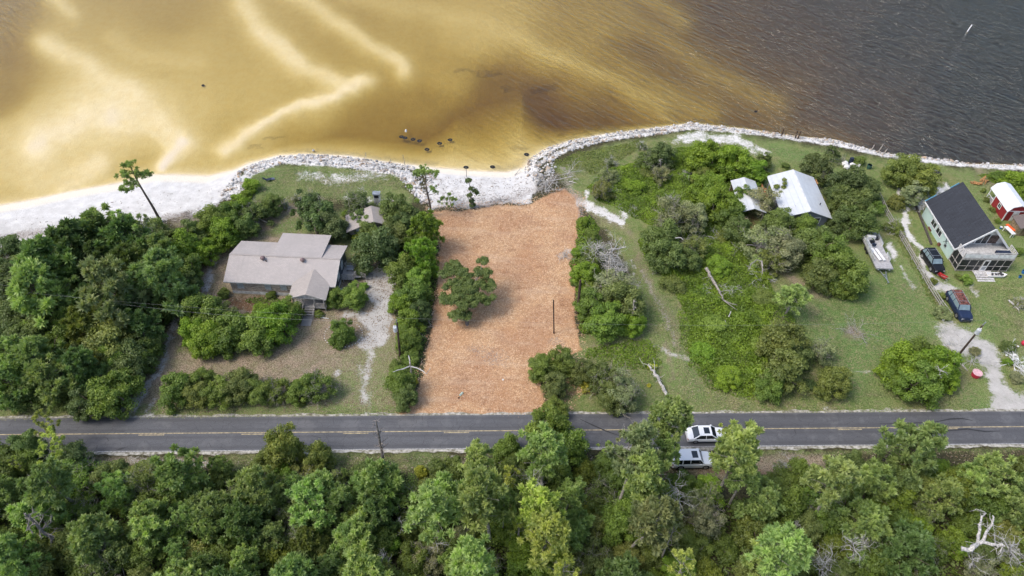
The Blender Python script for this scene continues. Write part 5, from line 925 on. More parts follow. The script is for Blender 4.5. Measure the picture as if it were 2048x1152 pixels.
m_ = MB(); [m_.add(*blob(rr_, rr_.uniform(-1.1, 1), rr_.uniform(-.3, .3), rr_.uniform(.4, .65), rr_.uniform(.12, .24))) for _ in range(9)]; ju = m_.build("junk_heap", simple("dark_junk", (.05, .048, .05), .7, sc=6, var=.5), None, loc=(p[0], p[1], p[2])); tag(ju, "dark heap of pots and scraps lying in the white skiff", "junk pile")

# ---------- red barn shed
bs = empty("barn_shed", (81.1, 93.9, gz(82, 96)), math.radians(0), "red barn-style shed with white gambrel metal roof and corner trim", "shed")
part(MB().box(0, 3.2, .25, 4.35, 0, 2.0), "wall", REDW, bs)
prof = [(-.15, 1.98), (.42, 2.92), (1.6, 3.3), (2.78, 2.92), (3.35, 1.98)]
part(MB().add([(a, .24, z) for a, z in [(0, 1.98), (.45, 2.85), (1.6, 3.22), (2.75, 2.85), (3.2, 1.98)]]+[(a, 4.36, z) for a, z in [(0, 1.98), (.45, 2.85), (1.6, 3.22), (2.75, 2.85), (3.2, 1.98)]], [(0, 1, 2, 3, 4), (9, 8, 7, 6, 5), (0, 4, 9, 5)]), "gable", REDW, bs)
m_ = MB()
for i in range(4):
    a, b = prof[i], prof[i+1]; m_.slab([(a[0], 0, a[1]+.03), (b[0], 0, b[1]+.03), (b[0], 6.4, b[1]+.03), (a[0], 6.4, a[1]+.03)], .07)
part(m_, "roof", BARNR, bs)
m_ = MB().bar((0, .2, 0), (0, .2, 2.0), .14).bar((0, 4.4, 0), (0, 4.4, 2.0), .14).bar((3.2, .2, 0), (3.2, .2, 2.0), .14).bar((0, .2, 2.02), (3.2, .2, 2.02), .08, .12)
for i in range(4): m_.bar((prof[i][0], .02, prof[i][1]-.03), (prof[i+1][0], .02, prof[i+1][1]-.03), .05, .12)
m_.bar((0, 6.2, 0), (0, 6.2, 2.0), .12).bar((3.2, 6.2, 0), (3.2, 6.2, 2.0), .12).bar((-.02, 4.4, .95), (-.02, 6.2, .95), .07).bar((3.2, 4.4, .95), (3.2, 6.2, .95), .07); part(m_, "trim", WHITEP, bs)
part(MB().box(0, 3.2, 4.36, 6.25, 0, .15), "porch_floor", GREYWOOD, bs); window_x(bs, 2.1, 2.8, .9, 1.6, 0, GLASS, WHITEP, 2, 1); part(MB().box(1.1, 2.1, .18, .24, 0, 1.9), "door", WHITEP, bs)
p = GT(2005, 362); tag(MB().slab([(-1.2, -.8, 1.0), (.1, -.3, 1.9), (.9, .6, 1.9), (-.9, .9, .9)], .05).bar((-1.1, -.7, 0), (-1.1, -.7, 1.0), .08).bar((.5, .2, 0), (.5, .2, 1.85), .08).build("tarp_awning", TEAL, None, loc=(84.2, 101.0, 0)), "teal tarp peeking over the far end of the barn shed roof", "tarp")
# ---------- brown lean shed
ts = empty("tool_shed", (81.7, 90.4, gz(82, 91)), math.radians(-2), "low tan tool shed with a brown shingle roof before the red barn shed", "shed")
part(MB().box(0, 3.6, 0, 2.6, 0, 1.75), "wall", TANW, ts); m_ = MB().slab([(-.2, -.3, 1.72), (1.7, -.3, 2.35), (1.7, 2.9, 2.35), (-.2, 2.9, 1.72)], .08).slab([(1.7, -.3, 2.352), (3.8, -.3, 1.72), (3.8, 2.9, 1.72), (1.7, 2.9, 2.352)], .08); part(m_, "roof", mat_shingle("brown_shingles", (.22, .18, .165)), ts)
part(MB().add([(0, -.01, 1.72), (3.6, -.01, 1.72), (1.7, -.01, 2.3)], [(0, 1, 2)]), "gable", TANW, ts)
m_ = MB().box(.5, 2.6, -.06, -.02, .1, 1.65); do = part(m_, "double_door", simple("brown_door_wood", (.12, .09, .05), .85, sc=4), ts); m_ = MB().bar((.55, -.08, .2), (1.5, -.08, 1.55), .05).bar((1.5, -.08, .2), (.55, -.08, 1.55), .05).bar((1.6, -.08, .2), (2.55, -.08, 1.55), .05).bar((2.55, -.08, .2), (1.6, -.08, 1.55), .05); part(m_, "brace", TANW, do)
# ---------- vehicles
PWHITE = NT("white_car_paint"); PWHITE.col((.86, .87, .88)); PWHITE.b.inputs['Roughness'].default_value = .25; PWHITE.b.inputs['Coat Weight'].default_value = .5; PWHITE = PWHITE.m
PBLACK = simple("black_car_paint", (.012, .013, .015), .25, sc=2); PNAVY = simple("navy_car_paint", (.018, .03, .07), .3, sc=2); CARGLASS = simple("car_glass", (.02, .025, .03), .08, sc=1, spec=.9); PALEGLASS = simple("pale_car_glass", (.22, .30, .33), .12, sc=1, spec=.9); LAMP = simple("headlamp_glass", (.55, .57, .6), .2); RIM = simple("alloy_rim", (.38, .39, .41), .35, .6); TAIL = simple("tail_lamp_red", (.30, .02, .02), .3)
def car(name, label, cat, loc, rz, L, W, H, paint, roofm=None, suv=False, glass=CARGLASS, sun=True, rack=False, hood=.27, trunk=.14):
    c = empty(name, loc, rz, label, cat); hb = H*.60; z0 = .22
    xs = [-L/2, -L/2+.06, -L/2+.35, -L*.25, 0, L*.25, L/2-.55, L/2-.12, L/2]
    wf = [.82, .92, .98, 1, 1, 1, .97, .86, .70]; top = [hb*.78, hb*.93, hb*.99, hb, hb, hb*.98, hb*.90, hb*.80, hb*.58]
    if suv: top = [hb*.9, hb*.98, hb, hb, hb, hb, hb*.97, hb*.90, hb*.62]
    m = MB(); vs = []
    for x, f, t in zip(xs, wf, top):
        w = W/2*f; vs += [(x, -w*.92, z0), (x, -w, z0+.2), (x, -w, t*.78), (x, -w*.90, t), (x, -w*.45, t+.035), (x, w*.45, t+.035), (x, w*.90, t), (x, w, t*.78), (x, w, z0+.2), (x, w*.92, z0)]
    fs = [(i*10+k, i*10+(k+1) % 10, (i+1)*10+(k+1) % 10, (i+1)*10+k) for i in range(len(xs)-1) for k in range(10)]+[tuple(range(10))[::-1], tuple(range((len(xs)-1)*10, len(xs)*10))]
    b = part(m.add(vs, [f[::-1] for f in fs]), "body", paint, c, smooth=False, bevel=.04)
    xa, xb = -L/2+L*trunk*(.45 if suv else 1), L/2-L*hood; ra, rb = xa+(.25 if suv else .7), xb-(.5 if suv else .7); w0, w1 = W/2*.92, W/2*.76
    zt = H; g = MB().add([(xa, -w0, hb), (xb, -w0*.96, hb), (xb, w0*.96, hb), (xa, w0, hb), (ra, -w1, zt-.04), (rb, -w1, zt-.04), (rb, w1, zt-.04), (ra, w1, zt-.04)], [(0, 1, 5, 4), (1, 2, 6, 5), (2, 3, 7, 6), (3, 0, 4, 7), (4, 5, 6, 7)]); part(g, "windows", glass, c, bevel=.03)
    r_ = MB(); e = .03; r_.slab([(ra-e, -w1-e, zt), (rb+e, -w1-e, zt), (rb+e, w1+e, zt), (ra-e, w1+e, zt)], .05)
    ro = part(r_, "roof", roofm or paint, c, bevel=.03)
    for s in (-1, 1):
        xm = (xa+xb)/2+.05; pl = [((xa, s*w0, hb), (ra, s*w1, zt-.02), .12, .09), ((xb, s*w0*.965, hb), (rb, s*w1, zt-.02), .10, .08), ((xm, s*(w0+.005), hb), (xm-.05, s*(w1+.005), zt-.02), .08, .03)]
        if suv: pl.append(((xa+.8, s*(w0+.005), hb), (ra+.55, s*(w1+.005), zt-.02), .12, .03))
        for q in pl: part(MB().bar(*q), "pillar", paint, c)
    if sun: part(MB().box(rb-.95, rb-.25, -w1*.62, w1*.62, zt+.002, zt+.008), "sunroof", CARGLASS, ro)
    if rack: 
        k = MB(); [k.bar((ra+.1, s*w1*.9, zt+.07), (rb-.1, s*w1*.9, zt+.07), .04) for s in (-1, 1)]; [k.bar((x, -w1*.9, zt+.08), (x, w1*.9, zt+.08), .04, .03) for x in (ra+.6, rb-.6)]; part(k, "roof_rack", METAL, ro)
    wr = H*.235
    for x in (-L*.30, L*.31):
        for s in (-1, 1):
            w_ = part(MB().tube([(x, s*(W/2-.22), wr), (x, s*(W/2+.012), wr)], wr, 18), "wheel", RUBBER, c); part(MB().tube([(x, s*(W/2-.05), wr), (x, s*(W/2+.022), wr)], wr*.62, 12), "rim", RIM, w_)
    for s in (-1, 1):
        part(MB().box(L/2-.34, L/2-.03, s*W*.30-.17, s*W*.30+.17, hb*.60, hb*.76), "headlight", LAMP, c, bevel=.02); part(MB().box(-L/2-.012, -L/2+.14, s*W*.38-.13, s*W*.38+.1, hb*.62, hb*.84), "tail_light", TAIL, c)
        part(MB().box(xb-.55, xb-.38, s*(W/2-.02)-.02, s*(W/2+.16)+.02, hb+.02, hb+.17) if s > 0 else MB().box(xb-.55, xb-.38, -W/2-.18, -W/2+.02, hb+.02, hb+.17), "mirror", paint, c, bevel=.02)
    part(MB().box(L/2-.03, L/2+.02, -W*.28, W*.28, .34, .55), "grille", BLACKS, c); part(MB().box(xa, xb, -W/2*.985, W/2*.985, z0-.02, z0+.06), "sill", BLACKS, c)
    return c
ra_ = math.atan2(RD[1], RD[0])
p = G(1412, 874, .3); car("parked_car", "white sedan with dark sunroof stopped on the road beside the tall pine", "car", (p[0], p[1]+.15, .075), ra_, 4.95, 1.88, 1.46, PWHITE)
p = G(1384, 924, .3); car("parked_car", "white sport utility vehicle parked on the reddish verge below the road", "car", (p[0]-.1, p[1]+.1, .05), ra_+.01, 4.95, 1.98, 1.82, PWHITE, suv=True, hood=.25)
p = G(1917, 612, .6); q1, q2 = G(1905, 583, 1.0), G(1933, 640, .7); car("old_van", "dark navy wagon with a rusty red roof parked on the grass", "car", (p[0]+.1, p[1], gz(p[0], p[1])), math.atan2(q2[1]-q1[1], q2[0]-q1[0]), 5.5, 2.0, 1.85, PNAVY, RUST, suv=True, glass=PALEGLASS, sun=False, rack=True, hood=.27)
p = G(1866, 522, .7); q1, q2 = G(1855, 500, 1.3), G(1880, 545, .9); car("parked_car", "black sport utility vehicle tucked between mint house and fence", "car", (p[0], p[1], gz(p[0], p[1])), math.atan2(q2[1]-q1[1], q2[0]-q1[0]), 4.8, 1.95, 1.78, PBLACK, suv=True, glass=PALEGLASS, sun=False, rack=True)
p = GT(1882, 557); rc = empty("wheelbarrow", tuple(p), 2.2, "red wheelbarrow standing at the black car's front by the drive", "wheelbarrow")
part(MB().add([(-.5, -.25, .35), (.5, -.2, .35), (.5, .2, .35), (-.5, .25, .35), (-.65, -.38, .7), (.7, -.33, .65), (.7, .33, .65), (-.65, .38, .7)], [(3, 2, 1, 0), (0, 1, 5, 4), (1, 2, 6, 5), (2, 3, 7, 6), (3, 0, 4, 7)]), "tray", simple("red_tray_paint", (.38, .02, .02), .5), rc)
part(MB().tube([(.75, -.05, .2), (.75, .05, .2)], .2, 12), "wheel", RUBBER, rc); part(MB().bar((.75, -.1, .22), (-1.0, -.3, .6), .05).bar((.75, .1, .22), (-1.0, .3, .6), .05), "handles", GREYWOOD, rc); part(MB().bar((-.3, -.2, 0), (-.3, -.22, .4), .04).bar((-.3, .2, 0), (-.3, .22, .4), .04), "stand", METAL, rc)

# ---------- pontoon boat on its trailer
b0, b1 = np.array([56.75, 88.1]), np.array([56.6, 80.4]); bc_ = (b0+b1)/2; ba = math.atan2(b0[1]-b1[1], b0[0]-b1[0])+math.radians(3)
bz = gz(*bc_); pb = empty("pontoon_boat", (bc_[0], bc_[1], bz+.0), ba-math.radians(2), "grey pontoon deck boat with white seats strapped on a trailer", "boat")
L_, B_ = 7.6, 2.6
for s in (-1, 1): part(MB().tube([(-3.9, s*.85, .72), (-3.4, s*.85, .66), (3.5, s*.85, .66)], [.08, .30, .30], 12), "pontoon", METAL, pb, smooth=True)
part(MB().box(-3.8, 3.8, -B_/2, B_/2, .98, 1.08).box(-3.85, -3.8, -B_/2, B_/2, .9, 1.1), "deck", DECKG, pb)
for q in ((-.9, 3.7, B_/2-.12, B_/2-.04, 1.08, 1.62), (1.2, 3.7, -B_/2+.04, -B_/2+.12, 1.08, 1.62), (3.71, 3.78, -B_/2+.1, B_/2-.1, 1.08, 1.6), (-2.3, -.7, -B_/2+.04, -B_/2+.12, 1.08, 1.6), (-2.3, -.92, B_/2-.12, B_/2-.04, 1.08, 1.6)): part(MB().box(*q), "side_panel", ALU, pb)
m_ = MB(); rail(m_, (1.3, -B_/2+.06, 1.6), (3.6, -B_/2+.06, 1.6), .22, 1.1, 1, .04); rail(m_, (-2.2, -B_/2+.06, 1.6), (-.8, -B_/2+.06, 1.6), .22, .7, 1, .04); rail(m_, (-.8, B_/2-.08, 1.6), (3.6, B_/2-.08, 1.6), .15, 1.1, 1, .04); part(m_, "rail", METAL, pb)
part(MB().box(-.6, 3.4, B_/2-.62, B_/2-.14, 1.08, 1.48), "bench_seat", ALU, pb, bevel=.05)
for yy_, w_ in ((-.35, .42), (.28, .42)): part(MB().bar((-2.35, yy_, 1.35), (.25, yy_+.55, 1.42), w_, .14), "seat_cushion", VINYL, pb, bevel=.04)
part(MB().box(2.6, 3.15, -.55, .75, 1.1, 1.75), "console_cover", VINYL, pb, bevel=.05); part(MB().box(2.5, 3.1, -1.0, -.6, 1.08, 1.45), "dark_box", BLACKS, pb)
ch_ = MB().box(.9, 1.4, .05, .5, 1.4, 1.5).box(.82, .92, .0, .55, 1.4, 1.85).bar((1.15, .28, 1.08), (1.15, .28, 1.42), .1); part(ch_, "helm_chair", NAVY, pb); part(MB().box(1.7, 2.05, -.1, .6, 1.08, 1.6), "helm", BLACKS, pb)
tr_ = empty("boat_trailer", (bc_[0], bc_[1], bz), ba-math.radians(2), "galvanised boat trailer with v-shaped tongue under the pontoon boat", "trailer")
m_ = MB()
for s in (-1, 1): m_.bar((-3.6, s*.45, .38), (3.2, s*.45, .38), .1, .1).bar((-3.6, s*.45, .38), (-5.6, 0, .42), .09, .09)
for x in (-3.4, -2, 0, 2, 3): m_.bar((x, -.85, .38), (x, .85, .38), .08, .06)
m_.bar((-5.5, 0, .42), (-6.2, 0, .45), .09, .09).bar((-4.5, -.24, .42), (-4.5, .24, .42), .06).bar((-4.9, 0, .42), (-4.7, 0, 1.0), .07); part(m_, "frame", METAL, tr_)
part(MB().lathe(-6.05, 0, [(.04, 0), (.04, .4)], 6), "jack", METAL, tr_); part(MB().box(-6.35, -6.15, -.06, .06, .42, .52), "coupler", METAL, tr_)
for s in (-1, 1):
    for x in (.6, 1.4): part(MB().tube([(x, s*1.05-.1, .3), (x, s*1.05+.1, .3)], .3, 14), "wheel", RUBBER, tr_)

# ---------- split rail fence
fp = [GT(a, b)[:2] for a, b in [(1755, 396), (1772, 432), (1792, 466), (1812, 500), (1834, 538), (1856, 577), (1878, 612), (1896, 636)]]
fe = empty("rail_fence", (fp[0][0], fp[0][1], 0), 0, "weathered grey three-rail fence between the lawn and the mint house yard", "fence"); o0 = Vector((fp[0][0], fp[0][1], 0))
pts_ = [Vector((a, b, gz(a, b)))-o0 for a, b in fp]; dense = []
for a, b in zip(pts_[:-1], pts_[1:]):
    n_ = max(1, round((b-a).length/2.4)); dense += [a.lerp(b, i/n_) for i in range(n_)]
dense.append(pts_[-1])
for a in dense: part(MB().bar(a-Vector((0, 0, .1)), a+Vector((0, 0, 1.25)), .12), "post", GREYWOOD, fe)
for z in (.35, .75, 1.15):
    m_ = MB(); [m_.bar(a+Vector((0, 0, z)), b+Vector((0, 0, z)), .05, .12) for a, b in zip(dense[:-1], dense[1:])]; part(m_, "rail", simple("pale_rail_wood", (.40, .38, .34), .85, sc=5), fe)
fp = [GT(a, b)[:2] for a, b in [(1828, 408), (1838, 430), (1850, 460), (1862, 490)]]
w2 = empty("brick_edging", (fp[0][0], fp[0][1], 0), 0, "low dark retaining edge along the mint house's left side", "retaining wall"); o0 = Vector((fp[0][0], fp[0][1], 0)); m_ = MB()
for a, b in zip(fp[:-1], fp[1:]): m_.bar(Vector((*a, .15))-o0, Vector((*b, .15))-o0, .22, .4)
part(m_, "edging_blocks", simple("dark_edging", (.10, .085, .075), .9, sc=5, var=.3), w2)

# ---------- utility poles
def upole(base, top, label, transformer=True, r0=.16, r1=.11, arm=True, hz=None):
    g = GT(*base); best = min((np.hypot(*(np.array([PIX(np.array([g[0]]), np.array([g[1]]), np.array([h]))[k][0] for k in (0, 1)])-top)), h) for h in np.arange(3, 12, .05))[1]; h = hz or best
    t_ = G(top[0], top[1], h); v = Vector((t_[0]-g[0], t_[1]-g[1], h-g[2])); e = empty("utility_pole", tuple(g), 0, label, "utility pole")
    part(MB().tube([Vector((0, 0, -.2)), v*.5, v], [r0, (r0+r1)/2, r1], 10), "pole", BROWNWOOD, e)
    if arm: part(MB().bar(v*.97+Vector((-.05, 0, 0)), v*.97+Vector((0, -.1, .9)), .1), "bracket", METAL, e)
    if transformer:
        q = v*.86+Vector((-.25, -.28, 0)); part(MB().lathe(q.x, q.y, [(.02, q.z-.45), (.27, q.z-.42), (.27, q.z+.38), (.2, q.z+.46), (.02, q.z+.5)], 14), "transformer", simple("transformer_grey", (.60, .63, .66), .4, sc=2), e)
        for dx in (-.12, .12): part(MB().lathe(q.x+dx, q.y, [(.05, q.z+.46), (.07, q.z+.56), (.05, q.z+.66), (.01, q.z+.68)], 8), "insulator", VINYL, e)
    return g, v
gL, vL = upole((800, 712), (794, 645), "brown utility pole with a white transformer beside the cabin driveway")
gR, vR = upole((1912, 716), (1966, 650), "slanting utility pole with a white transformer over the right driveway")
upole((1108, 667), (1107, 600), "bare slim pole standing alone on the mulch", False, .10, .08, False)
g = GT(1155, 627); t_ = G(1161, 560, 6.7); tag(MB().tube([(0, 0, -.2), ((t_[0]-g[0])*.5, (t_[1]-g[1])*.5, 3.3), (t_[0]-g[0], t_[1]-g[1], 6.7)], [.24, .22, .15], 9).build("tree_trunk", BROWNWOOD, None, loc=tuple(g)), "dark branchless tree trunk at the mulch's right edge", "dead trunk")
def wire(a, b, sag, label, r=.006):
    a = Vector(a); b = Vector(b); pts = [a.lerp(b, i/24)-Vector((0, 0, sag*math.sin(math.pi*i/24))) for i in range(25)]
    tag(MB().tube([p-a for p in pts], r, 4).build("power_line", WIREM, None, loc=tuple(a)), label, "power line")
tl = Vector(tuple(gL))+vL; tr2 = Vector(tuple(gR))+vR
q = GT(268, 634, 9.5); wire(tl, (q[0]-30, q[1]+6, 10.5), 2.6, "sagging power line from the driveway pole over the front bushes into the left wood", .009)
wire(tl+Vector((0, 0, .5)), (-75, 62, 10.5), .8, "thin power line running left from the driveway pole across the woods")
wire(tl+Vector((.1, 0, .9)), tr2+Vector((0, 0, .9)), 1.2, "thin power line crossing the mulch between the two utility poles", .007)

# ---------- dead trees and logs
def dead(base, top, h, r0, label, nbr, brL, seed, mat=DEADWOOD, dep=3, zone=(.45, 1.0), r1=None, name="dead_tree", cat="dead tree", spread=.8):
    r = np.random.default_rng(seed); g = GT(*base); t_ = G(top[0], top[1], h); v = Vector((t_[0]-g[0], t_[1]-g[1], h-g[2])); e = empty(name, tuple(g), 0, label, cat); P_ = [v*(i/7)+Vector(r.normal(size=3))*.06*h/8*(0 < i < 7) for i in range(8)]; P_[0] = Vector((0, 0, -.2))
    part(MB().tube(P_, [r0+((r1 or r0*.3)-r0)*i/7 for i in range(8)], 8), "trunk", mat if mat != DEADWOOD else BARK_PALE, e)
    m = MB()
    if nbr == 0: return e
    for i in range(nbr):
        t = r.uniform(*zone); p = v*t; a = i*2.4+r.normal()*.4; d = Vector((math.cos(a), math.sin(a), r.uniform(-.1, .7))); twigs(m, p, d, brL*r.uniform(.5, 1.1)*(1.25-t*.6), r0*.32, dep, r, spread)
    part(m, "branches", mat, e); return e
DARKDEAD = simple("grey_dead_bark", (.23, .205, .19), .9, sc=5, var=.25)
e = dead((826, 776), (820, 722), 5.2, .22, "pale dead tree with outflung branches at the mulch's lower left corner", 0, 1, 1); hb = G(820, 722, 5.2)-GT(826, 776); m_ = MB(); g = GT(826, 776)
for pts in ([(820, 732), (806, 738), (796, 740), (786, 744)], [(822, 733), (834, 736), (846, 742), (853, 748), (861, 736)], [(820, 728), (819, 718), (817, 711)]):
    m_.tube([Vector(tuple(G(a, b, 4.9+.15*i)-g)) for i, (a, b) in enumerate(pts)], [.09, .075, .06, .045, .03][:len(pts)], 6)
part(m_, "branch", DEADWOOD, e)
dead((770, 930), (752, 842), 9.3, .24, "dark dead pine snag with stubby pale branches over the road", 16, .9, 2, DARKDEAD, 1, (.3, 1.0))
e = dead((132, 1108), (50, 1027), 9.6, .26, "grey leaning dead pine with a ring of broken twigs in the lower left wood", 12, 1.4, 3, DARKDEAD, 2, (.55, 1.0))
dead((1262, 662), (1268, 600), 5.5, .26, "peeled standing trunk in front of the dense oaks", 5, .8, 4, BARK_PALE, 2, (.6, 1))
dead((1214, 560), (1222, 497), 5.5, .2, "silvery leafless tree between mulch and path", 18, 2.2, 5, DEADWOOD, 4, (.35, 1.0))
dead((1190, 540), (1195, 484), 5.0, .16, "silvery leafless tree nearest the mulch's right edge", 14, 1.9, 6, DEADWOOD, 4, (.4, 1.0))
dead((1240, 578), (1234, 532), 4.6, .16, "silvery leafless tree at the rear of the dense oaks", 16, 1.9, 7, DEADWOOD, 4, (.4, 1.0))
dead((1268, 584), (1290, 548), 3.2, .07, "short pale stick of dead trunk beside the sandy path", 2, .5, 8, DEADWOOD, 1)
dead((1310, 960), (1290, 870), 9.5, .16, "bare silver-twigged treetop over the road among light pines", 22, 2.2, 9, DEADWOOD, 4, (.55, 1.0))
dead((1075, 1040), (1066, 960), 9, .12, "bare grey twiggy top behind the yellow-green pine", 12, 1.4, 10, DEADWOOD, 3, (.6, 1.0))
dead((905, 1000), (906, 968), 5, .08, "little curled white dead top above the centre pines", 5, .9, 11, DEADWOOD, 2, (.6, 1.0))
dead((1365, 1040), (1350, 965), 8, .12, "leafless silver top below the parked cars", 14, 1.5, 12, DEADWOOD, 3, (.5, 1.0))
dead((765, 1150), (762, 1115), 4.5, .16, "white broken dead tree at the bottom edge left of centre", 9, 1.4, 13, DEADWOOD, 3, (.5, 1))
dead((880, 1108), (872, 1082), 4.5, .10, "white forked dead branch beside the centre-left pines", 5, 1.5, 14, DEADWOOD, 2, (.5, 1))
dead((808, 1062), (802, 1042), 4, .08, "small white dead branch left of the broad light pine", 6, .8, 15, DEADWOOD, 2, (.5, 1))
dead((1710, 1120), (1706, 1082), 6, .12, "silver dead branches reaching over the bottom right wood", 12, 1.8, 16, DEADWOOD, 3, (.4, 1))
dead((1640, 1160), (1650, 1128), 5, .12, "grey dead branches lying at the bottom edge", 10, 2.2, 17, DEADWOOD, 3, (.4, 1))
dead((2020, 1120), (2020, 1090), 6.5, .14, "silver dead branches in the bottom right corner", 12, 1.7, 18, DEADWOOD, 3, (.4, 1))
dead((1950, 1150), (1944, 1112), 5, .10, "white dead twigs below the big forked snag", 8, 1.3, 19, DEADWOOD, 3, (.4, 1))
dead((560, 410), (570, 398), 2.0, .07, "grey leafless sapling by the lawn's lower edge", 8, 1.0, 20, DEADWOOD, 3)
dead((700, 408), (706, 385), 3.0, .08, "twisted pale dead sapling left on the lawn edge", 6, 1.0, 21, DEADWOOD, 2)
dead((722, 405), (722, 376), 3.4, .09, "twisted pale dead sapling at the middle of the lawn edge", 6, 1.2, 22, DEADWOOD, 2)
dead((758, 405), (752, 384), 2.6, .08, "pale dead sapling at the right of the lawn edge", 8, 1.0, 23, DEADWOOD, 3)
dead((1322, 340), (1320, 318), 3.2, .14, "short grey stump tree inside the vine thicket", 8, .6, 24, DEADWOOD, 2)
dead((1340, 425), (1332, 396), 3.4, .1, "white leafless shrub at the top of the big grey oak", 14, 1.2, 25, DEADWOOD, 3)
dead((1590, 622), (1584, 600), 3.5, .1, "bare silver twigs under the lone light green pine", 14, 1.1, 26, DEADWOOD, 3)
dead((1850, 428), (1842, 412), 2.5, .14, "leafless pale branches beside the dark roof's lower corner", 7, 1.5, 27, DEADWOOD, 2)
dead((1590, 940), (1580, 918), 2.5, .06, "small grey leafless bush on the verge beside the sand patch", 12, 1.3, 28, DEADWOOD, 3)
dead((1880, 752), (1880, 740), 5.2, .10, "bare white twigs poking out of the huge round oak", 7, 1.1, 29, DEADWOOD, 2, (.9, 1.0))
dead((215, 790), (208, 762), 4.6, .06, "tiny silver dead treetop at the edge of the left wood", 8, .8, 30, DEADWOOD, 3)
def log(paths, z, rad, label, mat=DEADWOOD, name="fallen_log", cat="log"):
    g = GT(*paths[0][0], 0); m = MB()
    for pts, rd in zip(paths, rad):
        P_ = []
        for i, a in enumerate(pts):
            zz = z[0]+(z[1]-z[0])*i/(len(pts)-1); P_.append(Vector(tuple(G(a[0], a[1], g[2]+zz)-g)))
        Q_ = []; rr0 = np.random.default_rng(int(abs(pts[0][0]*7+pts[0][1])))
        for A_, B_ in zip(P_[:-1], P_[1:]):
            for k in range(3): Q_.append(A_.lerp(B_, k/3)+Vector(rr0.normal(size=3))*rd*.25)
        Q_.append(P_[-1]); m.tube(Q_, [rd*(1-.6*i/(len(Q_)-1))*rr0.uniform(.82, 1.2) for i in range(len(Q_))], 8)
        if rd > .12:
            for k in range(5): q_ = Q_[int(rr0.integers(len(Q_)//3, len(Q_)))]; twigs(m, q_, Vector(rr0.normal(size=3))+Vector((0, 0, .4)), rd*rr0.uniform(2.5, 6), rd*.22, 1, rr0)
    tag(m.build(name, mat, None, loc=tuple(g)), label, cat)
log([[(1337, 798), (1331, 785), (1323, 769), (1314, 752), (1303, 738), (1297, 728)]], (.1, 1.3), [.28], "bleached broken trunk leaning over the grass near the road")
log([[(1412, 536), (1420, 550), (1430, 566), (1440, 584), (1446, 600)], [(1446, 600), (1460, 606), (1474, 610)], [(1440, 584), (1455, 579)], [(1446, 600), (1474, 620)]], (1.3, .9), [.26, .1, .08, .07], "grey fallen trunk lying on the green vines", BARK_PALE)
log([[(1458, 634), (1462, 622)], [(1452, 648), (1450, 640)]], (.7, 1.4), [.1, .08], "two short pale stubs standing out of the vines")
log([[(1217, 500), (1232, 497), (1252, 494)]], (4.2, 4.6), [.16], "white snapped trunk lying across the silvery leafless trees")
log([[(1350, 476), (1362, 475), (1366, 480)]], (4.2, 4.4), [.10], "white curved dead limb on top of the olive oak")
log([[(1500, 530), (1512, 520), (1524, 522)], [(1524, 522), (1525, 548)]], (3.0, 3.0), [.10, .14], "pale bent trunk showing under the silver-grey oak", BARK_PALE)
log([[(1922, 1097), (1940, 1098), (1955, 1086), (1966, 1084), (1990, 1090), (2003, 1088), (2010, 1092)], [(1955, 1086), (1959, 1065), (1961, 1045), (1963, 1033), (1972, 1026)], [(1967, 1084), (1971, 1066), (1982, 1050), (1988, 1041), (1985, 1031)], [(1963, 1033), (1961, 1028)], [(1973, 1063), (1981, 1073)]], (6.0, 6.9), [.24, .17, .17, .08, .04], "big white forked snag lying over the undergrowth at the bottom right", DEADWOOD, "dead_tree", "dead tree")
log([[(1100, 362), (1120, 358), (1148, 352)]], (.3, .8), [.09], "white driftwood branch right of the brush pile, upper")
log([[(1090, 384), (1104, 366), (1112, 352)]], (.2, 1.0), [.08], "long grey driftwood pole standing in the brush pile")
log([[(1138, 362), (1153, 366)]], (.3, .5), [.09], "short white driftwood stick pointing right of the brush pile")
log([[(1072, 372), (1080, 360), (1086, 355)]], (.15, .4), [.13], "brown driftwood log on the sand beside the brush pile", GREYWOOD)
log([[(1030, 350), (1040, 338)]], (.1, .5), [.07], "thin stick leaning at the waterline of the middle beach", GREYWOOD)
log([[(146, 465), (160, 458)]], (.15, .25), [.16], "pale driftwood log at the back of the left beach")
log([[(940, 331), (958, 327)]], (-.6, -.6), [.10], "dark sunken stick in the shallows off the middle beach", BROWNWOOD)
log([[(2018, 600), (2026, 608), (2038, 620)]], (.2, .25), [.14], "white board lying on the grass at the right margin")
log([[(1895, 690), (1908, 706)], [(1918, 724), (1936, 742)]], (.12, .12), [.12, .12], "pair of long grey logs beside the utility pole's foot", GREYWOOD)
log([[(632, 634), (658, 637)]], (.08, .08), [.09], "pale stone edging strip in front of the porch", CONC, "garden_edging", "edging")
m_ = MB(); g = GT(684, 680); r = random.Random(9)
for i in range(34):
    a = 2*math.pi*i/34; 
    if 1.0 < a < 2.1: continue
    m_.add(*blob(r, math.cos(a)*2.6, math.sin(a)*2.3+1.0, .04, .08))
tag(m_.build("stone_ring", CONC, None, loc=tuple(g)), "ring of pale stones round the round evergreen bush", "stone edging")
def brushpile(a, b, wpx, hpx, n, label, seed, mat=DEADWOOD, r0=.04):
    r = np.random.default_rng(seed); g = GT(a, b); m = MB(); s = px_per_m(*g)
    for _ in range(n):
        p = Vector((r.normal()*wpx/s/3, r.normal()*hpx/s/2.2, r.uniform(.05, .4))); d = Vector((r.normal(), r.normal(), r.normal()*.25)); twigs(m, p, d, r.uniform(.8, 2.0), r0*r.uniform(.6, 1.4), 2, r, .5)
    tag(m.build("brush_pile", mat, None, loc=tuple(g)), label, "brush pile")
brushpile(1090, 372, 40, 22, 42, "tangle of driftwood brush at the corner of middle beach and riprap", 1)
brushpile(1140, 350, 14, 16, 14, "white driftwood tangle on the reddish cut behind the rocks", 2)
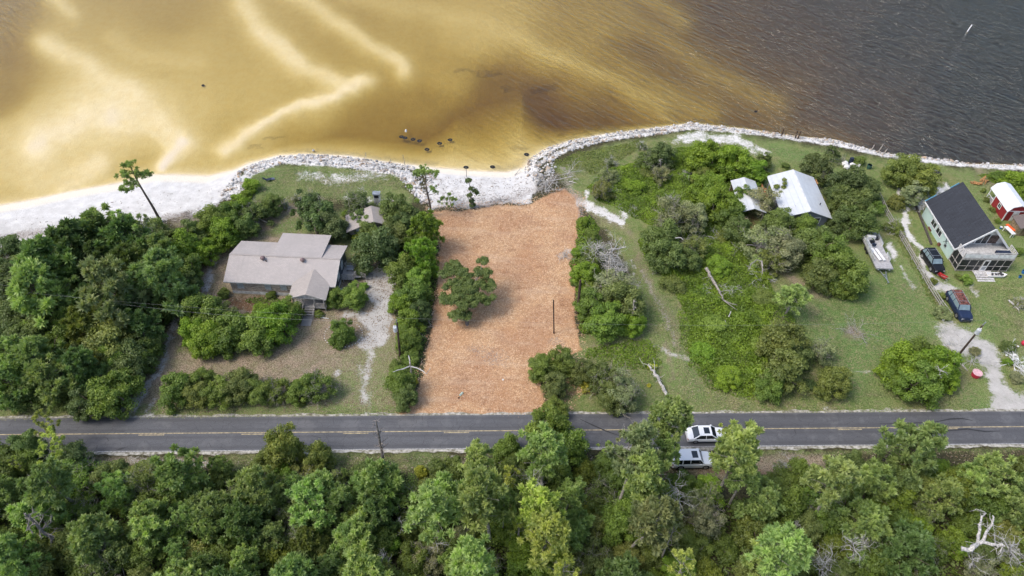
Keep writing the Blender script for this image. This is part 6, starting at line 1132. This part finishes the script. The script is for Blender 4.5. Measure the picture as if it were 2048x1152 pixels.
brushpile(1000, 402, 70, 7, 22, "long wrack of grey sticks along the mulch's beach edge", 3, GREYWOOD, .03)
brushpile(912, 408, 24, 8, 16, "small stick pile at the foot of the little beach pine", 4, METAL, .03)
brushpile(1125, 515, 14, 14, 14, "ashy twig pile on the mulch's right side", 5, DEADWOOD, .03)
brushpile(1706, 668, 30, 16, 40, "burn pile of dry twigs on the round bare patch of lawn", 6, GREYWOOD, .025)
brushpile(1944, 726, 14, 9, 16, "ashy twig heap behind the red tub", 7, DEADWOOD, .03)
brushpile(2034, 728, 22, 20, 30, "tangle of white pipes and branches by the right margin", 8, WHITEP, .05)
brushpile(1690, 330, 18, 8, 14, "brown brush behind the white junk pile", 9, GREYWOOD, .03)
brushpile(1905, 680, 30, 22, 20, "scattered pale cuttings beside the drive below the van", 10, DEADWOOD, .02)
brushpile(842, 655, 16, 34, 26, "bare grey hedge twigs at the mulch's left edge", 11, GREYWOOD, .03)
# ---------- pines on the beach, modelled one by one
def beach_pine(base, top, h, r0, puffs, label, color, seed, prad=.42, name="pine_tree", per=40, fn=None):
    r = np.random.default_rng(seed); g = GT(*base); t_ = G(top[0], top[1], h); v = Vector((t_[0]-g[0], t_[1]-g[1], h-g[2])); e = empty(name, tuple(g), 0, label, "tree")
    side = Vector((-v.y, v.x, 0)).normalized() if v.xy.length > .01 else Vector((1, 0, 0)); P_ = [v*(i/8)+side*.12*h/8*math.sin(i*.9) for i in range(9)]; P_[0] = Vector((0, 0, -.2)); m = MB().tube(P_, [r0*(1-.7*i/8) for i in range(9)], 8)
    cen = []
    for a, b, wp, dz, n in puffs:
        hh = h+dz; c = G(a, b, hh)-g; s = px_per_m(*G(a, b, hh)); R_ = wp/s/2; cv = Vector(tuple(c)); k = min(1.0, max(.3, (cv.z-.6*R_)/h)); limb(m, v*k, cv, r0*.3, .03, r, .08, 5, 4)
        for _ in range(n):
            d = r.normal(size=3); d /= np.linalg.norm(d); q = c+d*np.array([R_, R_*.8, R_*.34])*r.random()**.4*.85; cen.append(q)
            if r.random() < .3: limb(m, cv, Vector(tuple(q)), .025, .012, r, .1, 3, 2)
    part(m, "trunk", DARKDEAD if name != "pine_tree" else BARK, e); cen = np.array(cen); rad = r.uniform(.75, 1.15, len(cen))*prad
    V_, F_, t2 = (needles(cen, rad, per, r) if fn is None else fn(cen, rad, per, r)); c_ = link("crown", np_mesh("crown", V_, F_, FOL, {"tone": t2}), e); c_.color = (*COL[color], 1); return e
beach_pine((321, 443), (258, 330), 11.6, .24, [(258, 328, 34, .2, 12), (250, 350, 42, -.8, 16), (262, 368, 40, -2.0, 14), (284, 350, 30, -1.4, 10), (298, 345, 22, -1.6, 6), (252, 380, 30, -3.0, 8), (272, 342, 30, -.5, 8), (243, 376, 18, -3.2, 4)], "lone leaning pine with open tufts over the white beach", "pineg", 31, .46)
beach_pine((862, 432), (850, 348), 9.0, .2, [(848, 342, 52, .2, 30), (868, 348, 26, -.2, 10), (832, 345, 22, -.2, 8), (822, 372, 22, -2.8, 9), (866, 378, 28, -3.4, 7), (836, 402, 18, -6.0, 5), (872, 384, 14, -4, 3)], "flat-topped umbrella pine beside the riprap's right end", "pineg", 32, .40)
beach_pine((903, 414), (898, 394), 3.2, .08, [(890, 398, 22, 0, 8), (906, 399, 22, 0, 8), (898, 388, 10, .4, 3), (880, 406, 14, -.8, 3), (900, 410, 20, -1.4, 5)], "little yellow-green pine at the mulch's beach edge", "pinel", 33, .36)
def ivy(cen, rad, per, r): return clumps(cen, rad*1.1, 90, .12, r, .9)
beach_pine((945, 415), (938, 362), 5.6, .12, [(938, 362, 16, 0, 5), (941, 378, 8, -1.4, 3), (950, 383, 12, -2.0, 4), (955, 387, 8, -2.4, 2), (940, 391, 9, -2.8, 4), (943, 402, 9, -4.2, 5), (945, 410, 12, -5.2, 7)], "ivy-clad thin trunk standing where mulch meets the middle beach", "oakd", 34, .42, "ivy_tree", 30, ivy)
def oakf(cen, rad, per, r): return clumps(cen, rad*1.5, 210, .105, r, .8)
beach_pine((934, 650), (936, 600), 3.2, .26, [(905, 535, 50, 1.0, 24), (928, 548, 46, 1.2, 20), (964, 524, 26, 2.2, 9), (966, 545, 44, 1.4, 20), (972, 568, 48, .8, 21), (945, 575, 60, .9, 27), (912, 572, 60, .6, 27), (893, 598, 36, -.2, 14), (925, 604, 70, .2, 36), (918, 632, 50, -1.0, 21), (950, 598, 46, .3, 18), (976, 600, 40, .0, 15), (889, 548, 22, .8, 6)], "ragged dark oak standing alone on the orange mulch", "oak", 35, .37, "oak_tree", 30, oakf)
# ---------- small things on the lots
p = GT(538, 362); lc = empty("lawn_chair", tuple(p), .5, "dark blue reclining lawn chair on the grass behind the riprap", "chair")
part(MB().slab([(-.35, -.3, .4), (.5, -.3, .36), (.5, .3, .36), (-.35, .3, .4)], .05), "seat", NAVY, lc); part(MB().slab([(-.9, -.3, .95), (-.35, -.3, .42), (-.35, .3, .42), (-.9, .3, .95)], .05), "backrest", NAVY, lc); part(MB().slab([(.5, -.28, .36), (1.0, -.28, .22), (1.0, .28, .22), (.5, .28, .36)], .05), "footrest", simple("grey_blue_cloth", (.12, .13, .2), .7), lc)
for x in (-.35, .45):
    for y in (-.28, .28): part(MB().bar((x, y, 0), (x, y, .4), .04), "leg", METAL, lc)
p = GT(606, 805); tag(MB().tube([(0, 0, -.1), (0, .05, .5), (.03, .1, 1.0)], [.16, .14, .12], 8).build("stump", RUST, None, loc=tuple(p)), "short reddish stump in front of the roadside hedge", "stump")
p = GT(923, 790); e = empty("litter", tuple(p), .4, "crumpled pale green and white bag on the mulch near the road", "litter"); rr_ = random.Random(5); m_ = MB(); [m_.add(*blob(rr_, rr_.uniform(-.4, .4), rr_.uniform(-.25, .25), .1, .16)) for _ in range(5)]; part(m_, "crumpled_bag", simple("pale_green_plastic", (.45, .55, .48), .5, sc=5), e); part(MB().add(*blob(rr_, -.45, -.35, .08, .13)), "brown_lump", BROWNWOOD, e)
p = GT(1006, 760); tag(MB().add(*blob(rr_, 0, 0, .06, .14)).build("paper_scrap", VINYL, None, loc=tuple(p)), "single white scrap in the middle of the lower mulch", "litter")
def pot(px, py, r, h, mat, label, cat, name, inner=None):
    p = GT(px, py); e = empty(name, tuple(p), 0, label, cat); part(MB().lathe(0, 0, [(r*.8, 0), (r*.95, h*.5), (r, h), (r*.84, h), (r*.80, h*.75), (.01, h*.72)], 20), "tub", mat, e, smooth=False)
    if inner: part(MB().lathe(0, 0, [(r*1.02, h-.03), (r*1.04, h+.03), (r*.86, h+.04), (r*.84, h-.01)], 20), "rim", inner, e)
REDP = simple("faded_red_plastic", (.55, .03, .07), .5, var=.1)
pot(1950, 752, .62, .75, REDP, "large red plastic tub with a pale pink rim beside the driveway", "tub", "plastic_tub", simple("pink_rim", (.75, .45, .47), .5))
pot(1919, 724, .22, .35, VINYL, "small white bucket at the foot of the slanting utility pole", "bucket", "bucket")
pot(1886, 640, .2, .35, VINYL, "white and orange bucket at the fence end by the van", "bucket", "bucket", ORANGE)
for i, (a, b, s, mt, lab) in enumerate([(2046, 690, .42, "r", "big red float at the right margin above the pipes"), (2028, 697, .24, "r", "small orange float left of the big red float"), (2035, 694, .13, "w", "small white float beside the orange float"), (2012, 712, .15, "w", "leftmost white float on the green cushion bush"), (2021, 711, .14, "w", "white float second from the left by the cushion bush"), (2028, 712, .22, "w", "largest white float by the white pipes")]):
    g = GT(a, b); e = empty("buoy", tuple(g), 0, lab, "buoy"); part(MB().lathe(0, 0, [(.02, 0), (s*.8, s*.4), (s, s), (s*.8, s*1.6), (.02, s*2)], 14), "float", ORANGE if i == 1 else REDP if mt == "r" else VINYL, e, smooth=True); part(MB().lathe(0, 0, [(s*.15, s*1.9), (s*.15, s*2.2)], 6), "eyelet", METAL, e)
for i, (a, b, s, mt, lab) in enumerate([(2001, 457, .2, 1, "blue and white bucket at the barn shed's front corner"), (2046, 546, .3, 1, "blue crate at the right margin beside the porch"), (2039, 555, .22, 1, "blue bucket below the blue crate")]):
    pot(a, b, s, s*1.7, simple("blue_plastic", (.03, .16, .42), .5) if i != 9 else VINYL, lab, "bucket", "bucket", VINYL if i == 0 else None)
p = GT(2015, 468); tag(MB().box(-.35, .35, -1.0, 1.0, .75, .83).box(-.3, -.22, -.9, -.8, 0, .75).box(.22, .3, -.9, -.8, 0, .75).box(-.3, -.22, .8, .9, 0, .75).box(.22, .3, .8, .9, 0, .75).build("folding_table", VINYL, None, loc=tuple(p)), "white folding table beside the tan tool shed", "table"); bpy.data.objects["folding_table"].rotation_euler[2] = .25
p = GT(2019, 459); tag(MB().bar((0, -.9, .4), (0, .9, .4), .5, .3).build("kayak", ORANGE, None, bevel=.12, loc=tuple(p)), "orange kayak leaning by the tool shed wall", "kayak"); bpy.data.objects["kayak"].rotation_euler[2] = .3
NEWL = simple("fresh_timber", (.55, .29, .12), .8, sc=5, var=.25)
p = GT(1951, 368); e = empty("timber_stack", tuple(p), -.3, "left heap of orange fresh timber on the grass above the dark roof", "timber"); r = random.Random(4); m_ = MB()
for _ in range(9): m_.bar((r.uniform(-1, -.4), r.uniform(-.4, .4), r.uniform(.1, .5)), (r.uniform(.4, 1.1), r.uniform(-.4, .4), r.uniform(.1, .5)), .14, .1)
part(m_, "planks", NEWL, e)
p = GT(1968, 364); e = empty("timber_stack", tuple(p), .6, "right frame of orange fresh timber on the grass above the dark roof", "timber"); m_ = MB()
for _ in range(7): m_.bar((r.uniform(-.8, -.4), r.uniform(-.6, .6), r.uniform(.1, .7)), (r.uniform(.4, .9), r.uniform(-.6, .6), r.uniform(.1, .7)), .12, .1)
m_.bar((-.6, -.5, 0), (-.6, -.5, .9), .1).bar((.6, .5, 0), (.6, .5, .9), .1); part(m_, "planks", NEWL, e)
p = GT(1871, 350); e = empty("barrel", tuple(p), .4, "dark metal barrel lying on the grass beside the ragged oak", "barrel"); part(MB().tube([(-.1, -.75, .45), (.1, .15, .45)], .45, 18), "drum", RUBBER, e); part(MB().tube([(.02, -.1, .46), (.12, .25, .46)], .40, 16), "lid", METAL, e)
p = GT(1862, 345); e = empty("firewood_pile", tuple(p), 0, "small heap of grey split wood left of the barrel", "firewood"); m_ = MB(); [m_.bar((r.uniform(-.7, .5), r.uniform(-.3, .3), r.uniform(.08, .4)), (r.uniform(-.5, .9), r.uniform(-.3, .3), r.uniform(.08, .4)), .13) for _ in range(14)]; part(m_, "split_logs", BARK_PALE, e)
p = GT(1703, 334); e = empty("boat_cover", tuple(p), .2, "white sheeted junk pile under the dark oak by the lawn", "junk pile"); m_ = MB(); [m_.add(*blob(rr_, rr_.uniform(-1.3, 1.3), rr_.uniform(-.6, .6), rr_.uniform(.2, .7), rr_.uniform(.4, .6))) for _ in range(8)]; part(m_, "white_sheet", VINYL, e); part(MB().box(-.1, .5, .7, 1.2, 0, 1.3), "dark_machine", NAVY, e, bevel=.05)
pot(1737, 337, .42, .8, simple("green_barrel", (.05, .12, .10), .5), "dark green barrel beside the brush on the lawn", "barrel", "barrel")
# ---------- shoreline posts
def post(base, h, rad, mat, label, lean=(0, 0), name="wooden_post", cat="post"):
    g = GT(*base); g[2] = max(g[2], WL-.6); tag(MB().tube([(0, 0, -.5), (lean[0], lean[1], h)], [rad, rad*.8], 8).build(name, mat, None, loc=tuple(g)), label, cat)
post((1563, 272), 1.5, .15, BROWNWOOD, "dark piling standing alone in the riprap"); post((1590, 277), 1.6, .15, BROWNWOOD, "left of the two dark pilings standing close together in the riprap"); post((1595, 278), 1.55, .13, BROWNWOOD, "right of the two dark pilings standing close together in the riprap", (.1, 0))
post((1567, 281), .5, .09, GREYWOOD, "short grey stub behind the lone dark piling"); post((1597, 285), .5, .09, GREYWOOD, "short grey stub behind the dark piling pair")
post((1742, 300), 1.1, .12, BARK_PALE, "short pale post leaning right at the rocks", (.3, .1)); post((1754, 306), 1.9, .13, BARK_PALE, "tall pale post leaning right at the rocks", (.5, .1)); post((1765, 309), 1.3, .12, BARK_PALE, "third pale post with a tan tip leaning at the rocks", (.5, .1))
post((703, 322), 1.3, .04, GREYWOOD, "thin stake at the left end of the row behind the riprap"); post((733, 321), 1.7, .05, GREYWOOD, "tallest straight thin stake behind the riprap"); post((782, 330), 1.4, .04, GREYWOOD, "thin dark stake right of the tallest stake"); post((811, 332), 2.2, .06, BARK_PALE, "leaning pale stake nearest the umbrella pine", (-.3, .2)); post((933, 354), 1.7, .06, BARK_PALE, "pale stake with a forked top on the middle beach", (0, .1))
post((1934, 63), 1.6, .16, WHITEP, "white marker post standing far out in the open water", (.5, .2), "channel_marker", "marker"); post((1181, 290), 1.4, .05, GREYWOOD, "thin grey stake in the right riprap near the point"); post((1199, 287), 1.4, .05, GREYWOOD, "thin grey stake right of the other stake near the point")
# tyres and lumps in the shallows
for i, (a, b) in enumerate([(803, 273), (810, 275), (826, 278), (839, 281), (879, 286), (900, 279), (854, 298), (1053, 308), (985, 333), (932, 334), (1512, 222), (406, 170)]):
    g = G(a, b, WL); d_ = float(ground_z(g[0:1], g[1:2])[0]); labs = ["leftmost old tyre of the row in the shallows", "second old tyre touching the leftmost one", "third old tyre of the row in the shallows", "fourth old tyre of the row in the shallows", "old tyre right of the row, lower one", "rightmost old tyre right of the row", "old tyre nearest the shore below the row", "old tyre in the corner against the riprap", "old tyre at the waterline of the middle beach", "old tyre beside the forked stake", "dark lump in the open water off the point", "small dark lump on the pale sand flat"]
    R_ = .27 if i < 10 else .16; m_ = MB(); n1, n2 = 18, 6; vs = []
    for k in range(n1):
        t = 2*math.pi*k/n1
        for l in range(n2): u = 2*math.pi*l/n2; rr = R_+.13*math.cos(u); vs.append((rr*math.cos(t)*1.2, rr*math.sin(t), .12*math.sin(u)))
    m_.add(vs, [(k*n2+l, ((k+1) % n1)*n2+l, ((k+1) % n1)*n2+(l+1) % n2, k*n2+(l+1) % n2) for k in range(n1) for l in range(n2)])
    tag(m_.build("sunken_tyre", RUBBER, None, loc=(g[0], g[1], max(d_+.1, WL-.08))), labs[i], "tyre")
g = G(812, 263, WL); tag(MB().lathe(0, 0, [(.02, -.2), (.22, 0), (.16, .35), (.02, .5)], 12).build("mooring_buoy", VINYL, None, loc=tuple(g)), "white float on the water above the row of tyres", "buoy"); g = G(627, 302, WL); tag(MB().add(*blob(rr_, 0, 0, .1, .3)).build("boulder", ROCKM, None, loc=tuple(g)), "single white boulder standing in the water off the left riprap", "rock")

# ---------- riprap
def rock_mesh(seed):
    r = random.Random(seed); bm = bmesh.new(); bmesh.ops.create_icosphere(bm, subdivisions=2, radius=1.0)
    pl = [(Vector((r.gauss(0, 1), r.gauss(0, 1), r.gauss(0, 1))).normalized(), r.uniform(.5, .85)) for _ in range(9)]
    for v in bm.verts:
        for n, d in pl:
            k = v.co.dot(n)
            if k > d: v.co -= n*(k-d)
        v.co.x *= 1.0; v.co.y *= .78; v.co.z *= .62
    me = bpy.data.meshes.new("rock"); bm.to_mesh(me); bm.free(); me.materials.append(ROCKM); return me
RM = [rock_mesh(k) for k in range(8)]
BAND_L = [(438, 404), (462, 365), (492, 332), (520, 320), (560, 310), (620, 306), (700, 312), (760, 320), (815, 328), (868, 342), (868, 372), (850, 385), (868, 410), (845, 412), (818, 385), (795, 352), (740, 345), (640, 334), (580, 328), (525, 343), (492, 368), (470, 402)]
BAND_R = [(1048, 345), (1052, 322), (1080, 300), (1130, 280), (1200, 266), (1280, 257), (1380, 244), (1440, 248), (1510, 258), (1600, 271), (1680, 280), (1740, 296), (1762, 303), (1762, 314), (1700, 296), (1600, 283), (1500, 270), (1385, 262), (1290, 276), (1200, 289), (1140, 306), (1108, 322), (1112, 345), (1098, 365), (1066, 366)]
BAND_F = [(1762, 302), (1834, 312), (1904, 319), (1990, 326), (2048, 327), (2120, 330), (2120, 341), (2048, 341), (1930, 335), (1840, 322), (1762, 313)]
cand = []; r = random.Random(12)
for band, sp, smin, smax in ((BAND_L, .42, .17, .44), (BAND_R, .48, .18, .52), (BAND_F, .7, .2, .5)):
    W2 = np.array([G(a, b, -.4)[:2] for a, b in band]); lo, hi = W2.min(0), W2.max(0); WW = [tuple(q) for q in W2]; n = 50000
    X_ = np.array([r.uniform(lo[0], hi[0]) for _ in range(n)]); Y_ = np.array([r.uniform(lo[1], hi[1]) for _ in range(n)]); ok = inside(X_, Y_, WW); X_, Y_ = X_[ok], Y_[ok]; grid = {}
    for x, y in zip(X_, Y_):
        k = (int(x/sp), int(y/sp))
        if any((x-a)**2+(y-b)**2 < sp*sp for i in (-1, 0, 1) for j in (-1, 0, 1) for a, b in grid.get((k[0]+i, k[1]+j), [])): continue
        grid.setdefault(k, []).append((x, y))
        if r.random() < .12: continue
        s_ = smin+(smax-smin)*r.random()**1.7*(1.35 if r.random() < .08 else 1); cand.append((s_*px_per_m(x, y, 0), x, y, s_))
for a, b, s_ in [(1849, 316, .75), (1860, 319, .7), (1872, 322, .4), (1891, 318, .5), (1082, 356, .6), (1097, 345, .8), (1070, 352, .7)]: p = G(a, b, -.3); cand.append((99, p[0], p[1], s_))
cand.sort(reverse=True); big, small = cand[:290], cand[290:]
for k, x, y, s_ in big:
    o = link("rock", RM[r.randrange(8)]); z = gz(x, y); o.location = (x, y, max(z, WL-.1)+s_*.22); o.rotation_euler = (r.uniform(-.35, .35), r.uniform(-.35, .35), r.uniform(0, 6.28)); o.scale = (s_*r.uniform(.85, 1.2), s_*r.uniform(.85, 1.2), s_*r.uniform(.8, 1.1))
    tag(o, "pale grey limestone boulder in the riprap along the shore", "rock", "riprap boulders along the shore")
Vs, Fs, n0 = [], [], 0
for k, x, y, s_ in small:
    me = RM[r.randrange(8)]; M_ = Matrix.Translation((x, y, max(gz(x, y), WL-.1)+s_*.15)) @ Matrix.Rotation(r.uniform(0, 6.28), 4, 'Z') @ Matrix.Rotation(r.uniform(-.4, .4), 4, 'X') @ Matrix.Scale(s_, 4); Vs += [tuple(M_ @ v.co) for v in me.vertices]; Fs += [tuple(n0+i for i in f.vertices) for f in me.polygons]; n0 += len(me.vertices)
me = bpy.data.meshes.new("riprap_stones"); me.from_pydata(Vs, [], Fs); me.materials.append(ROCKM); tag(link("riprap_stones", me), "mass of smaller limestone riprap along the shore", "rocks", kind="stuff")
# ---------- wood chips over the cleared lot, wrack on the beaches
def scatter(name, label, cat, band, n, L_, w_, mat, seed, tone=True, zup=.03, flat=.25, avoid=()):
    r = np.random.default_rng(seed); W2 = np.array([G(a, b, 0)[:2] for a, b in band]); lo, hi = W2.min(0), W2.max(0); x = r.uniform(lo[0], hi[0], n); y = r.uniform(lo[1], hi[1], n); ok = inside(x, y, [tuple(q) for q in W2]) & (r.random(n) < .72+.5*wave_noise(x, y, 1.1, seed))
    for ap, aw in avoid: q = np.array([G(a, b)[:2] for a, b in ap]); ok &= seg_dist(x, y, q)+.4*wave_noise(x, y, 3, 2) > aw
    x, y = x[ok], y[ok]; k = len(x)
    c = np.stack([x, y, land_z(x, y)+zup*r.random(k)+.02], 1); a = r.uniform(0, 6.28, k); t = np.stack([np.cos(a), np.sin(a), r.normal(size=k)*flat*.5], 1); nr = np.stack([r.normal(size=k)*flat, r.normal(size=k)*flat, np.ones(k)], 1); b = np.cross(nr, t); b /= np.linalg.norm(b, axis=1, keepdims=True)
    L2 = (L_*r.uniform(.5, 1.5, k))[:, None]/2; w2 = (w_*r.uniform(.6, 1.5, k))[:, None]/2; V_ = np.stack([c+t*L2+b*w2, c-t*L2+b*w2, c-t*L2-b*w2, c+t*L2-b*w2], 1).reshape(-1, 3)
    o = link(name, np_mesh(name, V_, np.arange(4*k).reshape(-1, 4), mat, {"tone": np.repeat(r.random(k), 4)})); return tag(o, label, cat, kind="stuff")
def tonemat(name, a, b, c, patch=0.0, dry=None):
    t = NT(name); f = t.attr("tone").outputs['Fac']; k = t.mix(t.ramp(f, .45, .9), t.mix(t.ramp(f, .0, .4), a, b), c)
    if patch:
        p = t.pos(); k = t.mix(t.ramp(t.noise(p, .12, 3), .42, .60, 0, patch), k, t.mix(1.0, k, (.70, .58, .56), 'MULTIPLY')); k = t.mix(t.ramp(t.noise(p, .6, 4, .65), .50, .72, 0, patch), k, t.mix(1.0, k, (.60, .50, .48), 'MULTIPLY')); k = t.mix(t.ramp(t.noise(t.pos((.25, 1.2, 1), .3), .5, 3), .5, .7, 0, patch*.5), k, (.66, .50, .36))
    if dry:
        p = t.pos(); k = t.mix(t.ramp(t.noise(p, .35, 4, .65), .47, .60, 0, .75), k, dry); k = t.mix(t.ramp(t.noise(p, .09, 2), .5, .62, 0, .5), k, dry)
    t.col(k); t.b.inputs['Roughness'].default_value = .9; return t.m
CHIP = tonemat("wood_chip", (.40, .22, .12), (.62, .385, .205), (.78, .58, .38), .45); WR = tonemat("beach_wrack", (.10, .08, .065), (.28, .23, .19), (.5, .45, .4)); LIT = tonemat("leaf_litter", (.12, .08, .05), (.23, .17, .10), (.36, .30, .22))
LOT = [(866, 426), (960, 420), (1060, 411), (1112, 388), (1150, 394), (1154, 430), (1144, 500), (1144, 640), (1156, 700), (1120, 712), (1068, 740), (1088, 829), (800, 833), (835, 800), (850, 740), (868, 660), (884, 560), (884, 490), (874, 450)]
scatter("wood_chips", "layer of orange wood chips and bark over the cleared lot", "wood chips", LOT, 90000, .20, .05, CHIP, 3)
scatter("wood_chips", "stray wood chips spilling over the ragged edges of the cleared lot", "wood chips", [(848, 412), (960, 404), (1060, 398), (1120, 372), (1172, 385), (1174, 430), (1160, 500), (1162, 640), (1178, 700), (1180, 760), (1140, 832), (1100, 834), (782, 836), (808, 800), (828, 740), (852, 660), (868, 560), (866, 490)], 26000, .22, .055, CHIP, 33)
scatter("wrack", "dark seaweed and stick litter scattered on the left beach", "beach wrack", [(-60, 440), (180, 412), (330, 380), (470, 360), (465, 385), (420, 425), (300, 455), (90, 480), (-60, 500)], 500, .30, .07, WR, 4)
scatter("wrack", "bits of seaweed and sticks on the middle beach", "beach wrack", [(870, 350), (1050, 350), (1075, 380), (1000, 405), (870, 415)], 900, .32, .07, WR, 5)
scatter("wrack", "brown wrack line at the back of the left beach", "beach wrack", [(-60, 478), (120, 452), (300, 440), (440, 405), (450, 415), (330, 455), (120, 478), (-60, 505)], 5000, .30, .06, WR, 6)
scatter("leaf_litter", "dry leaves strewn over the cabin yard", "leaf litter", [(350, 560), (420, 440), (560, 420), (780, 500), (800, 700), (790, 825), (240, 828), (330, 700)], 26000, .14, .07, LIT, 7)
scatter("leaf_litter", "dry leaves strewn over the right-hand lawns", "leaf litter", [(1150, 400), (1240, 420), (1320, 560), (1400, 740), (1560, 800), (1960, 822), (1180, 826), (1180, 700), (1260, 560)], 16000, .14, .07, LIT, 8)
scatter("leaf_litter", "dry leaves along the verge below the road", "leaf litter", [(190, 918), (2048, 900), (2048, 925), (1400, 950), (900, 945), (240, 945)], 12000, .14, .07, LIT, 9)

AV = [([(1704, 667), (1712, 667)], 2.1), ([(1800, 385), (1812, 440), (1845, 505), (1875, 570)], 1.3), ([(1385, 268), (1480, 278), (1530, 305)], 1.6), ([(1560, 540), (1640, 590)], 1.5), ([(1335, 690), (1340, 760)], 1.0), ([(1900, 660), (1990, 740), (2040, 800)], 3.6), ([(1778, 495), (1800, 540)], 1.0), ([(1170, 410), (1250, 450)], 1.6)]
GRS = tonemat("grass_blade", (.08, .14, .03), (.16, .225, .06), (.30, .31, .14), 0, (.29, .26, .14))
scatter("grass_tufts", "short green and dry grass over the right-hand lawns", "grass", [(1320, 560), (1400, 560), (1560, 560), (1840, 560), (1890, 690), (1960, 760), (1960, 824), (1180, 828), (1180, 700), (1280, 660)], 70000, .16, .06, GRS, 10, True, .10, .6, AV)
scatter("grass_tufts", "short grass on the lawn strips by the rocks and houses", "grass", [(1120, 330), (1300, 280), (1500, 285), (1760, 325), (2048, 350), (2048, 420), (1980, 420), (1880, 380), (1800, 460), (1840, 560), (1740, 560), (1720, 460), (1600, 330), (1400, 290), (1150, 380)], 45000, .16, .06, GRS, 11, True, .10, .6, AV)
scatter("grass_tufts", "short grass on the lawn behind the left riprap", "grass", [(490, 365), (520, 345), (610, 333), (790, 350), (830, 400), (700, 410), (560, 405), (500, 395)], 20000, .16, .06, GRS, 12, True, .10, .6)
scatter("grass_tufts", "grass along both verges of the road", "grass", [(0, 826), (800, 818), (800, 832), (0, 842)], 9000, .14, .05, GRS, 13, True, .10, .6)
scatter("grass_tufts", "grass over the yard between the mint house and the right margin", "grass", [(1900, 580), (2048, 560), (2048, 700), (2000, 690), (1960, 640)], 9000, .16, .06, GRS, 14, True, .10, .6)
